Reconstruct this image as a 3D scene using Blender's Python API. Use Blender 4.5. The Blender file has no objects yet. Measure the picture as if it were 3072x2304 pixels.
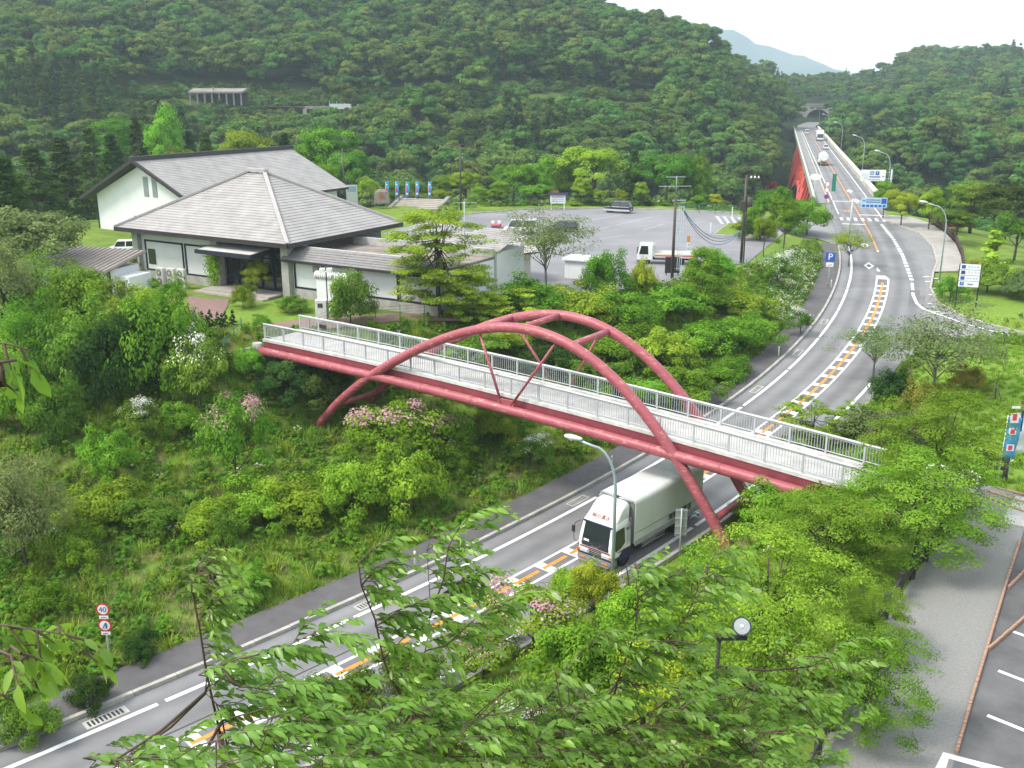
import bpy, bmesh, math, random
import numpy as np
from mathutils import Vector, Matrix
R = math.radians
scene = bpy.context.scene
COL = scene.collection

# ------------------------------------------------------------------ camera, world, sun, exposure
CAMZ, PITCH, FPX = 25.0, R(16.6), 1000.0
cd = bpy.data.cameras.new('camera'); cam = bpy.data.objects.new('camera', cd); COL.objects.link(cam)
cam.location = (0, 0, CAMZ); cam.rotation_euler = (math.pi/2 - PITCH, 0, 0)
cd.sensor_width = 36; cd.lens = 36*FPX/1024; cd.clip_start = 0.1; cd.clip_end = 20000
scene.camera = cam
SUN_EL, SUN_AZ = R(52), R(-105)          # azimuth from +Y towards +X
w = bpy.data.worlds.new('World'); scene.world = w; w.use_nodes = True
nt = w.node_tree; nt.nodes.clear()
sky = nt.nodes.new('ShaderNodeTexSky'); sky.sky_type = 'NISHITA'; sky.sun_disc = False
sky.sun_elevation = SUN_EL; sky.sun_rotation = SUN_AZ; sky.dust_density = 4.0; sky.air_density = 1.0
b1 = nt.nodes.new('ShaderNodeBackground'); b1.inputs[1].default_value = 0.06
b2 = nt.nodes.new('ShaderNodeBackground'); b2.inputs[0].default_value = (0.93, 0.97, 1.0, 1); b2.inputs[1].default_value = 1.08   # bright overcast cloud deck
ad = nt.nodes.new('ShaderNodeAddShader'); wo = nt.nodes.new('ShaderNodeOutputWorld')
nt.links.new(sky.outputs[0], b1.inputs[0]); nt.links.new(b1.outputs[0], ad.inputs[0]); nt.links.new(b2.outputs[0], ad.inputs[1]); nt.links.new(ad.outputs[0], wo.inputs[0])
sd = bpy.data.lights.new('sun', 'SUN'); sd.energy = 3.0; sd.angle = R(14); sd.color = (1, 0.94, 0.84)
sun = bpy.data.objects.new('sun', sd); COL.objects.link(sun)
sv = Vector((math.sin(SUN_AZ)*math.cos(SUN_EL), math.cos(SUN_AZ)*math.cos(SUN_EL), math.sin(SUN_EL)))
sun.rotation_euler = sv.to_track_quat('Z', 'Y').to_euler(); sun.location = sv*200
vs = scene.view_settings; vs.view_transform = 'Standard'; vs.look = 'None'; vs.gamma = 1; vs.use_curve_mapping = False; vs.exposure = 0.52
scene.cycles.max_bounces = 4; scene.cycles.diffuse_bounces = 2; scene.cycles.glossy_bounces = 2; scene.cycles.transmission_bounces = 3
scene.cycles.volume_bounces = 1; scene.cycles.transparent_max_bounces = 4; scene.cycles.use_denoising = True
scene.cycles.use_adaptive_sampling = True; scene.cycles.adaptive_threshold = .02
scene.cycles.caustics_reflective = False; scene.cycles.caustics_refractive = False

# ------------------------------------------------------------------ survey helpers (photo sighting -> place at a known height / distance)
_c, _s = math.cos(PITCH), math.sin(PITCH)
def ray(u, v):
    a = (u/3-512)/FPX; b = (384-v/3)/FPX
    return (a, _c+b*_s, -_s+b*_c)
def W(u, v, z):
    d = ray(u, v); t = (z-CAMZ)/d[2]
    return Vector((d[0]*t, d[1]*t, z))
def D(u, v, Y):
    d = ray(u, v); t = Y/d[1]
    return Vector((d[0]*t, Y, CAMZ+d[2]*t))

# ------------------------------------------------------------------ object helpers
def link(o, parent=None):
    COL.objects.link(o)
    if parent: o.parent = parent
    return o
def tag(o, label=None, cat=None, group=None, kind=None):
    if label: o['label'] = label
    if cat: o['category'] = cat
    if group: o['group'] = group
    if kind: o['kind'] = kind
    return o
def thing(name, label, cat, loc=(0, 0, 0), rz=0, group=None):
    o = bpy.data.objects.new(name, None); o.empty_display_size = 0.2; COL.objects.link(o)
    o.location = loc; o.rotation_euler = (0, 0, rz)
    return tag(o, label, cat, group)
def dup(o, parent=None):
    c = o.copy(); COL.objects.link(c)
    if parent: c.parent = parent
    for ch in list(o.children): dup(ch, c)
    return c
def put(name, me, parent=None, loc=None, rz=None, mat=None):
    o = bpy.data.objects.new(name, me); link(o, parent)
    if loc is not None: o.location = loc
    if rz is not None: o.rotation_euler = (0, 0, rz)
    return o
class MB:
    def __init__(s): s.v = []; s.f = []; s.m = []; s.mats = []; s.cur = 0; s.sm = False; s.smooth = []
    def mat(s, m):
        if m not in s.mats: s.mats.append(m)
        s.cur = s.mats.index(m); return s
    def face(s, idx): s.f.append(tuple(idx)); s.m.append(s.cur); s.smooth.append(s.sm)
    def poly(s, pts):
        n = len(s.v); s.v += [tuple(p) for p in pts]; s.face(range(n, n+len(pts))); return s
    def hexa(s, b, t):      # bottom 4 ccw, top 4 ccw
        n = len(s.v); s.v += [tuple(p) for p in b]+[tuple(p) for p in t]
        for q in ((3, 2, 1, 0), (4, 5, 6, 7), (0, 1, 5, 4), (1, 2, 6, 5), (2, 3, 7, 6), (3, 0, 4, 7)): s.face([n+i for i in q])
        return s
    def box(s, x0, x1, y0, y1, z0, z1):
        return s.hexa([(x0, y0, z0), (x1, y0, z0), (x1, y1, z0), (x0, y1, z0)], [(x0, y0, z1), (x1, y0, z1), (x1, y1, z1), (x0, y1, z1)])
    def prism(s, poly, z0, z1):
        n = len(s.v); k = len(poly); s.v += [(p[0], p[1], z0) for p in poly]+[(p[0], p[1], z1) for p in poly]
        s.face([n+i for i in range(k)][::-1]); s.face([n+k+i for i in range(k)])
        for i in range(k): j = (i+1) % k; s.face((n+i, n+j, n+k+j, n+k+i))
        return s
    def extr(s, poly, d):   # planar 3d polygon extruded along d
        n = len(s.v); k = len(poly); d = Vector(d); s.v += [tuple(p) for p in poly]+[tuple(Vector(p)+d) for p in poly]
        s.face([n+i for i in range(k)][::-1]); s.face([n+k+i for i in range(k)])
        for i in range(k): j = (i+1) % k; s.face((n+i, n+j, n+k+j, n+k+i))
        return s
    def bar(s, p, q, wx, wz=None):   # rectangular bar
        p, q = Vector(p), Vector(q); wz = wz or wx; d = (q-p).normalized()
        up = Vector((0, 0, 1)) if abs(d.z) < .95 else Vector((0, 1, 0))
        a = d.cross(up).normalized()*wx/2; b = a.cross(d).normalized()*wz/2
        return s.hexa([p-a-b, p+a-b, q+a-b, q-a-b], [p-a+b, p+a+b, q+a+b, q-a+b])
    def tube(s, pts, r, n=8, cap=True, smooth=True):
        pts = [Vector(p) for p in pts]; k = len(pts); rs = r if hasattr(r, '__len__') else [r]*k
        b = len(s.v); old = s.sm; s.sm = smooth; ref = None
        for i, p in enumerate(pts):
            d = (pts[min(i+1, k-1)]-pts[max(i-1, 0)]).normalized()
            if ref is None: ref = Vector((0, 0, 1)) if abs(d.z) < .9 else Vector((0, 1, 0))
            a = d.cross(ref).normalized(); c = a.cross(d).normalized(); ref = c
            for j in range(n):
                t = 2*math.pi*j/n; q = p+(a*math.cos(t)+c*math.sin(t))*rs[i]; s.v.append(tuple(q))
        for i in range(k-1):
            for j in range(n):
                j2 = (j+1) % n; s.face((b+i*n+j, b+i*n+j2, b+(i+1)*n+j2, b+(i+1)*n+j))
        s.sm = old
        if cap:
            s.face([b+j for j in range(n)][::-1]); s.face([b+(k-1)*n+j for j in range(n)])
        return s
    def lathe(s, prof, n=12, c=(0, 0, 0), axis='z'):   # (r,h) profile
        b = len(s.v); old = s.sm; s.sm = True
        for r, h in prof:
            for j in range(n):
                t = 2*math.pi*j/n; x, y = r*math.cos(t), r*math.sin(t)
                q = (x, y, h) if axis == 'z' else ((h, x, y) if axis == 'x' else (y, h, x))
                s.v.append((q[0]+c[0], q[1]+c[1], q[2]+c[2]))
        for i in range(len(prof)-1):
            for j in range(n):
                j2 = (j+1) % n; s.face((b+i*n+j, b+i*n+j2, b+(i+1)*n+j2, b+(i+1)*n+j))
        s.sm = old
        s.face([b+j for j in range(n)][::-1]); s.face([b+(len(prof)-1)*n+j for j in range(n)])
        return s
    def mesh(s, name, m=None):
        me = bpy.data.meshes.new(name); me.from_pydata(s.v, [], s.f)
        mats = s.mats or ([m] if m else [])
        for x in mats: me.materials.append(x)
        if len(s.mats) > 1: me.polygons.foreach_set('material_index', s.m)
        me.polygons.foreach_set('use_smooth', s.smooth); me.update()
        return me
    def obj(s, name, m=None, parent=None, loc=None, rz=None, bevel=0):
        o = put(name, s.mesh(name, m), parent, loc, rz)
        if bevel:
            b = o.modifiers.new('bevel', 'BEVEL'); b.width = bevel; b.segments = 2; b.limit_method = 'ANGLE'; b.angle_limit = R(35)
        return o
def arr_mesh(name, V, F, mats, attr=None, smooth=False, mi=None):   # numpy quads/tris
    me = bpy.data.meshes.new(name); V = np.asarray(V, np.float32); F = np.asarray(F, np.int32); k = F.shape[1]
    me.vertices.add(len(V)); me.vertices.foreach_set('co', V.ravel())
    me.loops.add(F.size); me.loops.foreach_set('vertex_index', F.ravel())
    me.polygons.add(len(F)); me.polygons.foreach_set('loop_start', np.arange(0, F.size, k, dtype=np.int32))
    for m in mats: me.materials.append(m)
    if mi is not None: me.polygons.foreach_set('material_index', np.asarray(mi, np.int32))
    if smooth: me.polygons.foreach_set('use_smooth', np.ones(len(F), bool))
    me.update(calc_edges=True)
    if attr is not None:
        for n, a in attr.items():
            at = me.attributes.new(n, 'FLOAT', 'POINT'); at.data.foreach_set('value', np.asarray(a, np.float32))
    return me

# ------------------------------------------------------------------ materials
MATS = {}
def N(t, ty, **kw):
    n = t.nodes.new(ty)
    for k, v in kw.items(): setattr(n, k, v)
    return n
def mat(name, col, rough=.6, metal=0, var=.12, scale=3.0, bump=0, col2=None, spec=.4, streak=None, detail=4):
    """principled surface whose colour wanders between two tones by noise"""
    if name in MATS: return MATS[name]
    m = bpy.data.materials.new(name); m.use_nodes = True; t = m.node_tree; p = t.nodes['Principled BSDF']
    p.inputs['Roughness'].default_value = rough; p.inputs['Metallic'].default_value = metal; p.inputs['Specular IOR Level'].default_value = spec
    c = Vector(col); a = tuple(c*(1-var))+(1,); b = (tuple(col2) if col2 else tuple(min(1, x) for x in c*(1+var)))+(1,)
    tc = N(t, 'ShaderNodeTexCoord'); mp = N(t, 'ShaderNodeMapping'); no = N(t, 'ShaderNodeTexNoise')
    no.inputs['Scale'].default_value = scale; no.inputs['Detail'].default_value = detail; no.inputs['Roughness'].default_value = .65
    if streak: mp.inputs['Scale'].default_value = streak
    t.links.new(tc.outputs['Object'], mp.inputs[0]); t.links.new(mp.outputs[0], no.inputs[0])
    r = N(t, 'ShaderNodeValToRGB'); r.color_ramp.elements[0].position = .33; r.color_ramp.elements[1].position = .68
    r.color_ramp.elements[0].color = a; r.color_ramp.elements[1].color = b
    t.links.new(no.outputs[0], r.inputs[0]); t.links.new(r.outputs[0], p.inputs['Base Color'])
    if bump:
        bp = N(t, 'ShaderNodeBump'); bp.inputs['Strength'].default_value = bump; bp.inputs['Distance'].default_value = .05
        t.links.new(no.outputs[0], bp.inputs['Height']); t.links.new(bp.outputs[0], p.inputs['Normal'])
    MATS[name] = m; return m
def worn(name, col, wear, amount=.5, scale=2.5, rough=.5, metal=0, streak=(1, 1, 1)):
    """paint with worn patches and fine grain"""
    m = mat(name, col, rough, metal, .1, scale*.6); t = m.node_tree; p = t.nodes['Principled BSDF']
    src = p.inputs['Base Color'].links[0].from_socket
    tc = N(t, 'ShaderNodeTexCoord'); mp = N(t, 'ShaderNodeMapping'); mp.inputs['Scale'].default_value = streak
    no = N(t, 'ShaderNodeTexNoise'); no.inputs['Scale'].default_value = scale; no.inputs['Detail'].default_value = 8; no.inputs['Roughness'].default_value = .7
    r = N(t, 'ShaderNodeValToRGB'); r.color_ramp.elements[0].position = .5+.25*(1-amount); r.color_ramp.elements[1].position = .6+.25*(1-amount)
    mx = N(t, 'ShaderNodeMix', data_type='RGBA'); mx.inputs['B'].default_value = tuple(wear)+(1,)
    t.links.new(tc.outputs['Object'], mp.inputs[0]); t.links.new(mp.outputs[0], no.inputs[0]); t.links.new(no.outputs[0], r.inputs[0])
    t.links.new(r.outputs[0], mx.inputs['Factor']); t.links.new(src, mx.inputs['A']); t.links.new(mx.outputs['Result'], p.inputs['Base Color'])
    return m
def leafmat(name, dark, light, trans=.38, gloss=0.0, hue=.06, vr=(.74, 1.25), tip=None):
    """foliage: colour by a per-leaf value and by tree, light passes through"""
    if name in MATS: return MATS[name]
    m = bpy.data.materials.new(name); m.use_nodes = True; t = m.node_tree; t.nodes.clear()
    at = N(t, 'ShaderNodeAttribute', attribute_name='v'); oi = N(t, 'ShaderNodeObjectInfo')
    r = N(t, 'ShaderNodeValToRGB'); r.color_ramp.elements[0].color = tuple(dark)+(1,); r.color_ramp.elements[1].color = tuple(light)+(1,)
    if tip: r.color_ramp.elements[1].position = .86; r.color_ramp.elements.new(.97).color = tuple(tip)+(1,)
    hs = N(t, 'ShaderNodeHueSaturation'); ma = N(t, 'ShaderNodeMapRange'); ma.inputs[3].default_value = .5-hue/2; ma.inputs[4].default_value = .5+hue/2
    mv = N(t, 'ShaderNodeMapRange'); mv.inputs[3].default_value = vr[0]; mv.inputs[4].default_value = vr[1]
    wn = N(t, 'ShaderNodeTexWhiteNoise', noise_dimensions='1D')
    t.links.new(at.outputs['Fac'], r.inputs[0]); t.links.new(oi.outputs['Random'], ma.inputs[0]); t.links.new(oi.outputs['Random'], wn.inputs['W'])
    t.links.new(wn.outputs[0], mv.inputs[0]); t.links.new(mv.outputs[0], hs.inputs['Value']); t.links.new(ma.outputs[0], hs.inputs['Hue']); t.links.new(r.outputs[0], hs.inputs['Color'])
    d = N(t, 'ShaderNodeBsdfDiffuse'); tr = N(t, 'ShaderNodeBsdfTranslucent'); mx = N(t, 'ShaderNodeMixShader'); mx.inputs[0].default_value = trans
    o = N(t, 'ShaderNodeOutputMaterial')
    t.links.new(hs.outputs[0], d.inputs[0]); t.links.new(hs.outputs[0], tr.inputs[0]); t.links.new(d.outputs[0], mx.inputs[1]); t.links.new(tr.outputs[0], mx.inputs[2])
    out = mx
    if gloss:
        g = N(t, 'ShaderNodeBsdfGlossy'); g.inputs['Roughness'].default_value = .42; g.inputs['Color'].default_value = (1, 1, 1, 1)
        m2 = N(t, 'ShaderNodeMixShader'); m2.inputs[0].default_value = gloss; t.links.new(mx.outputs[0], m2.inputs[1]); t.links.new(g.outputs[0], m2.inputs[2]); out = m2
    t.links.new(out.outputs[0], o.inputs[0]); MATS[name] = m; return m
def glass(name='glass', col=(.02, .025, .03)):
    return mat(name, col, .06, 0, .05, 1, spec=.8)
WHITE = mat('white_paint', (.72, .74, .74), .45, 0, .05, 2)
BLACK = mat('black_rubber', (.018, .018, .019), .7, 0, .2, 8)
GALV = mat('galvanised_steel', (.36, .40, .42), .5, .2, .12, 6)
DKMETAL = mat('dark_brown_metal', (.055, .042, .036), .5, 0, .2, 5)
CONC = mat('concrete', (.36, .355, .33), .85, 0, .22, 1.2, .15)
CONC_OLD = mat('old_concrete', (.20, .195, .18), .9, 0, .35, .6, .2)
BARK = mat('bark', (.075, .06, .05), .9, 0, .35, 9, .3)
BARK_GREY = mat('grey_bark', (.16, .15, .13), .9, 0, .35, 9, .3)
# ------------------------------------------------------------------ main road alignment
CL = [(486,2272,0),(759,2152,0),(926,2068,0),(1130,1971,0),(1348,1860,0),(1626,1714,0),(1718,1663,.05),(2122,1423,.5),(2441,1185,1.6),(2511,1110,2.1),
      (2576,1032,2.7),(2627,948,3.3),(2650,860,4.0),(2652,796,4.4),(2636,759,4.6),(2613,704,4.8),(2580,648,5),(2534,565,5),(2483,491,5)]
cp = [W(*p) for p in CL]
d0 = (cp[0]-cp[2]).normalized(); cp = [cp[0]+d0*t for t in (60, 30)]+cp
d1 = Vector((.25, .968, 0)); e = cp[-1]
bY = lambda Y: Vector((55.8+(Y-161)*.2586, Y, 5))
cp = cp[:-2]+[bY(y) for y in (230, 300, 380, 450, 490)]+[Vector((152.5, 535, 5)), Vector((164.5, 568, 5)), Vector((177.5, 600, 5)), Vector((193, 640, 5))]
A = np.array([tuple(p) for p in cp]); seg = np.r_[0, np.cumsum(np.linalg.norm(np.diff(A[:, :2], axis=0), axis=1))]
S = np.arange(0, seg[-1], 1.0); RC = np.stack([np.interp(S, seg, A[:, i]) for i in range(3)], 1)
def gsm(a, sg):
    k = np.exp(-.5*(np.arange(-3*sg, 3*sg+1)/sg)**2); k /= k.sum(); n = 3*sg
    return np.stack([np.convolve(np.r_[2*a[0, i]-a[n:0:-1, i], a[:, i], 2*a[-1, i]-a[-2:-n-2:-1, i]], k, 'valid') for i in range(a.shape[1])], 1)
RC = gsm(RC, 7)
RT = np.gradient(RC[:, :2], axis=0); RT /= np.linalg.norm(RT, axis=1)[:, None]; RNrm = np.stack([RT[:, 1], -RT[:, 0]], 1)   # right-hand normal
RS = np.r_[0, np.cumsum(np.linalg.norm(np.diff(RC[:, :2], axis=0), axis=1))]
def rp(s, off=0, dz=0):     # point on the road at chainage s, offset to the right
    x = np.array([np.interp(s, RS, RC[:, i]) for i in range(3)]); n = np.array([np.interp(s, RS, RNrm[:, i]) for i in range(2)])
    return Vector((x[0]+n[0]*off, x[1]+n[1]*off, x[2]+dz))
def rdir(s):
    t = np.array([np.interp(s, RS, RT[:, i]) for i in range(2)]); return math.atan2(t[1], t[0])
def chain(p):               # chainage and offset of a place
    d = (RC[:, 0]-p[0])**2+(RC[:, 1]-p[1])**2; i = int(d.argmin()); v = np.array([p[0], p[1]])-RC[i, :2]
    return RS[i]+v@RT[i], v@RNrm[i]
def roadz(x, y):
    x = np.asarray(x, float); y = np.asarray(y, float); out = np.empty(x.shape); dist = np.empty(x.shape); sd_ = np.empty(x.shape)
    P2 = RC[::2]
    for i in range(0, x.size, 4000):
        sl = slice(i, i+4000); dx = x[sl, None]-P2[None, :, 0]; dy = y[sl, None]-P2[None, :, 1]; q = dx*dx+dy*dy; k = q.argmin(1); a = np.arange(len(k))
        n = RNrm[::2][k]; tt = RT[::2][k]; sd_[sl] = dx[a, k]*n[:, 0]+dy[a, k]*n[:, 1]; al = dx[a, k]*tt[:, 0]+dy[a, k]*tt[:, 1]; out[sl] = np.interp(RS[::2][k]+al, RS, RC[:, 2]); dist[sl] = np.sqrt(q[a, k])
    return out, dist, sd_
S_BR0, S_BR1 = chain(bY(178))[0], chain(bY(505))[0]     # arch bridge ends
def polyd(x, y, P):         # signed distance to polygon, negative inside
    P = np.array([(p[0], p[1]) for p in P]); Q = np.roll(P, -1, 0); d = np.full(x.shape, 1e9); ins = np.zeros(x.shape, bool)
    for a, b in zip(P, Q):
        e = b-a; t = np.clip(((x-a[0])*e[0]+(y-a[1])*e[1])/(e@e+1e-9), 0, 1)
        d = np.minimum(d, np.hypot(x-a[0]-t*e[0], y-a[1]-t*e[1]))
        c = ((a[1] > y) != (b[1] > y)); xx = (b[0]-a[0])*(y-a[1])/(b[1]-a[1]+1e-12)+a[0]; ins ^= c & (x < xx)
    return np.where(ins, -d, d)
ZL, ZP, ZR = 6.4, 6.7, 5.8      # car park, building terrace, near terrace
LOT = [W(1150,700,ZL), W(1330,650,ZL), W(1560,630,ZL), W(1800,626,ZL), W(2010,630,ZL), W(2290,648,ZL), W(2350,700,ZL), W(2240,790,ZL), W(2120,800,ZL), W(1990,850,ZL), W(1830,890,ZL), W(1620,905,ZL), W(1400,800,ZL)]
ENTR = [W(2230,668,ZL), W(2340,648,6.0), W(2440,645,5.2), W(2478,640,5.0), W(2515,690,5), W(2512,738,4.85), W(2490,722,4.95), W(2450,702,5.4), W(2350,694,6.1), W(2230,712,ZL)]
PLAT = [Vector((-75,82,0)), Vector((-45,81,0)), Vector((-26,77,0)), Vector((-17,76.5,0)), Vector((-8,79.5,0)), Vector((6,91,0)), W(1640,905,ZL), W(1420,800,ZL), W(1150,690,ZL), Vector((-40,150,0)), Vector((-80,135,0))]
LAYBY = [W(2585,640,5), W(2640,655,5), W(2705,678,5), W(2760,700,4.9), W(2798,738,4.8), W(2812,785,4.6), W(2800,815,4.4), W(2792,860,4.2), W(2812,895,4.1), W(2880,930,4.0), W(2960,952,4.0), W(3120,985,4.0), W(3500,1060,4.0),
         W(3500,1120,4.0), W(3072,1015,4.0), W(2950,1003,3.9), W(2850,1010,3.6), W(2740,1060,3.0), W(2640,1080,2.8), W(2600,1000,3.0), W(2640,800,4.3)]
SIDEW = [W(2640,655,5), W(2705,678,5), W(2760,700,4.9), W(2798,738,4.8), W(2812,785,4.6), W(2800,815,4.4), W(2890,812,4.5), W(2885,770,4.7), W(2868,730,4.9), W(2840,700,5), W(2790,668,5.1), W(2740,650,5.2), W(2670,645,5.1)]
GRAV = [W(2400,2420,ZR), W(2500,2170,ZR), W(2640,1880,ZR), W(2760,1700,ZR), W(2860,1590,ZR), W(2905,1500,ZR), W(2945,1450,ZR), W(3120,1505,ZR), W(3072,1590,ZR), W(3020,1740,ZR), W(2960,1950,ZR), W(2870,2260,ZR), W(2820,2420,ZR)]
NPARK = [W(2820,2420,ZR), W(2870,2260,ZR), W(2960,1950,ZR), W(3020,1740,ZR), W(3072,1590,ZR), W(3120,1505,ZR), W(3600,1650,ZR), W(3700,2500,ZR)]
BAZ, BC = R(36), 47.02          # footbridge: azimuth and plane of its near rib
BD = Vector((math.cos(BAZ), -math.sin(BAZ), 0)); BN = Vector((math.sin(BAZ), math.cos(BAZ), 0))
def bp(s, off, z): return BN*(BC+off)+BD*s+Vector((0, 0, z))

# ------------------------------------------------------------------ ground
ctl = []
def C(p, z=None): ctl.append((p[0], p[1], p[2] if z is None else z))
for s in np.arange(0, S_BR0-4, 7):
    for o in (-7.2, -4, 0, 4, 5.2): C(rp(s, o, .1 if o < -6 else 0))
for p in PLAT: C(p, ZP-.05)
for p in LOT: C(p, ZL-.05)
for p in GRAV+NPARK: C(p, ZR-.05)
for x, y, z in ((-75,60,4.5),(-60,82,6.6),(-45,80.5,6.5),(-32,78.5,6.4),(-24,76.5,6.3),(-15,77.5,6.3),(-9,80,6.3),(2,86,6.3),(13.3,93.5,6.3),(26,106,6.2),(36,118,5.9),(44,134,5.4),
                (-60,100,6.6),(-40,110,6.6),(-60,150,6),(-30,165,5),(-70,180,-6),(-30,190,-8),(-120,100,8),(-130,150,6),(-120,60,5),(-60,30,5),(-90,10,8),
                (0,14,9),(-12,16,6),(-22,20,3),(10,12,8),(18,14,6),(0,-5,21),(14,-5,20),(-25,-5,16),(40,0,16),(60,20,8),(-30,8,6),(0,26,4.5),(4,33,3.6),(9,40,4.2),(14,47,5.2),(18,52,5.4),
                (-26,58,2.3),(-38,62,3.6),(-50,55,3),(-34,50,1.0),(-22,70,4.2),(-12,72,4.0),(-2,74,3.4),(8,82,3.6),(16,90,4.2),(24,98,4.8),(33,110,5.0),
                (30,66,5.4),(38,70,5.3),(34,80,4.9),(46,80,4.6),(46,92,4.2),(60,85,4.6),(80,90,4.6),(60,60,5.8),(50,52,5.8)): C((x, y, z))
for o in (-2.6, 0, 3): C(bp(-51, o, 1.5))
for o in (-1, 2, 5): C(bp(-19, o, .5))
for p in ((2250,640,150,6),(2000,600,166,6.4),(1700,600,170,6.4),(1400,610,166,6.6),(1250,600,160,7.2)):
    q = D(p[0], p[1], p[2]); C(q, p[3])
for u in (600, 1200, 1700, 2100):     # drop beyond the car park
    for Y, z in ((178,1.5),(195,-8),(230,-30)): C(D(u, 600, Y), z)
for u in (-1500,-700,-200,300,800,1400):
    dv = -25 if u < 350 else 0
    for v, Y in ((760,262),(540,308),(338,368),(318,380),(180,440),(60,500),(-90,575),(-260,660)): C(D(u, v, Y+dv))
    C(D(u, -200, 820+dv)); C(D(u, -100, 1200))
for v, Y in ((700,270),(560,305),(340,380),(320,392),(220,445),(115,500)): C(D(1850, v, Y))
for v, Y in ((700,280),(560,315),(350,395),(325,406),(240,450),(158,500)): C(D(2080, v, Y))
for v, Y in ((640,300),(520,350),(400,420),(315,470),(262,500)): C(D(2230, v, Y))
for v, Y in ((640,330),(520,390),(450,440),(395,490)): C(D(2320, v, Y))
for u, z in ((1850,40),(2080,22),(2230,10),(2320,4)): C(D(u, 300, 640), z); C(D(u, 300, 900), z-10)
for x, y, z in ((50,182,1),(60,200,-14),(70,235,-42),(85,280,-48),(100,330,-40),(110,380,-22),(118,430,-4),(126,470,1),(95,180,0),(105,200,-12),(115,235,-30),(128,280,-42),(140,330,-40),(150,400,-20),(160,460,-4),
                (70,150,3.5),(80,130,3),(78,112,3.6),(95,140,-4),(105,120,-1),(120,160,-14),(150,200,-24),(110,100,3),(150,120,-4),(200,160,-15)): C((x, y, z))
for u, L in ((2600,((560,330),(470,420),(400,520),(345,610),(285,720),(235,850))), (2780,((640,270),(520,340),(420,430),(330,560),(260,700),(200,850))), (3072,((640,260),(560,320),(460,400),(340,560),(250,700),(188,850))), (3700,((640,260),(460,400),(250,700),(150,850)))):
    for v, Y in L: C(D(u, v, Y))
    C(D(u, 300, 1100))
for v, Y in ((318,625),(300,650),(275,720),(255,850)): C(D(2455, v, Y))
for v, Y in ((400,560),(352,600),(318,625),(280,720)): C(D(2385, v, Y))
for x, y, z in ((-900,1600,40),(0,1600,30),(900,1600,30),(1500,800,40),(-1500,800,80),(-1500,200,40),(1500,200,0),(900,100,0),(-600,0,30),(600,0,10)): C((x, y, z))
ctl = np.array(ctl)
_, ui = np.unique(np.round(ctl[:, :2]/.8), axis=0, return_index=True); ctl = ctl[ui]
dm = np.hypot(ctl[:, None, 0]-ctl[None, :, 0], ctl[:, None, 1]-ctl[None, :, 1]); n_ = len(ctl)
Kx = np.zeros((n_+1, n_+1)); Kx[:n_, :n_] = dm-np.eye(n_)*.15; Kx[:n_, n_] = 1; Kx[n_, :n_] = 1
wt = np.linalg.solve(Kx, np.r_[ctl[:, 2], 0])
sst = lambda t: (lambda q: q*q*(3-2*q))(np.clip(t, 0, 1))
def hnoise(x, y, s, seed=0):
    return (np.sin(x/s+seed)+np.sin(y/s*1.17+seed*2.1)+np.sin((x+y)/s*.71+seed*.7)+np.sin((x-y*.8)/s*1.63+seed*1.3))/4
def ground(x, y):
    x = np.asarray(x, float).ravel(); y = np.asarray(y, float).ravel(); z = np.empty(x.size)
    for i in range(0, x.size, 4000):
        sl = slice(i, i+4000); z[sl] = np.hypot(x[sl, None]-ctl[None, :, 0], y[sl, None]-ctl[None, :, 1])@wt[:n_]+wt[n_]
    zr, d, sd_ = roadz(x, y)
    near = sst((230-y)/60)
    z += near*(.16*hnoise(x, y, 1.7)+.1*hnoise(x, y, .8, 3)); z += (1-near)*(1.5*hnoise(x, y, 9)+3*hnoise(x, y, 26, 2))
    tb = (z % 1.5)/1.5; z += near*sst((z-1)/.6)*sst((5.5-z)/.6)*(x < 6)*(sst((tb-.25)/.5)-tb)*.75     # old terraces on the slope
    for P, zz in ((PLAT, ZP-.06), (LOT, ZL-.06), (GRAV, ZR-.06), (NPARK, ZR-.06)):
        k = sst(1-polyd(x, y, P)/2.0); z = z*(1-k)+zz*k
    k = sst(1-polyd(x, y, SIDEW)/1.6); z = z*(1-k)+(zr+.03)*k
    k = sst(1-polyd(x, y, LAYBY)/1.0); z = z*(1-k)+(zr-.09)*k
    k = sst(1-polyd(x, y, ENTR)/2.0)*(y < 185); z = z*(1-k)+(zr+np.clip(ZL-zr, 0, 2)*sst((d-5)/17)-.1)*k
    edge = np.where(sd_ < 0, 7.0, 4.6); k = sst(1-(d-edge)/1.6)*(y < 183); z = z*(1-k)+(zr-.07)*k
    k = sst(1-(d-13)/6)*sst((y-455)/30)*(y < 604); z = z*(1-k)+np.minimum(z, 4.7)*k
    return z
def G(p, dz=0): return Vector((p[0], p[1], float(ground([p[0]], [p[1]])[0])+dz))
def axis(*ps):
    out = []
    for a, b, st in ps: out.append(np.arange(a, b, st))
    return np.r_[np.concatenate(out), ps[-1][1]]
gx = axis((-4700,-1500,400),(-1500,-500,80),(-500,-100,12),(-100,-62,3),(-62,70,.8),(70,110,2.5),(110,500,12),(500,1500,80),(1500,4700,400))
gy = axis((-300,-40,40),(-40,14,4),(14,120,.8),(120,190,2),(190,640,9),(640,1000,20),(1000,2000,100),(2000,4700,300))
GX, GY = np.meshgrid(gx, gy); gz = ground(GX, GY); ny, nx = GX.shape
far = np.hypot(GX.ravel()-60, GY.ravel()-500); gz = np.where(far > 1500, 20+(gz-20)*np.clip((2500-far)/1000, 0, 1), gz)
ii = np.arange(nx*ny).reshape(ny, nx); GF = np.stack([ii[:-1, :-1].ravel(), ii[:-1, 1:].ravel(), ii[1:, 1:].ravel(), ii[1:, :-1].ravel()], 1)
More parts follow.
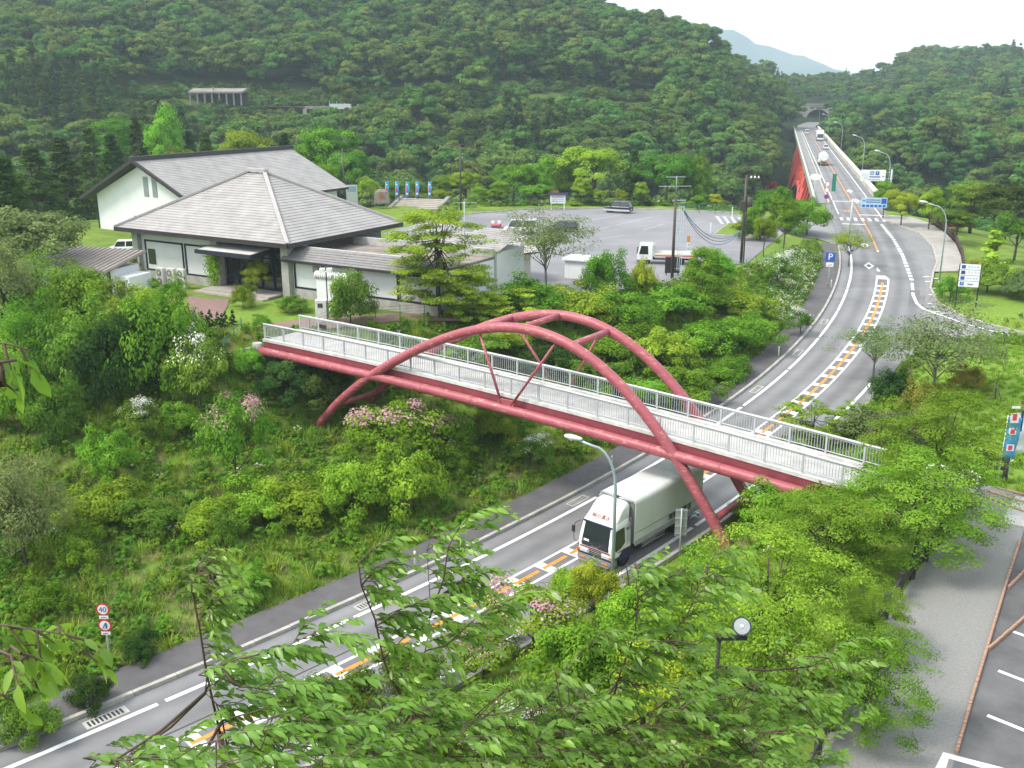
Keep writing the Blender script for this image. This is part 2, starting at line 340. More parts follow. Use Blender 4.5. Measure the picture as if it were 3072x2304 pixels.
def groundmat():
    m = bpy.data.materials.new('grassy_ground'); m.use_nodes = True; t = m.node_tree; p = t.nodes['Principled BSDF']; p.inputs['Roughness'].default_value = .95; p.inputs['Specular IOR Level'].default_value = .1
    g = N(t, 'ShaderNodeNewGeometry'); n1 = N(t, 'ShaderNodeTexNoise'); n1.inputs['Scale'].default_value = .35; n1.inputs['Detail'].default_value = 6; n1.inputs['Roughness'].default_value = .7
    n2 = N(t, 'ShaderNodeTexNoise'); n2.inputs['Scale'].default_value = 2.2; n2.inputs['Detail'].default_value = 6; n2.inputs['Roughness'].default_value = .75
    r1 = N(t, 'ShaderNodeValToRGB'); e = r1.color_ramp.elements; e[0].position = .35; e[0].color = (.09, .145, .025, 1); e[1].position = .62; e[1].color = (.155, .235, .035, 1)
    x = r1.color_ramp.elements.new(.72); x.color = (.225, .25, .06, 1)
    r2 = N(t, 'ShaderNodeValToRGB'); e = r2.color_ramp.elements; e[0].position = .56; e[0].color = (0, 0, 0, 1); e[1].position = .74; e[1].color = (1, 1, 1, 1)
    mx = N(t, 'ShaderNodeMix', data_type='RGBA'); mx.inputs['B'].default_value = (.16, .125, .075, 1)
    t.links.new(g.outputs['Position'], n1.inputs[0]); t.links.new(g.outputs['Position'], n2.inputs[0]); t.links.new(n1.outputs[0], r1.inputs[0]); t.links.new(n2.outputs[0], r2.inputs[0])
    t.links.new(r1.outputs[0], mx.inputs['A']); t.links.new(r2.outputs[0], mx.inputs['Factor'])
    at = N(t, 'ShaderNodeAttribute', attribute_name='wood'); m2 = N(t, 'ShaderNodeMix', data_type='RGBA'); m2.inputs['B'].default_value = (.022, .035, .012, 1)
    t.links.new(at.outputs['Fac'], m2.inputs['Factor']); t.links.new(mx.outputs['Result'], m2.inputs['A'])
    a3 = N(t, 'ShaderNodeAttribute', attribute_name='lawn'); m3 = N(t, 'ShaderNodeMix', data_type='RGBA')
    r3 = N(t, 'ShaderNodeValToRGB'); e = r3.color_ramp.elements; e[0].position = .35; e[0].color = (.10, .19, .022, 1); e[1].position = .68; e[1].color = (.19, .27, .045, 1)
    t.links.new(n2.outputs[0], r3.inputs[0]); t.links.new(a3.outputs['Fac'], m3.inputs['Factor']); t.links.new(m2.outputs['Result'], m3.inputs['A']); t.links.new(r3.outputs[0], m3.inputs['B'])
    t.links.new(m3.outputs['Result'], p.inputs['Base Color'])
    b = N(t, 'ShaderNodeBump'); b.inputs['Strength'].default_value = .6; b.inputs['Distance'].default_value = .15; t.links.new(n2.outputs[0], b.inputs['Height']); t.links.new(b.outputs[0], p.inputs['Normal'])
    MATS['ground'] = m; return m
X_, Y_ = GX.ravel(), GY.ravel()
FIELD = [W(2640,1240,4), W(2700,1120,4), W(2850,1020,4), W(3500,1130,4.2), W(3500,1650,ZR), W(2960,1460,ZR), W(2850,1480,ZR)]
FIELD2 = [W(2800,870,4.2), W(2890,850,4.4), W(3072,880,4.6), W(3500,950,4.6), W(3500,1050,4.2), W(3072,972,4.0), W(2870,930,4.0)]
LAWN = [W(640,945,ZP), W(690,880,ZP), W(900,880,ZP), W(990,930,ZP), W(900,965,ZP), W(760,965,ZP)]
LAWN2 = [W(2120,800,ZL), W(2240,790,ZL), W(2300,720,6), W(2440,730,5.4), W(2470,760,5), W(2440,840,4.6), W(2330,900,5), W(2140,860,6)]
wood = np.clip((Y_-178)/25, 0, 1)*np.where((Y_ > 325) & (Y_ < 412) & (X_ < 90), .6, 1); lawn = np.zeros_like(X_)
for P in (FIELD, FIELD2, LAWN, LAWN2): lawn = np.maximum(lawn, sst(.6-polyd(X_, Y_, P)/1.5))
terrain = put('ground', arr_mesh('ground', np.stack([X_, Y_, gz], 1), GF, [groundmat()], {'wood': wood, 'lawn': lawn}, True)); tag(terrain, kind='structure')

# ------------------------------------------------------------------ roads and paving
ASPH = mat('road_asphalt', (.16, .16, .165), .85, 0, .2, .22, .0, detail=10)
ASPH_NEW = mat('dark_asphalt', (.088, .084, .088), .9, 0, .18, .8, detail=10)
ASPH_OLD = mat('pale_asphalt', (.20, .20, .203), .9, 0, .13, .3, detail=10)
LINE_W = worn('road_white', (.66, .67, .66), (.28, .28, .29), .28, 5, .7)
LINE_O = worn('road_orange', (.62, .23, .035), (.3, .2, .12), .25, 5, .7)
def strip(s0, s1, o0, o1, dz, m, name, parent, step=1.5):
    k = max(2, int((s1-s0)/step)+1); ss = np.linspace(s0, s1, k); V = []
    for s in ss: V += [rp(s, o0, dz), rp(s, o1, dz)]
    F = [(2*i, 2*i+1, 2*i+3, 2*i+2) for i in range(k-1)]
    me = bpy.data.meshes.new(name); me.from_pydata([tuple(v) for v in V], [], F); me.materials.append(m)
    return put(name, me, parent)
def wheel_tracks(o, m):
    V = np.empty(len(o.data.vertices)*3); o.data.vertices.foreach_get('co', V)
    at = o.data.attributes.new('off', 'FLOAT', 'POINT'); at.data.foreach_set('value', np.tile([-4.75, 4.45], len(V)//6).astype(np.float32))
    t = m.node_tree; p = t.nodes['Principled BSDF']; src = p.inputs['Base Color'].links[0].from_socket; a = N(t, 'ShaderNodeAttribute', attribute_name='off'); ab = N(t, 'ShaderNodeMath', operation='ABSOLUTE'); ml = N(t, 'ShaderNodeMath', operation='MULTIPLY_ADD'); ml.inputs[1].default_value = 3.9; ml.inputs[2].default_value = -3.9
    co = N(t, 'ShaderNodeMath', operation='COSINE'); mr = N(t, 'ShaderNodeMapRange'); mr.inputs[1].default_value = -1; mr.inputs[3].default_value = .84; mr.inputs[4].default_value = 1.1; mx = N(t, 'ShaderNodeMix', data_type='RGBA', blend_type='MULTIPLY'); mx.inputs['Factor'].default_value = 1
    t.links.new(a.outputs['Fac'], ab.inputs[0]); t.links.new(ab.outputs[0], ml.inputs[0]); t.links.new(ml.outputs[0], co.inputs[0]); t.links.new(co.outputs[0], mr.inputs[0]); t.links.new(src, mx.inputs['A']); t.links.new(mr.outputs[0], mx.inputs['B']); t.links.new(mx.outputs['Result'], p.inputs['Base Color'])
road = tag(strip(0, RS[-1]-2, -4.75, 4.45, 0, ASPH, 'road', None), kind='structure')
wheel_tracks(road, ASPH)
def sheet(name, P, dz, m, parent=None, zf=None):
    bm = bmesh.new(); vs_ = [bm.verts.new((p[0], p[1], p[2]+dz)) for p in P]; f = bm.faces.new(vs_); bm.normal_update()
    if f.normal.z < 0: f.normal_flip()
    bmesh.ops.triangulate(bm, faces=[f]); me = bpy.data.meshes.new(name); bm.to_mesh(me); bm.free(); me.materials.append(m)
    return put(name, me, parent)
def entz(x, y):
    zr, d, _ = roadz(x, y); return zr+np.clip(ZL-zr, 0, 2)*sst((d-5)/17)
def gsheet(name, P, dz, m, st=1.3, parent=None, zf=None):    # paving that follows the road's height
    from mathutils.geometry import delaunay_2d_cdt
    B = []
    for a, c in zip(P, P[1:]+P[:1]):
        a, c = Vector((a[0], a[1])), Vector((c[0], c[1])); n = max(1, int((c-a).length/st)); B += [a.lerp(c, i/n) for i in range(n)]
    xs, ys = [p.x for p in B], [p.y for p in B]; gx_, gy_ = np.meshgrid(np.arange(min(xs), max(xs), st), np.arange(min(ys), max(ys), st)); gx_, gy_ = gx_.ravel(), gy_.ravel()
    k = polyd(gx_, gy_, P) < -st*.4; I = [Vector((x, y)) for x, y in zip(gx_[k], gy_[k])]; nb = len(B)
    v, e, f, *_ = delaunay_2d_cdt(B+I, [(i, (i+1) % nb) for i in range(nb)], [], 1, 1e-4)
    z = (zf or (lambda x, y: roadz(x, y)[0]))([p.x for p in v], [p.y for p in v])
    me = bpy.data.meshes.new(name); me.from_pydata([(p.x, p.y, q+dz) for p, q in zip(v, z)], [], f); me.materials.append(m); return put(name, me, parent)
tag(gsheet('side_road', LAYBY, -.012, ASPH_OLD), kind='structure')
s_e = chain(W(2500,700,5))[0]
lot = tag(sheet('car_park', [Vector((p.x, p.y, ZL)) for p in LOT], 0, mat('car_park_asphalt', (.185, .185, .195), .9, 0, .2, .1, detail=10)), kind='structure')
bm = bmesh.new(); E4 = ENTR
tag(gsheet('car_park_entrance', E4, -.02, ASPH_OLD, zf=entz), kind='structure')
# pavement on the far side of the road with kerb stones
s_a, s_b = 0, chain(W(2560,735,4.7))[0]
pav = tag(strip(s_a, s_b, -7.0, -4.95, .14, ASPH_NEW, 'pavement', None), kind='structure')
def kerbline(pts, parent, hw=.11, h=.18, L=1.95, first=None):
    pts = [Vector(p) for p in pts]; acc = [0]
    for a, b in zip(pts, pts[1:]): acc.append(acc[-1]+(b-a).length)
    me = first or MB().box(-L/2+.012, L/2-.012, -hw, hw, -.25, h).mesh('kerb_stone', mat('kerb_concrete', (.34, .33, .30), .85, 0, .25, 1.5))
    s = L/2; n = 0
    while s < acc[-1]:
        i = max(k for k in range(len(acc)-1) if acc[k] <= s); t = (s-acc[i])/(acc[i+1]-acc[i]+1e-9); p = pts[i].lerp(pts[i+1], t); d = pts[i+1]-pts[i]
        o = put('kerb_stone', me, parent, p, math.atan2(d.y, d.x)); o.rotation_euler.y = -math.atan2(d.z, d.xy.length); o.scale.z = 1+.04*math.sin(n*7.3); s += L; n += 1
    return me
KERB = kerbline([rp(s, -4.8) for s in np.arange(20, s_b, 3)], road)
kerbline([rp(s, 4.5) for s in np.arange(20, chain(W(2600,1165,2.4))[0], 3)], road, first=KERB)
kerbline([(p[0], p[1], roadz([p[0]], [p[1]])[0][0]) for p in LAYBY[1:12]], road, first=KERB)
kerbline([(p[0], p[1], ZL) for p in (W(1200,668,ZL), W(1330,650,ZL), W(1560,630,ZL), W(1800,626,ZL), W(2010,630,ZL), W(2200,640,ZL))], lot, first=KERB)
tag(gsheet('concrete_footpath', SIDEW, .12, mat('pale_footpath', (.30, .285, .26), .9, 0, .15, .6)), kind='structure')
# painted markings
mk = []
s = 22.0; i = 0
while s < chain(W(2560,740,4.7))[0]-2:
    e_ = s+9.6; strip(s, min(e_, s_b-1), -3.58, -3.34, .004, LINE_W, 'edge_line', road); s = e_+.35
s = 22.0
while s < chain(W(2600,1165,2.4))[0]:
    strip(s, s+9.6, 3.33, 3.57, .004, LINE_W, 'edge_line', road); s += 9.95
s_z0, s_z1 = 22.0, chain(W(2645,840,4))[0]; s_z2 = chain(W(2634,752,4.6))[0]
for o in (-.62, .62): strip(s_z0, s_z1, o-.085, o+.085, .004, LINE_W, 'centre_band_line', road)
s = s_z0
while s < s_z1-2.3:
    strip(s, s+.62, -.54, .54, .004, LINE_W, 'centre_band_bar', road, .4)
    strip(s+.1, s+2.05, -.125, .125, .008, LINE_O, 'centre_dash', road, .5); s += 2.3
V = [rp(s_z1, -.72, .004), rp(s_z1, .72, .004), rp(s_z1+6, .5, .004), rp(s_z2, .15, .004), rp(s_z2, -.1, .004), rp(s_z1+6, -.6, .004)]
MB().poly(V).obj('taper_marking', LINE_W, road)
strip(s_z2, chain(bY(455))[0], -.1, .1, .004, LINE_O, 'centre_line', road)
s_x = chain(W(2575,657,5))[0]     # pedestrian crossing
for o0, o1, nm in ((-3.3, -3.12, 'a'),): strip(s_x+6, S_BR1-14, -3.3, -3.12, .004, LINE_W, 'edge_line', road)
strip(s_x+24, S_BR1-14, 3.12, 3.3, .004, LINE_W, 'edge_line', road)
strip(s_x+1, s_x+20, 3.12, 3.3, .004, LINE_W, 'edge_line', road)
for k in range(7): strip(s_x-1.6, s_x+1.6, -3.3+k*1.05, -2.85+k*1.05, .006, LINE_W, 'crossing_bar', road)
strip(s_x-6, s_x-5.5, -3.3, .1, .004, LINE_W, 'stop_line', road); strip(s_x+5.5, s_x+6, -.1, 3.9, .004, LINE_W, 'stop_line', road)
strip(s_x+25.4, s_x+26, -3.3, 2.6, .003, LINE_W, 'bridge_joint', road)
def diamond(s, o, L=2.2, w_=.62):
    a, b = [], []
    m = MB(); q = [(s, o+w_), (s+L, o), (s, o-w_), (s-L, o)]; q2 = [(s, o+w_*.5), (s+L*.5, o), (s, o-w_*.5), (s-L*.5, o)]
    for i in range(4):
        j = (i+1) % 4; m.poly([rp(*q[i], .006), rp(*q[j], .006), rp(*q2[j], .006), rp(*q2[i], .006)])
    m.obj('diamond_marking', LINE_W, road)
for u, v, z in ((2594,735,4.7), (2607,796,4.4)): s, o = chain(W(u, v, z)); diamond(s, o)
for u, v in ((2549,573), (2569,602)): s, o = chain(W(u, v, 5)); diamond(s, o, 3.4, .6)
def textmesh(txt, size=1.0, bold=0):
    cu = bpy.data.curves.new('lettering', 'FONT'); cu.body = txt; cu.size = size; cu.align_x = 'CENTER'; cu.align_y = 'CENTER'; cu.resolution_u = 3; cu.offset = bold
    o = bpy.data.objects.new('lettering', cu); COL.objects.link(o); bpy.context.view_layer.update()
    me = bpy.data.meshes.new_from_object(o.evaluated_get(bpy.context.evaluated_depsgraph_get())); bpy.data.objects.remove(o); bpy.data.curves.remove(cu)
    return me
def text(txt, size, m, parent, loc, rot=(R(90), 0, 0), name='lettering', sx=1, sy=1, bold=0):
    me = textmesh(txt, size, bold); me.materials.clear(); me.materials.append(m); o = put(name, me, parent, loc); o.rotation_euler = rot; o.scale = (sx, sy, 1); return o
s, o = chain(W(2543,634,5)); q = rp(s, o, .008); text('40', 1.5, LINE_O, road, q, (0, 0, rdir(s)-math.pi/2), 'speed_marking', 1.0, 3.0)
# dotted line along the lay-by, then edge line into the side road
dl = [W(2645,672,5), W(2680,716,4.8), W(2708,768,4.5), W(2726,815,4.3), W(2737,842,4.2)]
def along(P, L):
    out = []; P = [Vector(p) for p in P]
    for a, b in zip(P, P[1:]):
        n = max(1, int(round((b-a).length/L)))
        for i in range(n): out.append((a.lerp(b, i/n), a.lerp(b, (i+.5)/n)))
    return out
def ribbon(name, P, w_, m, parent, dz=.006):
    P = [Vector(p) for p in P]; V = []
    for i, p in enumerate(P):
        d = (P[min(i+1, len(P)-1)]-P[max(i-1, 0)]); n = Vector((d.y, -d.x, 0)).normalized()*w_/2
        V += [p-n, p+n]
    V = [(v.x, v.y, v.z+dz) for v in V]; F = [(2*i, 2*i+1, 2*i+3, 2*i+2) for i in range(len(P)-1)]
    me = bpy.data.meshes.new(name); me.from_pydata(V, [], F); me.materials.append(m); return put(name, me, parent)
def onroad(p): return Vector((p[0], p[1], float(roadz([p[0]], [p[1]])[0][0])))
for a, b in along([onroad(p) for p in dl], 2.0): ribbon('dotted_line_dash', [onroad(a), onroad(a.lerp(b, 1.25))], .42, LINE_W, road, .012)
el = [onroad(p) for p in (W(2737,845,4.2), W(2740,880,4), W(2752,900,4), W(2772,913,4), W(2830,930,4), W(2900,950,4), W(3000,972,4), W(3120,995,4), W(3300,1030,4))]
ribbon('edge_line', el, .3, LINE_W, road, .006)
for u, v in ((2790,862),(2788,877),(2783,898),(2796,906),(2806,917),(2822,921),(2775,845),(2768,833),(2796,838)):
    a = onroad(W(u, v, 4.1)); ribbon('dotted_line_dash', [a, a+Vector((.9, .25, 0))], .3, LINE_W, road)
for u, v in ((2306,1168),(2440,1046),(2510,945),(1783,1520),(1130,1818),(345,2180)):     # gutter gratings
    s, o = chain(W(u, v, roadz([W(u, v, 1).x], [W(u, v, 1).y])[0][0])); g = strip(s-.9, s+.9, -4.35, -3.75, .005, CONC, 'gutter_frame', road, .6)
    for k in range(9): strip(s-.75+k*.17, s-.66+k*.17, -4.25, -3.85, .009, mat('iron_grate', (.03, .03, .03), .6), 'grate_bar', g, 1)

tag(sheet('gravel_path', [Vector((p.x, p.y, ZR)) for p in GRAV], 0, mat('grey_gravel', (.205, .205, .198), .95, 0, .2, 16, .2, detail=8)), kind='structure')
npk = tag(sheet('near_car_park', [Vector((p.x, p.y, ZR)) for p in NPARK], -.004, mat('near_asphalt', (.10, .10, .103), .9, 0, .3, .5, detail=10)), kind='structure')
for P in (((2995, 2012), (3140, 2068)), ((2962, 2146), (3140, 2218)), ((3040, 1895), (3140, 1930))): ribbon('bay_line', [W(u, v, ZR) for u, v in P], .16, LINE_W, npk, .002)
ribbon('bay_line', [W(2812, 2330, ZR), W(2838, 2266, ZR), W(3000, 2310, ZR), W(3200, 2370, ZR)], .3, LINE_W, npk, .002)
LOTW = worn('lot_line', (.36, .36, .36), (.16, .16, .17), .6, 3, .8)
for P in (((1740,667),(1860,645)),((1850,675),(1960,650)),((1770,690),(1830,680)),((2060,640),(2140,640)),((2075,668),(2120,664)),((1930,690),(1990,672)),((1800,717),(1870,707)),((2140,650),(2240,650))):
    ribbon('bay_line', [W(u, v, ZL) for u, v in P], .15, LOTW, lot, .004)
for k in range(5): ribbon('hatched_bar', [W(2150+k*22, 648+k*1.2, ZL), W(2168+k*20, 672, ZL)], .5, LOTW, lot, .005)
for k in range(4): ribbon('bay_line', [W(2085+k*40, 778-k*14, ZL), W(2150+k*36, 742-k*8+24, ZL)], .13, LOTW, lot, .004)

PATCH = mat('asphalt_patch', (.125, .125, .128), .9, 0, .2, 1.0)
for u0, v0, w_, l_ in ((2680,720,1.2,9), (2745,880,1.0,7), (1960,1330,.9,14), (620,2150,.8,16), (1480,1760,.7,10)):
    z = float(roadz([W(u0, v0, 2).x], [W(u0, v0, 2).y])[0][0]); s, o = chain(W(u0, v0, z)); strip(s-l_/2, s+l_/2, o-w_/2, o+w_/2, .0025, PATCH if w_ > .85 else mat('tar_seam', (.05, .05, .05), .8), 'repair_patch', road, 1.0) if w_ > .85 else strip(s-l_/2, s+l_/2, o-.05, o+.05, .0025, mat('tar_seam', (.05, .05, .05), .8), 'tar_seam', road, 1.0)
# ------------------------------------------------------------------ vegetation builders
F_FRESH = leafmat('fresh_leaf', (.085, .19, .014), (.28, .47, .045))
F_LIME = leafmat('lime_leaf', (.13, .23, .014), (.38, .51, .05))
F_MID = leafmat('mid_leaf', (.06, .14, .016), (.20, .345, .045))
F_GREY = leafmat('grey_leaf', (.085, .135, .045), (.25, .33, .12))
F_DARK = leafmat('dark_leaf', (.026, .06, .014), (.09, .155, .032))
F_CEDAR = leafmat('cedar_needles', (.018, .034, .010), (.075, .095, .022), .15)
F_HILL = leafmat('hill_leaf', (.04, .095, .022), (.15, .245, .046), .3, hue=.07)
F_MAPLE = leafmat('maple_leaf', (.08, .175, .016), (.28, .45, .048), hue=.03)
F_RED = leafmat('red_leaf', (.07, .02, .02), (.16, .05, .045))
F_ORANGE = leafmat('young_orange_leaf', (.17, .19, .025), (.42, .36, .08))
F_GRASS = leafmat('grass_blade', (.11, .195, .02), (.28, .43, .055), .3)
F_DRY = leafmat('dry_grass', (.16, .125, .065), (.36, .30, .17), .2, hue=.02)
P_PINK = leafmat('pink_petal', (.38, .17, .19), (.62, .40, .42), .2, hue=.02)
P_WHITE = leafmat('white_petal', (.55, .56, .50), (.8, .8, .76), .2, hue=.0)
def unit(rg, n):
    d = rg.normal(size=(n, 3)); return d/np.linalg.norm(d, axis=1)[:, None]
def leaves(P, Nn, rg, leaf, asp=.62, tang=None):
    n = len(P); Nn = Nn/np.linalg.norm(Nn, axis=1)[:, None]
    t = tang if tang is not None else unit(rg, n)
    t = t-(t*Nn).sum(1)[:, None]*Nn; t /= np.linalg.norm(t, axis=1)[:, None]+1e-9; b = np.cross(Nn, t)
    L = leaf*(.65+.7*rg.random(n))[:, None]; w_ = L*asp
    V = np.stack([P-t*L*.5, P+b*w_*.5+t*L*.05, P+t*L*.5-Nn*L*.12, P-b*w_*.5+t*L*.05], 1).reshape(-1, 3)
    F = np.arange(4*n).reshape(n, 4); return V, F
def clumps(rg, style, n, rx, rz):
    """clump centres (crown centre at the origin), each with a radius"""
    if style == 'cone':
        t = rg.random(n)**.8; h = -rz+2*rz*t; a = rg.random(n)*6.283; r = rx*(1-t)**.85*(.45+.55*rg.random(n))+.05*rx
        return np.stack([np.cos(a)*r, np.sin(a)*r, h-.12*r], 1), rx*(.16+.22*(1-t))
    if style == 'tier':
        k = 7; lv = rg.integers(0, k, n); t = (lv+.5)/k; h = -rz+2*rz*t+.05*rz*rg.normal(size=n); a = (rg.integers(0, 9, n)+lv*.37+.18*rg.normal(size=n))*6.283/9
        rm = rx*np.sin(np.clip(math.pi*(.18+.80*(1-t)), 0, math.pi/2+.6)); r = rm*rg.random(n)**.6
        return np.stack([np.cos(a)*r, np.sin(a)*r, h+.06*r], 1), rx*(.17+.05*rg.random(n))
    d = unit(rg, n); d[:, 2] = np.where(d[:, 2] < -.3, -d[:, 2], d[:, 2]); lob = 1+.28*np.sin(d[:, 0]*3.1+rg.random()*6)+.2*np.sin(d[:, 1]*4+rg.random()*6)
    if style == 'open': r = .35+.75*rg.random(n)**.7
    else: r = .5+.5*rg.random(n)**.5
    r = r*lob*.85
    return np.stack([d[:, 0]*r*rx, d[:, 1]*r*rx, d[:, 2]*r*rz], 1), rx*(.20+.14*rg.random(n))
def crown_mesh(name, seed, style='round', rx=2.0, rz=1.8, ncl=45, nlf=100, leaf=.16, m=None, up=.55, flat=.55, lift=None, flowers=None, droop=0):
    rg = np.random.default_rng(seed); C_, cr = clumps(rg, style, ncl, rx, rz); k = rg.integers(0, ncl, ncl*nlf); n = len(k)
    q = unit(rg, n)*(rg.random(n)**.42)[:, None]; q[:, 2] *= flat; P = C_[k]+q*cr[k][:, None]
    if droop: P[:, 2] -= droop*((P[:, 0]**2+P[:, 1]**2)/(rx*rx))
    out = P/np.array([rx, rx, rz]); Nn = np.array([0, 0, up])+.5*out+.8*q+.36*unit(rg, n)
    V, F = leaves(P, Nn, rg, leaf); cv = rg.random(ncl); v = np.repeat(np.clip(.45*rg.random(n)+.55*cv[k], 0, 1), 4); mi = np.zeros(n, int); mats = [m or F_MID]
    if flowers:
        fm, frac, fs = flowers; top = np.argsort(-(out[:, 2]+.6*rg.random(n)+.8*(cv[k] > .5)))[:int(n*frac)]; mi[top] = 1; mats.append(fm)
        for i in (0, 1, 2, 3): V[top*4+i] = P[top]+(V[top*4+i]-P[top])*fs
    V[:, 2] += rz if lift is None else lift
    return arr_mesh(name, V, F, mats, {'v': v}, mi=mi), C_+np.array([0, 0, rz if lift is None else lift])
def trunk_mesh(name, tips, h, r, m=BARK, nl=7, seed=0, lean=.05):
    rg = random.Random(seed); b = MB().mat(m); top = Vector((rg.uniform(-lean, lean)*h, rg.uniform(-lean, lean)*h, h))
    b.tube([(0, 0, -.4), top*.25+Vector((lean*.2*h, 0, 0)), top*.6, top], [r*1.15, r, r*.75, r*.3], 7)
    for i in range(min(nl, len(tips))):
        t = Vector(tips[i]); f = .35+.5*rg.random(); s_ = top*f; mid = s_.lerp(t, .5)+Vector((0, 0, -.06*h)); b.tube([s_, mid, t], [r*.45, r*.3, r*.1], 5)
    return b.mesh(name)
PROTO = {}
def proto(key, seed, style='round', rx=2.0, rz=1.8, ncl=45, nlf=100, leaf=.16, m=None, th=None, tr=None, bark=BARK, nl=7, lift=None, **kw):
    """crown and trunk meshes of one kind of plant; foot at the origin"""
    lift = rz if lift is None else lift
    cm, tips = crown_mesh(key+'_crown', seed, style, rx, rz, ncl, nlf, leaf, m, lift=lift, **kw)
    PROTO[key] = (cm, trunk_mesh(key+'_trunk', tips, th or lift+rz*.5, tr or rx*.055, bark, nl, seed), rx, lift+rz); return PROTO[key]
def plant(key, name, label, cat, loc, sc=1, rz=None, m=None, group=None, sz=None, names=('crown', 'trunk')):
    cm, tm, rx, h = PROTO[key]; o = thing(name, label, cat, loc, random.uniform(0, 6.28) if rz is None else rz, group); o.scale = (sc, sc, sz or sc)
    c = put(names[0], cm, o); put(names[1], tm, o)
    if m: c.material_slots[0].link = 'OBJECT'; c.material_slots[0].material = m
    return o
def Hit(u, v, lo=8, hi=900):
    d = ray(u, v); t = np.r_[np.arange(lo, 160, .25), np.arange(160, hi, 1.5)]; z = ground(d[0]*t, d[1]*t); below = np.nonzero(CAMZ+d[2]*t < z)[0]
    k = below[0] if len(below) else len(t)-1; return Vector((d[0]*t[k], d[1]*t[k], z[k]))
def at_px(key, u, vb, wpx, name, label, cat, hpx=None, **kw):
    """plant whose foot is seen at (u,vb) and whose crown spans wpx photo pixels"""
    p = Hit(u, vb); dep = p.y*_c+(CAMZ-p.z)*_s; cm, tm, rx, h = PROTO[key]; sc = wpx/3/FPX*dep/(2*rx)
    sz = (hpx/3/FPX*dep/math.cos(PITCH)/h) if hpx else None
    return plant(key, name, label, cat, p-Vector((0, 0, .05)), sc, sz=sz, **kw)
def scatter(name, pts, rz, sc, idx, protos, label, cat):
    """one mass of many plants nobody would count"""
    col = bpy.data.collections.new(name+'_kinds')
    for i, p in enumerate(protos):
        o = bpy.data.objects.new('%02d_%s_kind' % (i, name), p) if isinstance(p, bpy.types.Mesh) else p; col.objects.link(o)
    me = bpy.data.meshes.new(name); me.vertices.add(len(pts)); me.vertices.foreach_set('co', np.asarray(pts, np.float32).ravel())
    for n, a, ty in (('rz', rz, 'FLOAT'), ('sc', sc, 'FLOAT'), ('pi', idx, 'INT')):
        at = me.attributes.new(n, ty, 'POINT'); at.data.foreach_set('value', np.asarray(a, np.float32 if ty == 'FLOAT' else np.int32))
    g = bpy.data.node_groups.new(name, 'GeometryNodeTree'); g.interface.new_socket('Geometry', in_out='INPUT', socket_type='NodeSocketGeometry'); g.interface.new_socket('Geometry', in_out='OUTPUT', socket_type='NodeSocketGeometry')
    gi, go = N(g, 'NodeGroupInput'), N(g, 'NodeGroupOutput'); ip = N(g, 'GeometryNodeInstanceOnPoints'); ci = N(g, 'GeometryNodeCollectionInfo')
    ci.inputs['Collection'].default_value = col; ci.inputs['Separate Children'].default_value = True; ci.inputs['Reset Children'].default_value = True; ip.inputs['Pick Instance'].default_value = True
    def na(n, ty): a = N(g, 'GeometryNodeInputNamedAttribute', data_type=ty); a.inputs['Name'].default_value = n; return a.outputs['Attribute']
    cx = N(g, 'ShaderNodeCombineXYZ'); cs = N(g, 'ShaderNodeCombineXYZ'); s_ = na('sc', 'FLOAT')
    g.links.new(na('rz', 'FLOAT'), cx.inputs[2]); [g.links.new(s_, cs.inputs[i]) for i in range(3)]
    g.links.new(gi.outputs[0], ip.inputs['Points']); g.links.new(ci.outputs[0], ip.inputs['Instance']); g.links.new(na('pi', 'INT'), ip.inputs['Instance Index'])
    g.links.new(cx.outputs[0], ip.inputs['Rotation']); g.links.new(cs.outputs[0], ip.inputs['Scale']); g.links.new(ip.outputs[0], go.inputs[0])
    o = put(name, me); o.modifiers.new('scatter', 'NODES').node_group = g; return tag(o, label, cat, kind='stuff')

# ------------------------------------------------------------------ wooded hills
for i in range(6): proto('hill%d' % i, 100+i, 'round', 4.6, 4.4, 40, 120, .62, F_HILL, lift=7.2, th=9, tr=.25, up=.5)
for i in range(2): proto('hillcedar%d' % i, 120+i, 'cone', 3.0, 7.0, 60, 60, .62, F_DARK, lift=7.6, th=13, tr=.22)
rg = np.random.default_rng(5); hp = []
cx_, cy_ = [], []
for y in np.arange(236, 900, 6.0):
    dx = 6.3*(1+max(0, y-420)/700)
    x = np.arange(-.62*y-60, .62*y+60, dx); cx_.append(x+rg.normal(size=len(x))*1.7); cy_.append(y+rg.normal(size=len(x))*1.7)
hx, hy = np.concatenate(cx_), np.concatenate(cy_)
keep = rg.random(len(hx)) < np.clip(1.25-(hy-420)/1100, .35, 1); hx, hy = hx[keep], hy[keep]
hz = ground(hx, hy); _, hd, hs = roadz(hx, hy)
def project(x, y, z):
    z = z-CAMZ; d = y*_c-z*_s; return (512+1000*x/d)*3, (384-1000*(y*_s+z*_c)/d)*3, d
hu, hv, hdep = project(hx, hy, hz)
RAIL = [D(u, v, Y) for u, v, Y in ((-300,330,352),(250,325,350),(420,322,356),(560,318,366),(750,315,372),(900,318,376),(1020,318,378),(1200,316,380),(1500,312,384),(1750,316,392),(1900,320,398),(2000,326,404))]
rx_ = np.array([p.x for p in RAIL]); ry_ = np.array([p.y for p in RAIL]); rz_ = np.array([p.z for p in RAIL])
ry = np.interp(hx, rx_, ry_); onrail = (hy > ry-11) & (hy < ry+9) & (hx < rx_[-1]) & (hu > 380)
shed = (hu > 330) & (hu < 960) & (hy > ry-22) & (hy < ry+12)
brv = (hu > 2300) & (hu < 2475) & (hv > 415) & (hy < 470) & (hs < 0)
scr = (onrail | shed) & (np.abs(hy-ry) > 4.5)
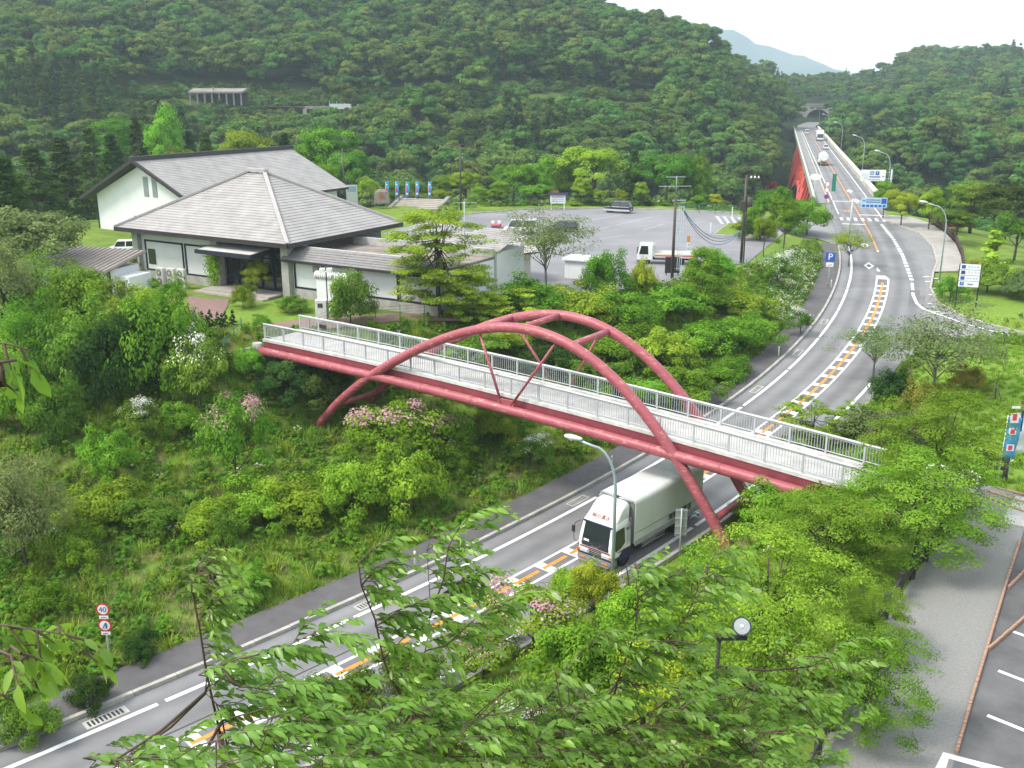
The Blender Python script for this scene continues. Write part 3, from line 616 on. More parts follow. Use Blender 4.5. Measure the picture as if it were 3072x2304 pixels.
ok = ~brv & (~(onrail | shed) | scr) & ~((hd < 9) & (hy < 615)) & ~((hd < 24) & (hy > 520) & (hy < 615)) & (hu > -250) & (hu < 3330) & (hv > -160) & (hv < 900) & ((hy > 236)) & ~((hu > 2380) & (hu < 2480) & (hy > 575) & (hy < 640))
clear = (hu > 2300) & (hu < 2620) & (hv > 240) & (hv < 330) & (hy > 600)      # scrubby clearing above the tunnel
sel = ok & ~(clear & (rg.random(len(hx)) < .1)); hx, hy, hz, hu, hv, hdep = [a[sel] for a in (hx, hy, hz, hu, hv, hdep)]
hsc = .70+.95*rg.random(len(hx))**1.7; hsc *= np.where(hy > 600, .95, 1); ry2 = np.interp(hx, rx_, ry_); sad = (hu > 2300) & (hu < 2700) & (hy > 600) & (hy < 900); hsc = np.where(sad, hsc*.62, hsc); band = (np.abs(hy-ry2) < 22) & (hu > 330) & (hx < rx_[-1]) & ((np.abs(hy-ry2) < 11) | (hu < 960)); hsc = np.where(band, .2+.16*rg.random(len(hx)), hsc)
ryy = np.interp(hx, rx_, ry_); lim = np.where(hu < 960, 342, 322); cap = (hv-lim)*hdep/(3*FPX*11.6); low = (hy < ryy) & (hu > 330) & (hu < 2000); strict = low & ((hu < 1000) | (rg.random(len(hx)) < .55)); hsc = np.where(strict, np.minimum(hsc, cap), hsc); good = hsc > .18; hx, hy, hz, hu, hv, hdep, hsc = [q[good] for q in (hx, hy, hz, hu, hv, hdep, hsc)]
hk = rg.integers(0, 6, len(hx)); ced = hnoise(hx, hy, 21, 1.5) > .42; hk = np.where(ced & (rg.random(len(hx)) < .8), 6+rg.integers(0, 2, len(hx)), hk)
order = np.argsort(hy-1000*((hu > 40) & (hu < 3040) & (hv < 560) & (hv > 20) & (hy < 400))); top = order[:290]; rest = order[290:]
keys = ['hill%d' % i for i in range(6)]+['hillcedar0', 'hillcedar1']
random.seed(3)
for i in top:
    ced_ = hk[i] > 5; side = 'right' if hu[i] > 2420 else 'left'; low = hy[i] < np.interp(hx[i], rx_, ry_)
    if side == 'right': lb = 'tall dark cedar on the wooded hill beyond the long bridge' if ced_ else 'round-crowned broadleaf tree on the wooded hill beyond the long bridge'; gp = 'trees on the hill beyond the long bridge'
    elif low: lb = 'tall dark cedar on the wooded slope below the railway' if ced_ else 'round-crowned broadleaf tree on the wooded slope below the railway'; gp = 'trees on the slope below the railway'
    else: lb = 'tall dark cedar on the wooded hill above the railway' if ced_ else 'round-crowned broadleaf tree on the wooded hill above the railway'; gp = 'trees on the hill above the railway'
    plant(keys[hk[i]], 'cedar_tree' if ced_ else 'broadleaf_tree', lb, 'tree', (hx[i], hy[i], hz[i]-.3), hsc[i], group=gp+(' (cedars)' if ced_ else ''))
scatter('hill_forest', np.stack([hx[rest], hy[rest], hz[rest]-.3], 1), rg.random(len(rest))*6.28, hsc[rest], hk[rest], [PROTO[k][0] for k in keys], 'dense green broadleaf forest covering the hillsides behind the car park', 'forest')

n = 1500; sx_ = rg.uniform(rx_[0]+60, rx_[-1], n); sy_ = np.interp(sx_, rx_, ry_)+rg.normal(size=n)*11; sz_ = ground(sx_, sy_); su, sv, sdp = project(sx_, sy_, sz_)
k = (su > 300) & (su < 2050) & (np.abs(sy_-np.interp(sx_, rx_, ry_)) > 4.2) & ~((su > 555) & (su < 740) & (sy_ > np.interp(sx_, rx_, ry_)-6) & (sy_ < np.interp(sx_, rx_, ry_)+4)); front = sy_ < np.interp(sx_, rx_, ry_)
scatter('hillside_scrub', np.stack([sx_[k], sy_[k], sz_[k]-np.where(front[k], 2.2, 1.6)], 1), rg.random(k.sum())*6.28, rg.uniform(.28, .46, k.sum()), rg.integers(0, 6, k.sum()), [PROTO[q][0] for q in keys[:6]], 'low green scrub along the railway on the hillside', 'scrub')
# ------------------------------------------------------------------ red arch footbridge
RED = worn('faded_red_paint', (.315, .074, .094), (.46, .235, .19), .8, 2.0, .45, streak=(.8, .8, 3.5))
REDD = mat('shaded_red_paint', (.22, .045, .06), .55, 0, .16, 1.5)  # same red with the shade under the deck put into its colour
ALU = mat('pale_aluminium', (.45, .47, .49), .45, .15, .06, 3)
DECKM = mat('pale_deck', (.40, .395, .38), .85, 0, .2, .9)
fb = thing('footbridge', 'red steel arch footbridge with white railings crossing above the road', 'footbridge', bp(-33, 2.2, 0))
FBI = Matrix.Translation(-fb.location)
def fbm(b, name, m, parent=fb, **kw):
    o = b.obj(name, m, parent, **kw)
    if parent is fb: o.data.transform(FBI)
    return o
ts = np.polyfit([-56.5,-46.4,-41,-35,-30.2,-25.7,-21.6,-17.8,-16,-9], [6.12,6.28,6.24,6.05,5.78,5.58,5.37,5.12,5.02,4.75], 2)
tz = lambda s: float(np.polyval(ts, s))
rs_ = np.polyfit([-51.1,-48.4,-47.4,-46,-44.4,-40.3,-36.6,-34.3,-30.9,-27.8,-25.7,-24.2,-23.6,-22.4,-21.2,-20.1,-19.2], [1.9,4.35,5.0,6.23,7.14,9.5,10.75,11.06,10.76,9.66,8.43,7.1,6.02,4.42,2.74,1.43,.45], 5)
rz5 = lambda s: float(np.polyval(rs_, s))
S0, S1, WB = -57.2, -12.0, 4.4
for off in (0, WB):
    fbm(MB().tube([bp(s, off, rz5(s)) for s in np.linspace(-51.6, -19.0, 60)], .31, 14), 'arch_rib', RED)
    fbm(MB().tube([bp(s, off, tz(s)) for s in np.linspace(S0, S1+1, 40)], .31, 14), 'lower_chord', RED)
    for s in np.arange(-54, -15, 4.2): fbm(MB().tube([bp(s, off, tz(s)), bp(s+.06, off, tz(s+.06))], .318, 14), 'weld_ring', RED)
    g = MB(); y0, y1 = (.34, .5) if off == 0 else (WB-.5, WB-.34)
    ss = np.linspace(S0, S1, 30)
    for a, b in zip(ss, ss[1:]): g.hexa([bp(a, y0, tz(a)+.08), bp(b, y0, tz(b)+.08), bp(b, y1, tz(b)+.08), bp(a, y1, tz(a)+.08)], [bp(a, y0, tz(a)+.66), bp(b, y0, tz(b)+.66), bp(b, y1, tz(b)+.66), bp(a, y1, tz(a)+.66)])
    fbm(g, 'edge_girder', REDD)
    # V hangers from the crown to the chord
    bs = -34.6 if off == 0 else -33.4
    for t_ in ((-36.6, -31.0) if off == 0 else (-37.2, -30.6)):
        fbm(MB().tube([bp(bs+(.35 if t_ > bs else -.35), off, tz(bs)+.3), bp(t_, off, rz5(t_)-.25)], .085, 8), 'hanger', RED)
    gp = MB().box(-.6, .6, -.06, .06, -.1, .34).obj('gusset_plate', RED, fb); gp.matrix_local = Matrix.Translation(bp(bs, off, tz(bs)+.3)-fb.location) @ Matrix.Rotation(-BAZ, 4, 'Z')
    for s_, z_ in ((-51.75, 1.15), (-18.85, .1)):
        q = MB().box(-.5, .5, -.5, .5, -.12, .1).obj('base_plate', RED, fb); q.matrix_local = Matrix.Translation(bp(s_, off, z_)-fb.location) @ Matrix.Rotation(-BAZ, 4, 'Z') @ Matrix.Rotation(R(30 if s_ < -30 else -30), 4, 'Y')
        for a in (-.36, .36):
            for b in (-.36, .36): k = MB().lathe([(.05, 0), (.05, .14), (.02, .16)], 6).obj('anchor_bolt', RED, q, (a, b, .1))
for s in (-37.2, -33.6, -30.0): fbm(MB().tube([bp(s, 0, rz5(s)), bp(s, WB, rz5(s))], .2, 12), 'cross_strut', RED)
for s in (-49.6, -20.6): fbm(MB().tube([bp(s, 0, rz5(s)), bp(s, WB, rz5(s))], .2, 12), 'cross_strut', RED)
for s in np.arange(-55, -15, 5.2): fbm(MB().bar(bp(s, 0, tz(s)+.02), bp(s, WB, tz(s)+.02), .24, .3), 'cross_beam', REDD)
d = MB(); ss = np.linspace(S0, S1, 30)
for a, b in zip(ss, ss[1:]): d.hexa([bp(a, .52, tz(a)+.5), bp(b, .52, tz(b)+.5), bp(b, WB-.52, tz(b)+.5), bp(a, WB-.52, tz(a)+.5)], [bp(a, .52, tz(a)+.72), bp(b, .52, tz(b)+.72), bp(b, WB-.52, tz(b)+.72), bp(a, WB-.52, tz(a)+.72)])
fbm(d, 'deck', DECKM)
for off in (.45, WB-.45):
    k = MB()
    for a, b in zip(ss, ss[1:]): k.hexa([bp(a, off-.16, tz(a)+.66), bp(b, off-.16, tz(b)+.66), bp(b, off+.16, tz(b)+.66), bp(a, off+.16, tz(a)+.66)], [bp(a, off-.16, tz(a)+.86), bp(b, off-.16, tz(b)+.86), bp(b, off+.16, tz(b)+.86), bp(a, off+.16, tz(a)+.86)])
    fbm(k, 'deck_kerb', mat('white_kerb', (.52, .52, .50), .8, 0, .2, 1.5))
bal_me = MB().box(-.014, .014, -.014, .014, 0, .82).mesh('baluster', ALU)
post_me = MB().box(-.05, .05, -.045, .045, 0, 1.02).mesh('railing_post', ALU)
for off, near in ((.45, True), (WB-.45, False)):
    fbm(MB().tube([bp(s, off, tz(s)+1.95) for s in np.linspace(S0, S1, 40)], .075, 8), 'hand_rail', ALU)
    fbm(MB().tube([bp(s, off, tz(s)+1.03) for s in np.linspace(S0, S1, 40)], .03, 6), 'bottom_rail', ALU)
    fbm(MB().tube([bp(s, off, tz(s)+1.84) for s in np.linspace(S0, S1, 40)], .025, 6), 'upper_rail', ALU)
    for s in np.arange(S0+.1, S1, 2.05): o = put('railing_post', post_me, fb, bp(s, off, tz(s)+.86)-fb.location, -BAZ)
    bs_ = [s for s in np.arange(S0+.1, S1, .157)]
    if near:
        for s in bs_[:288]: put('baluster', bal_me, fb, bp(s, off, tz(s)+1.03)-fb.location, -BAZ)
    else:
        b = MB()
        for s in bs_:
            p = bp(s, off, tz(s)+1.03); b.box(p.x-.015, p.x+.015, p.y-.015, p.y+.015, p.z, p.z+.82)
        tag(fbm(b, 'far_balusters', ALU), kind='stuff')
b = MB(); p = bp(S0+2.6, WB-.5, tz(S0)+1.45); put('name_plate', MB().box(-.35, .35, -.02, .02, -.14, .14).mesh('name_plate', BLACK), fb, p-fb.location, -BAZ)
for off in (0, WB): fbm(MB().tube([bp(S0-.3, off, tz(S0)-.9), bp(S0-.3, off, tz(S0)+.55)], .36, 12), 'end_bollard', CONC)
ab = MB(); a = S0-.1; ab.hexa([bp(a-1.2, -.4, 2.5), bp(a, -.4, 2.5), bp(a, WB+.4, 2.5), bp(a-1.2, WB+.4, 2.5)], [bp(a-1.2, -.4, tz(a)+.1), bp(a, -.4, tz(a)+.1), bp(a, WB+.4, tz(a)+.1), bp(a-1.2, WB+.4, tz(a)+.1)])
fbm(ab, 'abutment', CONC_OLD)
ab = MB(); a = S1+1.0; ab.hexa([bp(a-.9, -.4, 1.5), bp(a, -.4, 1.5), bp(a, WB+.4, 1.5), bp(a-.9, WB+.4, 1.5)], [bp(a-.9, -.4, tz(a)+.3), bp(a, -.4, tz(a)+.3), bp(a, WB+.4, tz(a)+.3), bp(a-.9, WB+.4, tz(a)+.3)])
fbm(ab, 'abutment', CONC_OLD)
ap_ = MB(); a, b = S1, -5.5; ap_.hexa([bp(a, .3, 5.0), bp(b, .3, 5.2), bp(b, WB-.3, 5.2), bp(a, WB-.3, 5.0)], [bp(a, .3, tz(a)+.7), bp(b, .3, ZR+.06), bp(b, WB-.3, ZR+.06), bp(a, WB-.3, tz(a)+.7)]); fbm(ap_, 'approach_slab', DECKM)
for off in (0, WB): fbm(MB().hexa([bp(-53.6, off-1.5, -.6), bp(-50.2, off-1.5, -.6), bp(-50.2, off+1.5, -.6), bp(-53.6, off+1.5, -.6)], [bp(-53.3, off-1.3, 2.0), bp(-50.6, off-1.3, .85), bp(-50.6, off+1.3, .85), bp(-53.3, off+1.3, 2.0)]), 'footing', CONC_OLD)
for off in (0, WB): fbm(MB().hexa([bp(-19.9, off-.9, -1.5), bp(-17.6, off-.9, -1.5), bp(-17.6, off+.9, -1.5), bp(-19.9, off+.9, -1.5)], [bp(-19.7, off-.8, -.1), bp(-17.9, off-.8, .4), bp(-17.9, off+.8, .4), bp(-19.7, off+.8, -.1)]), 'footing', CONC_OLD)
# white landing slab at the near end of the bridge
lp = W(2880, 1440, ZR)
ls = MB().box(-1.5, 1.2, -1.1, 1.1, -.6, .2).obj('landing_block', mat('white_concrete', (.66, .66, .64), .7, 0, .06, 2), None, lp+Vector((-.3, 0, .1)), -BAZ, bevel=.03); tag(ls, 'white painted concrete block at the near end of the footbridge', 'block')

# ------------------------------------------------------------------ box lorry under the footbridge
NAVY = mat('navy_paint', (.012, .016, .06), .35, 0, .1, 3)
TWHITE = mat('lorry_white', (.70, .72, .70), .32, 0, .05, 1.2, spec=.5)
TGREY = mat('lorry_box_grey', (.58, .61, .58), .5, 0, .07, .8, streak=(1, 1, .25))
GLASS = glass()
CHROME = mat('dull_chrome', (.45, .46, .47), .3, .7, .1, 8)
LAMP = mat('headlamp_glass', (.55, .57, .58), .15, .2, .2, 14)
TAIL = mat('red_lamp', (.35, .02, .015), .3, 0, .1, 8); AMBER = mat('amber_lamp', (.55, .2, .03), .3, 0, .1, 8)
def wheel_mesh(r=.46, w_=.26, dish=True):
    b = MB().mat(BLACK); b.lathe([(r*.62, -w_/2), (r*.95, -w_/2), (r, -w_*.3), (r, w_*.3), (r*.95, w_/2), (r*.62, w_/2)], 20, axis='y')
    return b.mesh('tyre')
def rim_mesh(r=.46, w_=.26):
    b = MB(); b.lathe([(r*.6, w_*.42), (r*.45, w_*.3), (r*.28, w_*.3), (r*.26, w_*.48), (r*.1, w_*.5)], 16, axis='y')
    for k in range(6): t = k*math.pi/3; c = (r*.42*math.sin(t), w_*.36, r*.42*math.cos(t)); b.lathe([(.025, -.02), (.025, .03)], 6, c, 'y')
    return b.mesh('rim', mat('steel_rim', (.34, .35, .35), .45, .3, .2, 8))
def wheel(parent, x, y, r, w_, tm=None, rm=None):
    o = put('wheel', tm or wheel_mesh(r, w_), parent, (x, y, r)); a = put('rim', rm or rim_mesh(r, w_), o)
    if y < 0: a.rotation_euler = (0, 0, math.pi)
    return o
fr = W(1650+500/3.687, 1300+1425/3.687, .4); s_t, o_t = chain(fr); o_t = 1.95; base = rp(s_t, o_t, 0); th = rdir(s_t+4)+math.pi
lorry = thing('box_lorry', 'white box lorry with dark windscreen driving beneath the red footbridge', 'lorry', base, th)
# local: front at x=0 facing +x, y to the left of travel, z up
BW = 1.16
cab = MB().mat(TWHITE)
def ring(b, secs):   # loft of closed polygons
    n = len(secs[0]); o = len(b.v)
    for s_ in secs: b.v += [tuple(p) for p in s_]
    for i in range(len(secs)-1):
        for j in range(n): j2 = (j+1) % n; b.face((o+i*n+j, o+i*n+j2, o+(i+1)*n+j2, o+(i+1)*n+j))
    b.face([o+j for j in range(n)][::-1]); b.face([o+(len(secs)-1)*n+j for j in range(n)]); return b
def rrect(x0, x1, y, z, r=.12, k=3):  # rounded rectangle in plan
    P = []
    for cx, cy, a0 in ((x1-r, y-r, 0), (x0+r, y-r, 90), (x0+r, -y+r, 180), (x1-r, -y+r, 270)):
        for i in range(k+1): t = R(a0+90*i/k); P.append((cx+r*math.cos(t), cy+r*math.sin(t), z))
    return P
ring(cab, [rrect(-1.75, -.02, BW-.02, .62, .14), rrect(-1.75, 0, BW, .95, .16), rrect(-1.75, 0, BW, 1.35, .16), rrect(-1.75, -.09, BW-.02, 1.75, .18), rrect(-1.75, -.26, BW-.08, 2.42, .2), rrect(-1.72, -.36, BW-.14, 2.56, .2)])
cabo = cab.obj('cab', TWHITE, lorry, bevel=.015)
ws = MB(); k = 6
xw = lambda z: (-.0 if z < 1.35 else -.09*(z-1.35)/.4 if z < 1.75 else -.09-.17*(z-1.75)/.67)+.012
pts = [(-1.02, 1.22), (1.02, 1.22), (1.04, 1.5), (.98, 2.33), (.9, 2.4), (-.9, 2.4), (-.98, 2.33), (-1.04, 1.5)]
def wsx(y, z): return xw(z)-max(0, abs(y)-.82)**2*1.6
gr = MB(); rows = np.linspace(1.1, 2.42, 6); cols = np.linspace(-1.04, 1.04, 9)
for i in range(5):
    for j in range(8):
        q = [(wsx(cols[j+a], rows[i+b])+.012, cols[j+a]*(1.04-.06*(rows[i+b]-1.2)), rows[i+b]) for a, b in ((0, 0), (1, 0), (1, 1), (0, 1))]; gr.poly(q)
wso = gr.obj('windscreen', GLASS, cabo)
MB().box(.015, .02, -.75, -.4, 1.34, 1.5).obj('dashboard_card', mat('paper', (.6, .66, .64), .8), wso)
MB().box(-.05, .03, -.98, .98, 2.40, 2.48).obj('visor', NAVY, cabo, (-.24, 0, -.02))
MB().bar((.02, -.95, 1.26), (.02, -.1, 1.3), .02).obj('wiper', BLACK, cabo); MB().bar((.02, .0, 1.26), (.02, .85, 1.3), .02).obj('wiper', BLACK, cabo)
for sy in (1, -1):
    y = sy*(BW+.004); sw = MB().extr([(-.2, y-sy*.03, 1.3), (-.34, y-sy*.06, 2.28), (-1.1, y-sy*.06, 2.3), (-1.1, y, 1.42), (-.75, y, 1.2), (-.3, y, 1.12)], (0, sy*.02, 0)); dr = MB().extr([(-.14, y-sy*.002, .78), (-.14, y-sy*.002, 1.1), (-.2, y-sy*.02, 1.3), (-.38, y-sy*.07, 2.36), (-1.16, y-sy*.07, 2.36), (-1.16, y-sy*.002, .78)], (0, sy*.012, 0)).obj('door', TWHITE, lorry)
    sw.obj('side_window', GLASS, dr); MB().box(-1.08, -.95, y-.02, y+.03, 1.02, 1.07).obj('door_handle', BLACK, dr)
    MB().extr([(-1.3, y-sy*.05, 1.45), (-1.3, y-sy*.07, 2.2), (-1.56, y-sy*.07, 2.2), (-1.56, y-sy*.05, 1.45)], (0, sy*.015, 0)).obj('quarter_window', GLASS, cabo)
    a = MB().tube([(-.05, sy*1.1, 1.1), (.12, sy*1.32, 1.25), (.15, sy*1.36, 1.9), (.05, sy*1.3, 2.25), (-.15, sy*1.1, 2.38)], .018, 6).obj('mirror_arm', BLACK, lorry)
    MB().box(.1, .19, sy*1.36-.09, sy*1.36+.09, 1.72, 2.1).obj('mirror', BLACK, a, bevel=.02)
    MB().box(-.04, .045, sy*.72-.24, sy*.72+.24, .70, .88).obj('headlamp', LAMP, cabo, bevel=.02)
    MB().box(-.06, .02, sy*1.05-.1, sy*1.05+.09, .74, .84).obj('indicator', AMBER, cabo)
    # stripes
    MB().box(-1.75, .012, y-.008, y+.008, .98, 1.06).obj('red_stripe', mat('maroon_stripe', (.18, .015, .03), .4), cabo)
    MB().box(-1.75, .012, y-.008, y+.008, .62, .78).obj('navy_stripe', NAVY, cabo)
    # steps ladder behind the door
    for k in (0, 1): MB().bar((-1.3-.25*k, sy*(BW+.05), 1.3), (-1.3-.25*k, sy*(BW+.05), 2.75), .03).obj('grab_rail', CHROME, cabo)
    for z in (1.5, 1.8, 2.1, 2.4, 2.7): MB().bar((-1.3, sy*(BW+.05), z), (-1.55, sy*(BW+.05), z), .025).obj('ladder_rung', CHROME, cabo)
MB().box(0, .016, -1.0, 1.0, .98, 1.05).obj('red_stripe', MATS['maroon_stripe'], cabo)
for z in (.92, .82, .72): MB().box(-.02, .012, -.42, .42, z-.03, z+.03).obj('grille_slot', BLACK, cabo)
MB().box(-.02, .014, -1.1, 1.1, .56, .66).obj('navy_band', NAVY, cabo)
bu = MB(); ring(bu, [rrect(-.55, .12, 1.17, .28, .2), rrect(-.55, .14, 1.18, .42, .2), rrect(-.55, .1, 1.17, .58, .2)]); buo = bu.obj('bumper', mat('bumper_grey', (.16, .17, .18), .45, 0, .1, 4), lorry)
MB().box(.1, .16, -1.0, 1.0, .24, .31).obj('bumper_lip', CHROME, buo); MB().box(.12, .16, -.2, .2, .36, .52).obj('number_plate', mat('green_plate', (.04, .2, .1), .5), buo)
for sy in (1, -1): MB().box(.1, .155, sy*.75-.18, sy*.75+.18, .40, .5).obj('fog_lamp', AMBER, buo)
text('ISUZU', .17, CHROME, cabo, (.03, 0, 1.13), (R(90), 0, R(90)))
# roof deflector
de = MB(); secs = []
for x, h, y in ((-.35, 2.58, .98), (-.55, 2.72, 1.0), (-.8, 3.02, .98), (-1.05, 3.3, .95), (-1.3, 3.45, .94), (-1.7, 3.5, .94), (-1.78, 3.46, .93)):
    r_ = min(.22, (h-2.5)*.5+.02); secs.append([(x, -y, 2.5), (x, -y*1.0, h-r_), (x, -y+r_*.5, h-r_*.25), (x, -y+r_*1.4, h), (x, y-r_*1.4, h), (x, y-r_*.5, h-r_*.25), (x, y, h-r_), (x, y, 2.5)])
ring(de, secs); deo = de.obj('roof_deflector', TWHITE, lorry, bevel=.03)
for f in deo.data.polygons: f.use_smooth = True
pl = MB().box(-.02, .02, -.62, .62, -.11, .11).obj('roof_sign', mat('sign_cream', (.7, .68, .6), .5, 0, .03), deo, (-.5, 0, 2.76)); pl.rotation_euler = (0, R(-38), 0)
text('横田運送', .27, mat('maroon_ink', (.12, .01, .02), .5), pl, (.026, 0, 0), (R(90), 0, R(90)), sx=1.1, bold=.006)
# box
bx_ = MB(); XB0, XB1, YB, ZB0, ZB1 = -1.98, -8.95, 1.2, 1.02, 3.58
def boxsec(x):
    P = [(x, -YB, ZB0)]
    for i in range(6): t = R(180-18*i); P.append((x, -YB+.3+.3*math.cos(t), ZB1-.3+.3*math.sin(t)))
    for i in range(6): t = R(90-18*i); P.append((x, YB-.3+.3*math.cos(t), ZB1-.3+.3*math.sin(t)))
    P.append((x, YB, ZB0)); return P
ring(bx_, [boxsec(XB0), boxsec(XB1)]); bxo = bx_.obj('cargo_box', TGREY, lorry)
rb = MB(); P = boxsec(0)[1:-1]
for x in np.linspace(-2.6, -8.4, 9):
    q = MB(); ring(q, [[(x+dx, p[1]*1.004, 2.3+(p[2]-2.3)*1.006) for p in boxsec(0)[1:-1]]+[(x+dx, YB-.05, ZB1-.33), (x+dx, -YB+.05, ZB1-.33)] for dx in (0, -.04)]); q.obj('roof_bow', TGREY, bxo)
MB().box(XB0+.01, XB0+.05, -1.14, 1.14, ZB0, ZB1-.25).obj('box_front_panel', mat('shaded_grey', (.17, .18, .18), .6, 0, .15, 3), bxo)  # shade between cab and box put into the panel's darker grey
MB().tube([(XB0+.1, -1.1, ZB1-.1), (XB0+.1, 1.1, ZB1-.1)], .05, 8).obj('roller_bar', CHROME, bxo); MB().box(XB0+.02, XB0+.16, -.15, .15, ZB1-.16, ZB1-.02).obj('roller_motor', BLACK, bxo)
for sy in (1, -1):
    y = sy*(YB+.012); MB().box(XB1+.02, XB0-.02, min(y-sy*.05, y), max(y-sy*.05, y), ZB0-.14, ZB0+.16).obj('side_rail', mat('rail_grey', (.38, .40, .40), .45, .2, .1, 3), bxo)
    for x in np.linspace(-2.4, -8.6, 9): MB().lathe([(.045, 0), (.045, .03), (.02, .035)], 8, axis='y').obj('tarpaulin_button', CHROME, bxo, (x, y if sy > 0 else y-.03, ZB0+.02))
    MB().bar((XB0-.02, y, ZB0+.62), (XB1+.02, y, ZB0+.62), .012, .02).obj('tarpaulin_seam', MATS['shaded_grey'], bxo)
    t_ = text('㈲横田運送', .42, mat('black_ink', (.03, .03, .035), .5), bxo, (-6.5, sy*(YB+.016), ZB0+.42), (R(90), 0, R(180) if sy > 0 else 0), sx=1.15, bold=.01)
    for z in (.48, .66): MB().bar((-2.9, sy*1.05, z), (-5.2, sy*1.05, z), .03, .07).obj('side_guard', CHROME, lorry)
    for z in (.5, .68): MB().bar((-7.9, sy*1.05, z), (-8.8, sy*1.05, z), .03, .05).obj('side_guard', CHROME, lorry)
MB().box(-8.8, -.4, -.42, .42, .55, .85).obj('chassis', BLACK, lorry); MB().box(-8.7, -1.9, -.9, .9, .88, 1.02).obj('subframe', BLACK, lorry)
MB().box(-4.4, -3.2, .5, 1.0, .42, .82).obj('fuel_tank', CHROME, lorry, bevel=.06); MB().box(-5.4, -4.7, .5, 1.0, .42, .85).obj('battery_box', BLACK, lorry)
MB().box(-8.85, -8.75, -1.15, 1.15, .4, .55).obj('rear_bumper', CHROME, lorry)
for x in (-1.2, -6.5):
    for sy in (1, -1): wheel(lorry, x, sy*.98, .46, .28 if x > -3 else .5)
for sy in (1, -1): MB().extr([(-.55, sy*1.0, .5), (-.62, sy*1.0, .85), (-.9, sy*1.0, 1.02), (-1.5, sy*1.0, 1.02), (-1.78, sy*1.0, .85), (-1.85, sy*1.0, .5)], (0, sy*.19, 0)).obj('wheel_arch', NAVY if sy else BLACK, lorry)
# ------------------------------------------------------------------ red arch road bridge and tunnel
REDB = mat('bridge_red', (.44, .06, .042), .55, 0, .18, .08)
rb_ = thing('arch_road_bridge', 'long red steel deck arch bridge carrying the road across the valley to the tunnel', 'bridge', rp(S_BR0+160, 0, 0))
RBI = Matrix.Translation(-rb_.location)
def rbm(b, name, m, **kw):
    o = b.obj(name, m, rb_, **kw); o.data.transform(RBI); return o
def slab(o0, o1, z0, z1, s0=S_BR0-1, s1=S_BR1, n=50):
    b = MB(); ss = np.linspace(s0, s1, n)
    for a, c in zip(ss, ss[1:]): b.hexa([rp(a, o0, z0), rp(a, o1, z0), rp(c, o1, z0), rp(c, o0, z0)], [rp(a, o0, z1), rp(a, o1, z1), rp(c, o1, z1), rp(c, o0, z1)])
    return b
PARA = mat('pale_parapet', (.42, .40, .34), .85, 0, .18, .12)
rbm(slab(-6.6, 5.2, -1.2, -.03), 'deck_slab', mat('grey_green_steel', (.20, .25, .22), .6, 0, .15, .2))
rbm(slab(-6.45, -4.3, -.02, .2), 'footway', ASPH_OLD); rbm(slab(-4.3, -4.05, 0, .45), 'footway_kerb', PARA)
rbm(slab(4.45, 5.2, -.02, 1.0), 'parapet', PARA); rbm(slab(-6.75, -6.45, -.6, .9), 'parapet', mat('green_parapet', (.26, .32, .27), .6, 0, .1, .3))
rbm(slab(4.3, 5.35, 1.0, 1.12), 'parapet_cap', mat('cap_cream', (.50, .48, .40), .8, 0, .1, .2)); rbm(slab(-6.8, -6.4, .9, 1.0), 'parapet_cap', MATS['cap_cream'])
sa, sb = S_BR0+6, S_BR0+246; sm_, hl = (sa+sb)/2, (sb-sa)/2
az_ = lambda s: -46*((s-sm_)/hl)**2-3.5
for off, sg in ((-5.2, -1), (4.2, 1)):
    ss = np.linspace(sa, sb, 20); of = lambda z: off+sg*.24*max(0, -z-1.5)
    for dz in (0, -4.5):
        b = MB()
        for a, c in zip(ss, ss[1:]): b.bar(rp(a, of(az_(a)+dz), az_(a)+dz), rp(c, of(az_(c)+dz), az_(c)+dz), 1.0, 1.3)
        rbm(b, 'arch_rib', REDB)
    for i, s in enumerate(ss):
        if i % 1 == 0: rbm(MB().bar(rp(s, of(az_(s)-4.5), az_(s)-4.5), rp(s, off, -1.2), .6, .6), 'spandrel_post', REDB)
        if i < len(ss)-1: rbm(MB().bar(rp(s, of(az_(s)-4.5), az_(s)-4.5), rp(ss[i+1], of(az_(ss[i+1])), az_(ss[i+1])), .45, .45), 'web_member', REDB)
    rbm(slab(off-.25, off+.25, -3.0, -1.2), 'edge_girder', REDB)
ss = np.linspace(sa, sb, 26)
for i, s in enumerate(ss):
    for z in (az_(s), az_(s)-4.5): rbm(MB().bar(rp(s, -5.2, z), rp(s, 4.2, z), .4, .4), 'cross_member', REDB)
    if abs(s-sm_) > hl*.35: rbm(MB().bar(rp(s, -5.2, az_(s)), rp(s, 4.2, -2), .3, .3), 'sway_brace', REDB); rbm(MB().bar(rp(s, 4.2, az_(s)), rp(s, -5.2, -2), .3, .3), 'sway_brace', REDB)
for s in (sa-3, sb+4): rbm(slab(-6.0, 5.0, -60 if s > sm_ else -30, -1.2, s-2.2, s+2.2, 2), 'pier', CONC_OLD)
for s in np.arange(sb+20, S_BR1, 22): rbm(slab(-4.5, 3.5, -40, -1.2, s-1.2, s+1.2, 2), 'pier', CONC_OLD)
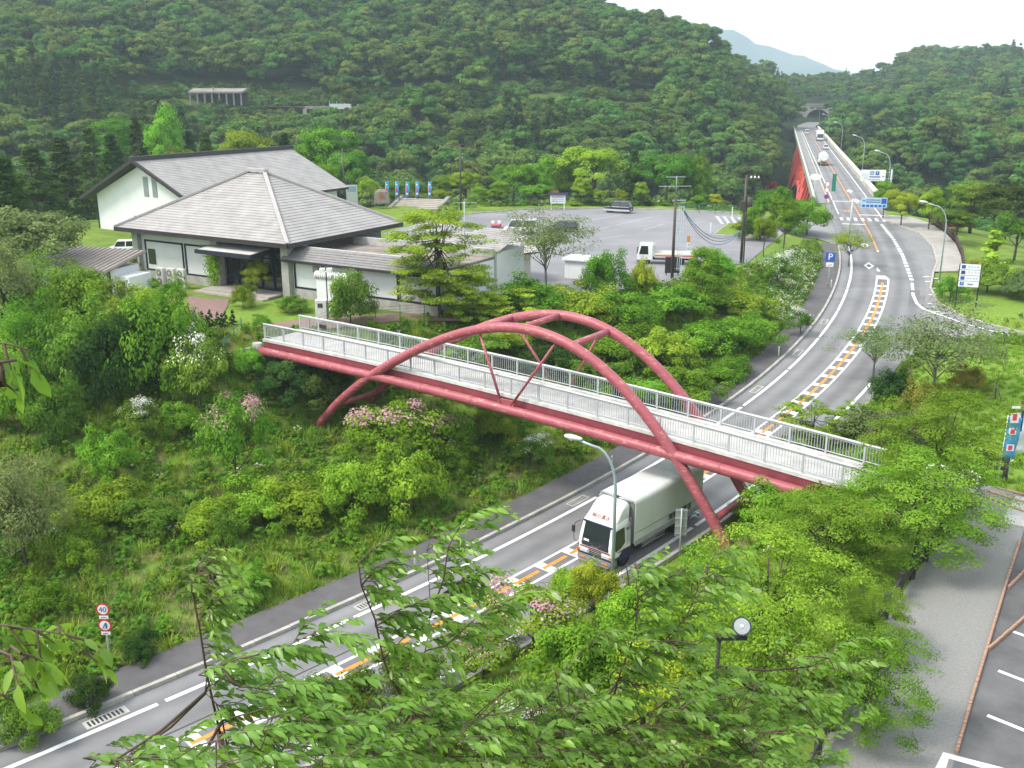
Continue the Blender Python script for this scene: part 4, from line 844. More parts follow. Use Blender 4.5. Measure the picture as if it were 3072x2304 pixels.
# tunnel mouth
tp_ = chain((177.5, 600))[0]-2; q = rp(tp_, 0, 0); ta = rdir(tp_)-math.pi/2
tn = thing('tunnel_portal', 'grey concrete tunnel mouth at the far end of the long red bridge', 'tunnel', q, ta)
TC = mat('portal_concrete', (.24, .235, .215), .9, 0, .2, .15)
b = MB(); Rt = 6.3; arc = [(-Rt, 0)]+[(Rt*math.cos(R(180-18*i)), 1.8+Rt*.82*math.sin(R(18*i))) for i in range(11)]+[(Rt, 0)]
top = [(-11, 0), (-11, 9.4), (-6, 9.4), (-3, 9.4), (0, 9.4), (3, 9.4), (6, 9.4), (9, 9.4), (11, 9.4), (11, 0)]
n = len(arc)
outer = [(-12, 0)]+[(-12+24*i/(n-3), 9.6) for i in range(n-2)]+[(12, 0)]
for yy in (0,):
    for i in range(n-1): b.poly([(outer[i][0], yy, outer[i][1]), (outer[i+1][0], yy, outer[i+1][1]), (arc[i+1][0], yy, arc[i+1][1]), (arc[i][0], yy, arc[i][1])])
b.poly([(-12, 0, 9.6), (12, 0, 9.6), (12, 1.5, 9.6), (-12, 1.5, 9.6)])
b.obj('portal_face', TC, tn)
b = MB()
for i in range(n-1): b.poly([(arc[i][0], 0, arc[i][1]), (arc[i+1][0], 0, arc[i+1][1]), (arc[i+1][0], 38, arc[i+1][1]), (arc[i][0], 38, arc[i][1])])
b.poly([(p[0], 38, p[1]) for p in arc]); b.obj('tunnel_lining', mat('tunnel_lining', (.018, .018, .018), .9), tn)  # lining coloured near black to stand in for the tunnel's darkness
MB().box(-4.5, 4.5, -.25, -.05, 7.3, 8.3).obj('name_board', mat('board_dark', (.06, .065, .06), .6), tn); MB().box(-12.3, 12.3, -.4, 1.4, 9.6, 10.1).obj('coping', TC, tn)
MB().hexa([(-31, -34, -8), (-12, 0, -4), (-12, 2, -4), (-31, -32, -8)], [(-31, -30, 10), (-12, 0, 12), (-12, 2, 12), (-31, -28, 10)]).obj('wing_wall', mat('wing_concrete', (.29, .275, .25), .9, 0, .25, .08), tn)
MB().hexa([(12, 0, -4), (20, -9, -4), (20, -7, -4), (12, 2, -4)], [(12, 0, 8), (20, -9, 4), (20, -7, 4), (12, 2, 8)]).obj('wing_wall', MATS['wing_concrete'], tn)
MB().lathe([(.55, 0), (.55, .1)], 14, (-8.5, -.2, 7.0), 'y').obj('warning_light', WHITE, tn)

# ------------------------------------------------------------------ railway on the far hillside
rail = MB(); PR = [Vector((p.x, p.y, p.z-.6)) for p in RAIL]
tag(ribbon('railway_bench', PR, 8, mat('ballast', (.10, .085, .07), .95, 0, .3, .3), None, .3), kind='structure')
wl = thing('railway_retaining_wall', 'low brown stone retaining wall along the railway on the hillside', 'wall', PR[6])
b = MB()
for p, q in zip(PR[7:], PR[8:]): b.hexa([p+Vector((0, -4.2, -3)), q+Vector((0, -4.2, -3)), q+Vector((0, -3.6, -3)), p+Vector((0, -3.6, -3))], [p+Vector((0, -4.2, .7)), q+Vector((0, -4.2, .7)), q+Vector((0, -3.6, .7)), p+Vector((0, -3.6, .7))])
o = b.obj('wall_face', mat('brown_stone', (.13, .10, .08), .95, 0, .35, .2), wl); o.data.transform(Matrix.Translation(-wl.location))
p0, p1 = D(572, 306, 362), D(724, 306, 362); ang = math.atan2(p1.y-p0.y, p1.x-p0.x); Ls = (p1-p0).length
sh = thing('rock_shed', 'grey concrete rock shed with open columns over the railway on the hillside', 'shed', p0, ang)
SHM = mat('shed_concrete', (.20, .185, .165), .9, 0, .3, .3)
for i in range(8): MB().box(-.25, .25, -.3, .3, -1.2, 2.9).obj('column', SHM, sh, (i*Ls/7, 0, 0), bevel=.04)
MB().hexa([(-.6, -.5, 2.9), (Ls+.6, -.5, 2.9), (Ls+.6, 7, 3.6), (-.6, 7, 3.6)], [(-.6, -.5, 3.5), (Ls+.6, -.5, 3.5), (Ls+.6, 7, 4.6), (-.6, 7, 4.6)]).obj('roof_slab', SHM, sh)
MB().box(-.6, Ls+.6, 6.4, 7, -2, 3.6).obj('back_wall', mat('shed_dark', (.05, .05, .045), .95), sh); MB().box(Ls*.42, Ls*.45, 2, 2.4, 3.6, 5.0).obj('vent_stub', SHM, sh)
p0, p1 = D(915, 322, 368), D(1110, 318, 368); ang = math.atan2(p1.y-p0.y, p1.x-p0.x); Ls = (p1-p0).length
rv = thing('railway_girder_bridge', 'short white girder railway bridge among the trees on the hillside', 'bridge', p0, ang)
MB().box(Ls*.38, Ls*.95, -.4, .3, -.6, 1.2).obj('girder', mat('girder_white', (.55, .58, .60), .6), rv); MB().box(0, Ls*.4, -.5, 3, -.6, .3).obj('deck', CONC_OLD, rv)
for x in (0, .4, .96): MB().box(Ls*x-.7, Ls*x+.7, -.6, 3, -9, -.6).obj('pier', mat('pier_grey', (.25, .24, .22), .9, 0, .2, .3), rv)
for x in np.linspace(.38, .95, 6): MB().bar((Ls*x, -.3, 1.2), (Ls*x, -.3, 2.2), .12).obj('railing_post', MATS['girder_white'], rv)

# ------------------------------------------------------------------ visitor hall, gabled hall and wings
ROOF = mat('roof_tile_grey', (.29, .278, .272), .75, 0, .14, .7, streak=(1, 1, 1)); ROOF_D = mat('roof_edge_brown', (.030, .026, .027), .6, 0, .15, 2)
PLASTER = mat('white_plaster', (.68, .70, .71), .8, 0, .05, .5); FRAME = mat('black_timber', (.014, .015, .03), .6, 0, .2, 3); PILLAR = mat('grey_pillar', (.36, .355, .33), .85, 0, .12, 1.2)
F0 = Vector((-19.6, 87.0, ZP)); HA = math.atan2(-.506, .862)
hall = thing('visitor_hall', 'white walled hall with a big grey pyramid roof and glazed entrance', 'building', F0, HA)
EL, EW, EZ, AZt = 22.5, 16.8, 5.0, 10.15        # eave rectangle, eave and apex heights above the terrace
cor = [Vector((-EL, 0, EZ)), Vector((0, 0, EZ)), Vector((0, EW, EZ)), Vector((-EL, EW, EZ))]; ap = [Vector((-EL/2-1.0, EW/2, AZt)), Vector((-EL/2+1.0, EW/2, AZt))]
ra = {0: (ap[0], ap[1]), 1: (ap[1], ap[1]), 2: (ap[1], ap[0]), 3: (ap[0], ap[0])}
def courses(parent, A, B, TA, TB, n, m, lip=.05):
    lip *= .7
    nn = (B-A).cross(TA-A).normalized()
    for i in range(n):
        t0, t1 = i/n, (i+1.12)/n; t1 = min(t1, .999)
        a, b, c, d = A.lerp(TA, t0), B.lerp(TB, t0), B.lerp(TB, t1), A.lerp(TA, t1)
        q = MB().hexa([a, b, c, d], [a+nn*lip*1.6, b+nn*lip*1.6, c+nn*lip*.5, d+nn*lip*.5]); q.obj('roof_course', m, parent)
rf = MB()
for k in range(4): A, B = cor[k], cor[(k+1) % 4]; rf.poly([A, B, ra[k][1], ra[k][0]] if ra[k][0] != ra[k][1] else [A, B, ra[k][0]])
rf.poly(cor[::-1]); rfo = rf.obj('roof', ROOF_D, hall)
for k in range(4): courses(rfo, cor[k], cor[(k+1) % 4], ra[k][0], ra[k][1], 26 if k < 2 else 8, ROOF)
HIPM = mat('hip_tile', (.36, .34, .33), .7, 0, .1, 2)
for c_, a_ in ((0, 0), (1, 1), (2, 1), (3, 0)): MB().bar(cor[c_]+Vector((0, 0, .12)), ap[a_]+Vector((0, 0, .16)), .34, .2).obj('hip_cap', HIPM, rfo)
MB().bar(ap[0]+Vector((-.3, 0, .25)), ap[1]+Vector((.3, 0, .25)), .6, .3).obj('ridge_cap', HIPM, rfo)
for k in range(4): MB().bar(cor[k]+Vector((0, 0, -.12)), cor[(k+1) % 4]+Vector((0, 0, -.12)), .22, .4).obj('fascia', ROOF_D, rfo)
y0 = 1.7; xl, xr = -EL+1.6, -1.5
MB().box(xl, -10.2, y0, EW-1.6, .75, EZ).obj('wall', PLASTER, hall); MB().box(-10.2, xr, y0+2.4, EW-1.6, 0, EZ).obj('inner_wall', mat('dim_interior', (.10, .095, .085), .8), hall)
MB().box(xl-.2, -10.2, y0-.1, EW-1.5, -.3, .75).obj('plinth', CONC, hall); MB().box(xr-.3, xr+.0, y0+.3, EW-1.6, 0, EZ).obj('wall', PLASTER, hall)
for x, w_ in ((xl-.35, .8), (-10.35, .85), (xr-.1, .85)): MB().box(x-w_/2, x+w_/2, y0-.5, y0+.35, -.3, EZ-.5).obj('pillar', PILLAR, hall, bevel=.03)
for x0, x1 in ((xl+.5, -15.0), (-14.8, -10.9)):
    f = MB()
    for a in ((x0, x1, 3.62, 3.8), (x0, x1, .75, .92)): f.box(a[0], a[1], y0-.07, y0, a[2], a[3])
    for x in (x0, x1-.18): f.box(x, x+.18, y0-.07, y0, .92, 3.62)
    f.obj('panel_frame', FRAME, hall)
MB().box(xl+.9, xl+1.9, y0-.05, y0+.02, 1.4, 2.9).obj('window', GLASS, hall)
# glazed entrance
gx0, gx1 = -9.9, xr-.55
for i, (x0, x1) in enumerate(((gx0, -8.4), (-8.3, -6.9), (-6.8, -5.4), (-5.3, -3.9), (-3.8, gx1))):
    g = MB().box(x0, x1, y0+.5, y0+.53, .25, 3.6).obj('glass_panel', GLASS, hall)
    f = MB()
    for z in (.25, 1.2, 2.9, 3.55) if i < 2 else (.25, 3.1, 3.55): f.box(x0, x1, y0+.44, y0+.5, z, z+.09)
    for x in (x0, x1-.08): f.box(x, x+.08, y0+.44, y0+.5, .25, 3.6)
    f.obj('panel_frame', FRAME, g)
for x0 in (-9.6, -8.2): MB().box(x0, x0+1.1, y0+.75, y0+.78, 1.35, 2.2).obj('white_notice', WHITE, hall)
cn = MB().hexa([(-10.6, y0-2.6, 3.55), (-3.6, y0-2.6, 3.55), (-3.6, y0+.4, 3.7), (-10.6, y0+.4, 3.7)], [(-10.6, y0-2.6, 3.9), (-3.6, y0-2.6, 3.9), (-3.6, y0+.4, 4.1), (-10.6, y0+.4, 4.1)]).obj('canopy', FRAME, hall)
MB().hexa([(-10.4, y0-2.4, 3.905), (-3.8, y0-2.4, 3.905), (-3.8, y0+.3, 4.105), (-10.4, y0+.3, 4.105)], [(-10.4, y0-2.4, 3.94), (-3.8, y0-2.4, 3.94), (-3.8, y0+.3, 4.14), (-10.4, y0+.3, 4.14)]).obj('canopy_roof', mat('pale_roof', (.45, .45, .43), .7, 0, .15, 1), cn)
for k, (x0, x1, yy, z) in enumerate(((-10.6, -2.2, 2.2, .2), (-10.9, -2.2, 2.9, .08))): MB().box(x0, x1, y0-yy, y0+.4, -.3, z).obj('entrance_step', mat('step_stone', (.34, .31, .28), .85, 0, .12, 2), hall)
# right wing: long low wall with lean-to tile roof and flat roof behind
wx1 = 14.6
wg = thing('low_wing', 'long low white wing with flat roof and black framed panels beside the pyramid hall', 'building', F0, HA)
MB().box(xr+.35, wx1, y0+.1, y0+9, .8, 3.45).obj('wall', PLASTER, wg); MB().box(xr+.35, wx1+.1, y0-.02, y0+9, -.3, .8).obj('plinth', CONC, wg)
xs = [xr+.5, 2.4, 6.4, 10.6, wx1]
for a, c in zip(xs, xs[1:]):
    f = MB().box(a, c, y0+.02, y0+.1, 3.25, 3.45).box(a, c, y0+.02, y0+.1, .8, .98)
    for x in (a, c-.16): f.box(x, x+.16, y0+.02, y0+.1, .98, 3.25)
    f.obj('panel_frame', FRAME, wg)
MB().box(4.2, 5.0, y0+.03, y0+.09, 2.0, 2.75).obj('window', GLASS, wg); MB().box(5.6, 6.1, y0+.03, y0+.09, 2.2, 2.7).obj('window', GLASS, wg)
MB().box(1.4, 2.0, y0-.2, y0+.1, 2.5, 3.0).obj('vent_hood', mat('vent_grey', (.3, .28, .25), .6), wg)
lr = MB().poly([(xr-.2, y0-.9, 3.5), (wx1+.3, y0-.9, 3.5), (wx1+.3, y0+.8, 4.45), (xr-.2, y0+.8, 4.45)]).poly([(xr-.2, y0+.8, 4.45), (wx1+.3, y0+.8, 4.45), (wx1+.3, y0+.8, 3.4), (xr-.2, y0+.8, 3.4)]).obj('lean_to_roof', ROOF_D, wg)
courses(lr, Vector((xr-.2, y0-.9, 3.5)), Vector((wx1+.3, y0-.9, 3.5)), Vector((xr-.2, y0+.8, 4.45)), Vector((wx1+.3, y0+.8, 4.45)), 6, mat('lean_to_tile', (.19, .18, .18), .7, 0, .15, 2), .06)
MB().box(xr-.2, wx1+.3, y0-.95, y0-.85, 3.3, 3.5).obj('fascia', ROOF_D, wg)
MB().box(xr+.3, wx1, y0+.8, y0+9, 3.5, 3.7).obj('flat_roof', mat('stained_roof', (.20, .17, .15), .9, 0, .4, .5), wg)
MB().box(xr+.3, wx1, y0+.8, y0+1.1, 3.7, 4.5).obj('parapet', mat('parapet_grey', (.4, .4, .39), .8), wg); MB().box(xr+.3, wx1, y0+8.7, y0+9, 3.7, 4.4).obj('parapet', MATS['parapet_grey'], wg)
MB().box(5.0, 14.0, y0+1.4, y0+3.0, 3.71, 3.8).obj('white_roof_sheet', WHITE, wg)
lr2 = MB().poly([(3, y0+9, 4.1), (15, y0+9, 4.1), (15, y0+14, 5.4), (3, y0+14, 5.4)]).obj('rear_roof', ROOF_D, wg)
courses(lr2, Vector((3, y0+9, 4.1)), Vector((15, y0+9, 4.1)), Vector((3, y0+14, 5.4)), Vector((15, y0+14, 5.4)), 12, ROOF, .05)
MB().box(3.2, 14.8, y0+9.2, y0+14, -.3, 4.0).obj('rear_wall', PLASTER, wg)
# gabled hall behind
G0 = Vector((-47.9, 129.0, ZP)); gb = thing('gabled_hall', 'tall white gabled hall with grey tiled roof behind the pyramid hall', 'building', G0, HA)
gw, gl, gze, gzr = 10.8, 29.0, 4.1, 9.25
MB().extr([(-gw+1.6, 1.2, -.5), (gw-1.6, 1.2, -.5), (gw-1.6, 1.2, gze+.5), (0, 1.2, gzr-.55), (-gw+1.6, 1.2, gze+.5)], (0, gl-2, 0)).obj('wall', PLASTER, gb)
for sx in (-1, 1):
    r_ = MB().hexa([(sx*gw, 0, gze-.3), (sx*gw, gl, gze-.3), (0, gl, gzr-.3), (0, 0, gzr-.3)], [(sx*gw, 0, gze), (sx*gw, gl, gze), (0, gl, gzr), (0, 0, gzr)]).obj('roof', ROOF_D, gb)
    if sx > 0: courses(r_, Vector((gw, -.05, gze)), Vector((gw, gl+.05, gze)), Vector((0, -.05, gzr)), Vector((0, gl+.05, gzr)), 30, ROOF, .05)
    MB().bar((sx*(gw+.1), -.12, gze-.1), (0, -.12, gzr), .3, .42).obj('barge_board', ROOF_D, gb)
MB().hexa([(-.3, -.3, gzr), (.3, -.3, gzr), (.3, gl+.3, gzr), (-.3, gl+.3, gzr)], [(-.25, -.3, gzr+.5), (.25, -.3, gzr+.5), (.25, gl+.3, gzr+.5), (-.25, gl+.3, gzr+.5)]).obj('ridge', ROOF_D, gb)
for x in (.15, 1.75): MB().box(x, x+.85, 1.14, 1.2, 4.7, 7.2).obj('tall_window', mat('window_grey', (.22, .25, .27), .3), gb)
MB().hexa([(-2.2, .2, 1.0), (1.6, .2, 1.0), (1.6, 1.2, 1.6), (-2.2, 1.2, 1.6)], [(-2.2, .2, 1.15), (1.6, .2, 1.15), (1.6, 1.2, 2.1), (-2.2, 1.2, 2.1)]).obj('window_hood', ROOF_D, gb)
MB().tube([(-gw+1.5, 1.1, 0), (-gw+1.5, 1.1, gze)], .07, 6).obj('downpipe', FRAME, gb)
# cream annex
A0 = W(1470, 845, ZL); an = thing('cream_annex', 'cream ribbed annex with pale grey gable roof beside the car park', 'building', (-2.4, 95.5, ZL), R(32))
CRM = mat('cream_sheet', (.55, .53, .45), .7, 0, .06, 1)
MB().box(-5, 5, 0, 5.6, -.3, 3.0).obj('wall', CRM, an)
for x in np.arange(-4.9, 5, .35): MB().box(x, x+.05, -.03, 0, 0, 2.95).obj('wall_rib', CRM, an)
MB().extr([(-5, 0, 3.0), (-5, 5.6, 3.0), (-5, 2.8, 4.3)], (10, 0, 0)).obj('gable', CRM, an)
for sy in (0, 1):
    ya = -.7 if sy == 0 else 6.3; a = Vector((-5.5, ya, 2.85)); b_ = Vector((5.5, ya, 2.85)); c_ = Vector((5.5, 2.8, 4.5)); d_ = Vector((-5.5, 2.8, 4.5))
    r_ = MB().hexa([a, b_, c_, d_], [p+Vector((0, 0, .12)) for p in (a, b_, c_, d_)]).obj('roof', ROOF_D, an)
    if sy == 0: courses(r_, a+Vector((0, 0, .12)), b_+Vector((0, 0, .12)), d_+Vector((0, 0, .12)), c_+Vector((0, 0, .12)), 12, mat('pale_tile', (.42, .39, .375), .75, 0, .08, 1), .05)
w1 = MB().box(-3.6, -1.6, -.06, 0, 1.0, 2.2).obj('window', GLASS, an); MB().box(-3.6, -2.6, -.09, -.06, 1.05, 2.15).obj('window_pane', WHITE, w1); MB().box(-3.9, -1.4, -.5, 0, 2.4, 2.5).obj('window_hood', DKMETAL, an)
kq = W(1745, 850, ZL); kq = W(1745, 838, ZL); ks = thing('white_kiosk', 'small white flat kiosk with ribbed roof at the car park edge', 'building', kq, R(-25))
ks.scale = (.62, .62, .8)
MB().box(-3, 3, 0, 4, -.3, 2.3).obj('wall', PLASTER, ks); kr = MB().box(-3.4, 3.4, -.4, 4.4, 2.3, 2.5).obj('roof', WHITE, ks)
for x in np.arange(-3.3, 3.4, .5): MB().box(x, x+.08, -.4, 4.4, 2.5, 2.56).obj('roof_rib', WHITE, kr)
sq = W(215, 892, ZP); sd_o = thing('small_outbuilding', 'small white outbuilding with brown ribbed roof among the trees', 'shed', (sq.x, sq.y+.5, ZP), R(-20))
MB().box(-4.2, 4.2, 0, 4, -.3, 2.6).obj('wall', PLASTER, sd_o); MB().box(1.1, 1.3, -.05, 0, 0, 2.6).obj('wall_post', FRAME, sd_o); MB().box(4.05, 4.25, -.05, .2, 0, 2.6).obj('wall_post', FRAME, sd_o)
rr = MB().hexa([(-4.8, -.8, 2.55), (4.8, -.8, 2.55), (4.8, 4.5, 3.6), (-4.8, 4.5, 3.6)], [(-4.8, -.8, 2.7), (4.8, -.8, 2.7), (4.8, 4.5, 3.75), (-4.8, 4.5, 3.75)]).obj('roof', mat('brown_sheet', (.22, .19, .175), .6, 0, .12, 1), sd_o)
for x in np.arange(-4.7, 4.8, .55): MB().bar((x, -.8, 2.74), (x, 4.5, 3.79), .06, .08).obj('roof_rib', MATS['brown_sheet'], rr)
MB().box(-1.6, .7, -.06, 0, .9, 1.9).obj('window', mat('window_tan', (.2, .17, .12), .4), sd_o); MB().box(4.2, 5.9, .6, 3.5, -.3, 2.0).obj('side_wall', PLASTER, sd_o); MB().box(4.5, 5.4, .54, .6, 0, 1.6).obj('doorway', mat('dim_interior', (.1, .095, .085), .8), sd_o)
# brick path, paving, lawn edge
PINK = mat('reddish_paving', (.20, .125, .11), .9, 0, .14, 2.5)
sheet('garden_path', [W(560,885,ZP), W(610,893,ZP), W(690,898,ZP), W(682,920,ZP), W(668,945,ZP), W(672,958,ZP), W(600,958,ZP), W(572,945,ZP)], .0, PINK); tag(bpy.data.objects['garden_path'], kind='structure')
sheet('terrace_path', [W(800,970,ZP), W(900,958,ZP), W(1000,952,ZP), W(1200,940,ZP), W(1380,938,ZP-.05), W(1500,905,ZP-.1), W(1560,870,ZP-.2), W(1600,880,ZP-.2), W(1520,930,ZP-.1), W(1380,962,ZP), W(1200,962,ZP), W(1000,985,ZP), W(830,990,ZP)], .0, PINK); tag(bpy.data.objects['terrace_path'], kind='structure')
# ------------------------------------------------------------------ street furniture
def uofs(s, off, dz): p = rp(s, off, dz); return project(p.x, p.y, p.z)
def s_at_u(u, off, dz, s0=None):
    ss = np.arange(S_BR0-10, S_BR1+20, 1.0); uu = np.array([uofs(s, off, dz)[0] for s in ss]); return float(ss[np.abs(uu-u).argmin()])
LAMPG = mat('lamp_pole_grey', (.33, .40, .42), .5, .2, .08, 3); LENS = mat('lamp_lens', (.72, .73, .70), .2, 0, .04, 5)
def street_lamp(p, h, arm, ang, label, grp=None, r=.075):
    o = thing('street_lamp', label, 'street lamp', p, ang, grp)
    pts = [(0, 0, -.3), (0, 0, h*.72)]+[(arm*.55*(1-math.cos(R(t))), 0, h*.72+h*.24*math.sin(R(t))) for t in range(15, 91, 15)]+[(arm*.85, 0, h*.985)]
    MB().tube(pts, [r*1.15, r]+[r*.75]*(len(pts)-2), 10).obj('pole', LAMPG, o); MB().lathe([(r*2.2, -.1), (r*2.2, .05), (r*1.3, .1), (r*1.25, .5)], 10).obj('pole_base', LAMPG, o)
    hd = MB().lathe([(.05, -.45), (.12, -.38), (.17, -.1), (.18, .15), (.13, .36), (.04, .45)], 12, axis='x').obj('lamp_head', mat('lamp_head', (.62, .64, .65), .4, .1), o, (arm, 0, h)); hd.scale = (1, 1, .7); hd.rotation_euler = (0, R(-8), 0)
    MB().lathe([(.13, 0), (.12, -.06), (.06, -.12)], 12).obj('lens', LENS, hd, (.08, 0, -.12)); return o
s_l, o_l = chain(W(1790, 1800, .2)); pl_ = rp(s_l, 5.3, 0)
dl_ = Vector((-math.sin(rdir(s_l)), math.cos(rdir(s_l)), 0))
street_lamp(G(pl_), 8.6, 2.1, math.atan2(dl_.y, dl_.x)+R(28), 'grey curved street lamp standing in front of the white box lorry', r=.085)
for i, (u, nm) in enumerate(((2659, 'nearest the crossing'), (2585, 'second from the crossing'), (2522, 'third from the crossing'), (2483, 'fourth from the crossing'), (2456, 'nearest the tunnel'))):
    s = s_at_u(u, 5.6, 0); p = rp(s, 5.6, -.4); n = rdir(s)+math.pi/2; street_lamp(p, 9.6, 2.4, n, 'grey curved street lamp on the long bridge, '+nm, 'street lamps along the long bridge')
street_lamp(G(W(2817, 848, 4.3)), 9.0, 2.6, R(172), 'tall grey curved street lamp beside the lay-by footpath')
def twin_lamp(p, h, arms, label):
    o = thing('car_park_lamp', label, 'lamp post', p, 0, 'brown car park lamps'); MB().tube([(0, 0, -.2), (0, 0, h)], [.14, .1], 10).obj('post', DKMETAL, o); MB().lathe([(.3, 0), (.3, .12), (.16, .3)], 10).obj('post_base', DKMETAL, o)
    for sx in arms:
        a = MB().bar((0, 0, h-.1), (sx*2.6, 0, h+.02), .08, .1).obj('arm', DKMETAL, o); MB().box(-.55, .55, -.16, .16, -.08, .1).obj('lamp_head', DKMETAL, a, (sx*2.9, 0, h+.05), bevel=.03)
twin_lamp(W(1383, 637, ZL), 10.2, (-1, 1), 'brown twin-armed lamp post at the far edge of the car park'); twin_lamp(W(1036, 640, ZL), 9.6, (1,), 'brown lamp post behind the pyramid roof')
# floodlight
q = G(D(2148, 2060, 24.5)); fl = thing('floodlight', 'black floodlight on a short post among the foreground trees', 'floodlight', q, 0)
ht = D(2152, 1915, q.y).z-q.z; MB().tube([(0, 0, -.3), (0, 0, ht)], .055, 8).obj('post', BLACK, fl); MB().box(-.1, .75, -.12, .12, ht, ht+.1).obj('bracket', BLACK, fl)
hd = MB().lathe([(.12, -.28), (.2, -.22), (.27, 0), (.29, .06), (.29, .1)], 18, axis='y').obj('reflector_housing', mat('dark_blue_metal', (.02, .03, .06), .4), fl, (.62, 0, ht+.38)); hd.rotation_euler = (R(155), 0, R(-25))
MB().lathe([(.245, .101), (.2, .085), (.1, .06), (.02, .055)], 18, axis='y').obj('reflector', mat('reflector_grey', (.34, .36, .36), .3, .4, .1, 6), hd); MB().lathe([(.07, .07), (.06, .12), (.02, .14)], 12, axis='y').obj('bulb', LENS, hd); hd.scale = (.9, .9, .9)
# twin garden lamp, gate wall, cabinet
o = thing('garden_lamp', 'black post with two square lamp heads by the white garden wall', 'lamp post', W(985, 950, ZP)); MB().tube([(0, 0, -.2), (0, 0, 3.7)], .05, 8).obj('post', BLACK, o)
for sx in (-.3, .3): MB().box(-.22, .22, -.2, .2, 3.7, 4.05).obj('lamp_head', LENS, o, (sx, 0, 0), bevel=.04)
gwp = W(985, 940, ZP); o = thing('garden_wall', 'short white garden wall with a rounded grey tile cap', 'wall', gwp+Vector((.4, .8, 0)), R(-25)); MB().box(-1.6, 1.6, -.18, .18, -.3, 2.9).obj('wall', PLASTER, o)
cp_ = MB().tube([(-1.7, 0, 3.0), (1.7, 0, 3.0)], .34, 12).obj('tile_cap', mat('cap_tile', (.42, .42, .4), .7), o)
for x in np.arange(-1.6, 1.7, .22): MB().tube([(x, 0, 3.0), (x+.08, 0, 3.0)], .37, 12).obj('cap_rib', WHITE, cp_)
o = thing('meter_cabinet', 'white meter cabinet standing at the end of the footbridge', 'cabinet', W(967, 962, ZP)); MB().box(-.45, .45, -.35, .35, -.3, 1.75).obj('body', mat('cabinet_white', (.66, .66, .62), .5), o, bevel=.03); MB().box(-.25, .15, -.37, -.35, 1.15, 1.5).obj('meter_window', GLASS, o)
# road signs
SW = mat('sign_white', (.72, .73, .73), .5, 0, .03); SB = mat('sign_blue', (.02, .09, .36), .45, 0, .05); SR = mat('sign_red', (.5, .03, .04), .45, 0, .05); SG = mat('sign_green', (.02, .17, .11), .45); SLB = mat('sign_pale_blue', (.35, .50, .62), .5); INK = mat('sign_ink', (.03, .05, .16), .5)
def facecam(p): return math.atan2(-p[1], -p[0])+math.pi/2      # local -y faces the camera side
def disc(parent, z, r, name, m, ring_=None, x=0, y=-.06):
    o = MB().lathe([(r, 0), (r, .012)], 24, (x, y, z), 'y').obj(name, ring_ or m, parent)
    if ring_: MB().lathe([(r*.76, -.004), (r*.76, 0)], 24, (x, y-.002, z), 'y').obj('sign_field', m, o)
    return o
p = G(W(333, 2003, .3)); o = thing('speed_limit_sign', 'grey pole with round forty sign above a round no overtaking sign', 'road sign', p, facecam(p)-.45); MB().tube([(0, 0, -.3), (0, 0, 3.5)], .045, 8).obj('pole', GALV, o)
f1 = disc(o, 3.28, .3, 'speed_disc', SW, SR); text('40', .36, SB, f1, (0, -.085, 3.28)); f2 = disc(o, 2.5, .3, 'no_overtaking_disc', SW, SR)
for a, b in (((-.1, 2.36), (.02, 2.62)), ((.06, 2.36), (.06, 2.64)), ((.02, 2.6), (.12, 2.5))): MB().bar((a[0], -.075, a[1]), (b[0], -.075, b[1]), .05, .02).obj('arrow_mark', SB, f2)
for z in (2.9, 2.12): pp = MB().box(-.2, .2, -.07, -.05, z-.07, z+.07).obj('supplementary_plate', SW, o); MB().box(-.12, .12, -.074, -.07, z-.02, z+.02).obj('plate_mark', SR, pp)
p = G(W(2484, 852, 4.3)); o = thing('parking_sign', 'square blue parking sign with white letter beside the curving pavement', 'road sign', p, facecam(p)); MB().tube([(0, 0, -.3), (0, 0, 4.0)], .05, 8).obj('pole', GALV, o)
f1 = MB().box(-.5, .5, -.08, -.05, 3.0, 4.0).obj('blue_plate', SB, o); text('P', 1.0, SW, f1, (0, -.085, 3.5)); f2 = MB().box(-.38, .38, -.08, -.05, 2.45, 2.9).obj('arrow_plate', SW, o); MB().bar((-.22, -.085, 2.6), (.2, -.085, 2.75), .1, .02).obj('arrow_mark', SR, f2)
p = rp(chain(W(1966, 1661, 0))[0], 4.95, 0); o = thing('roadside_sign', 'back of a narrow grey sign panel beside the white box lorry', 'road sign', p, facecam(p)+.15); MB().tube([(0, 0, -.3), (0, 0, 3.0)], .045, 8).obj('pole', GALV, o)
f1 = MB().box(-.32, .32, .05, .08, 1.35, 2.95).obj('panel_back', mat('dull_aluminium', (.30, .31, .30), .6, .2, .1, 3), o)
for z in (1.5, 1.95, 2.4, 2.85): MB().box(-.33, .33, .02, .05, z-.025, z+.025).obj('panel_rail', GALV, f1)
p = G(W(2546, 726, 4.7)); o = thing('overhead_guide_sign', 'pale blue overhead guide sign with pictograms on a cranked grey pole at the junction', 'road sign', p, R(-12)); MB().tube([(0, 0, -.3), (0, 0, 5.9)], .13, 10).obj('pole', GALV, o)
for z in (5.6, 5.25): MB().tube([(-.4, 0, z), (4.3, 0, z)], .05, 8).obj('arm', GALV, o)
f1 = MB().box(1.1, 4.4, -.14, -.08, 4.75, 6.1).obj('sign_panel', SLB, o); MB().box(3.65, 4.3, -.15, -.14, 5.3, 6.0).obj('pictogram', SB, f1)
for k in range(6): MB().box(1.25+k*.52, 1.63+k*.52, -.15, -.14, 4.85, 5.15).obj('pictogram', SB, f1)
for k in range(2): MB().box(1.7, 3.5, -.15, -.14, 5.45+k*.28, 5.55+k*.28).obj('text_line', INK, f1)
MB().bar((1.25, -.15, 5.7), (1.6, -.15, 5.7), .08, .06).obj('arrow_mark', SB, f1)
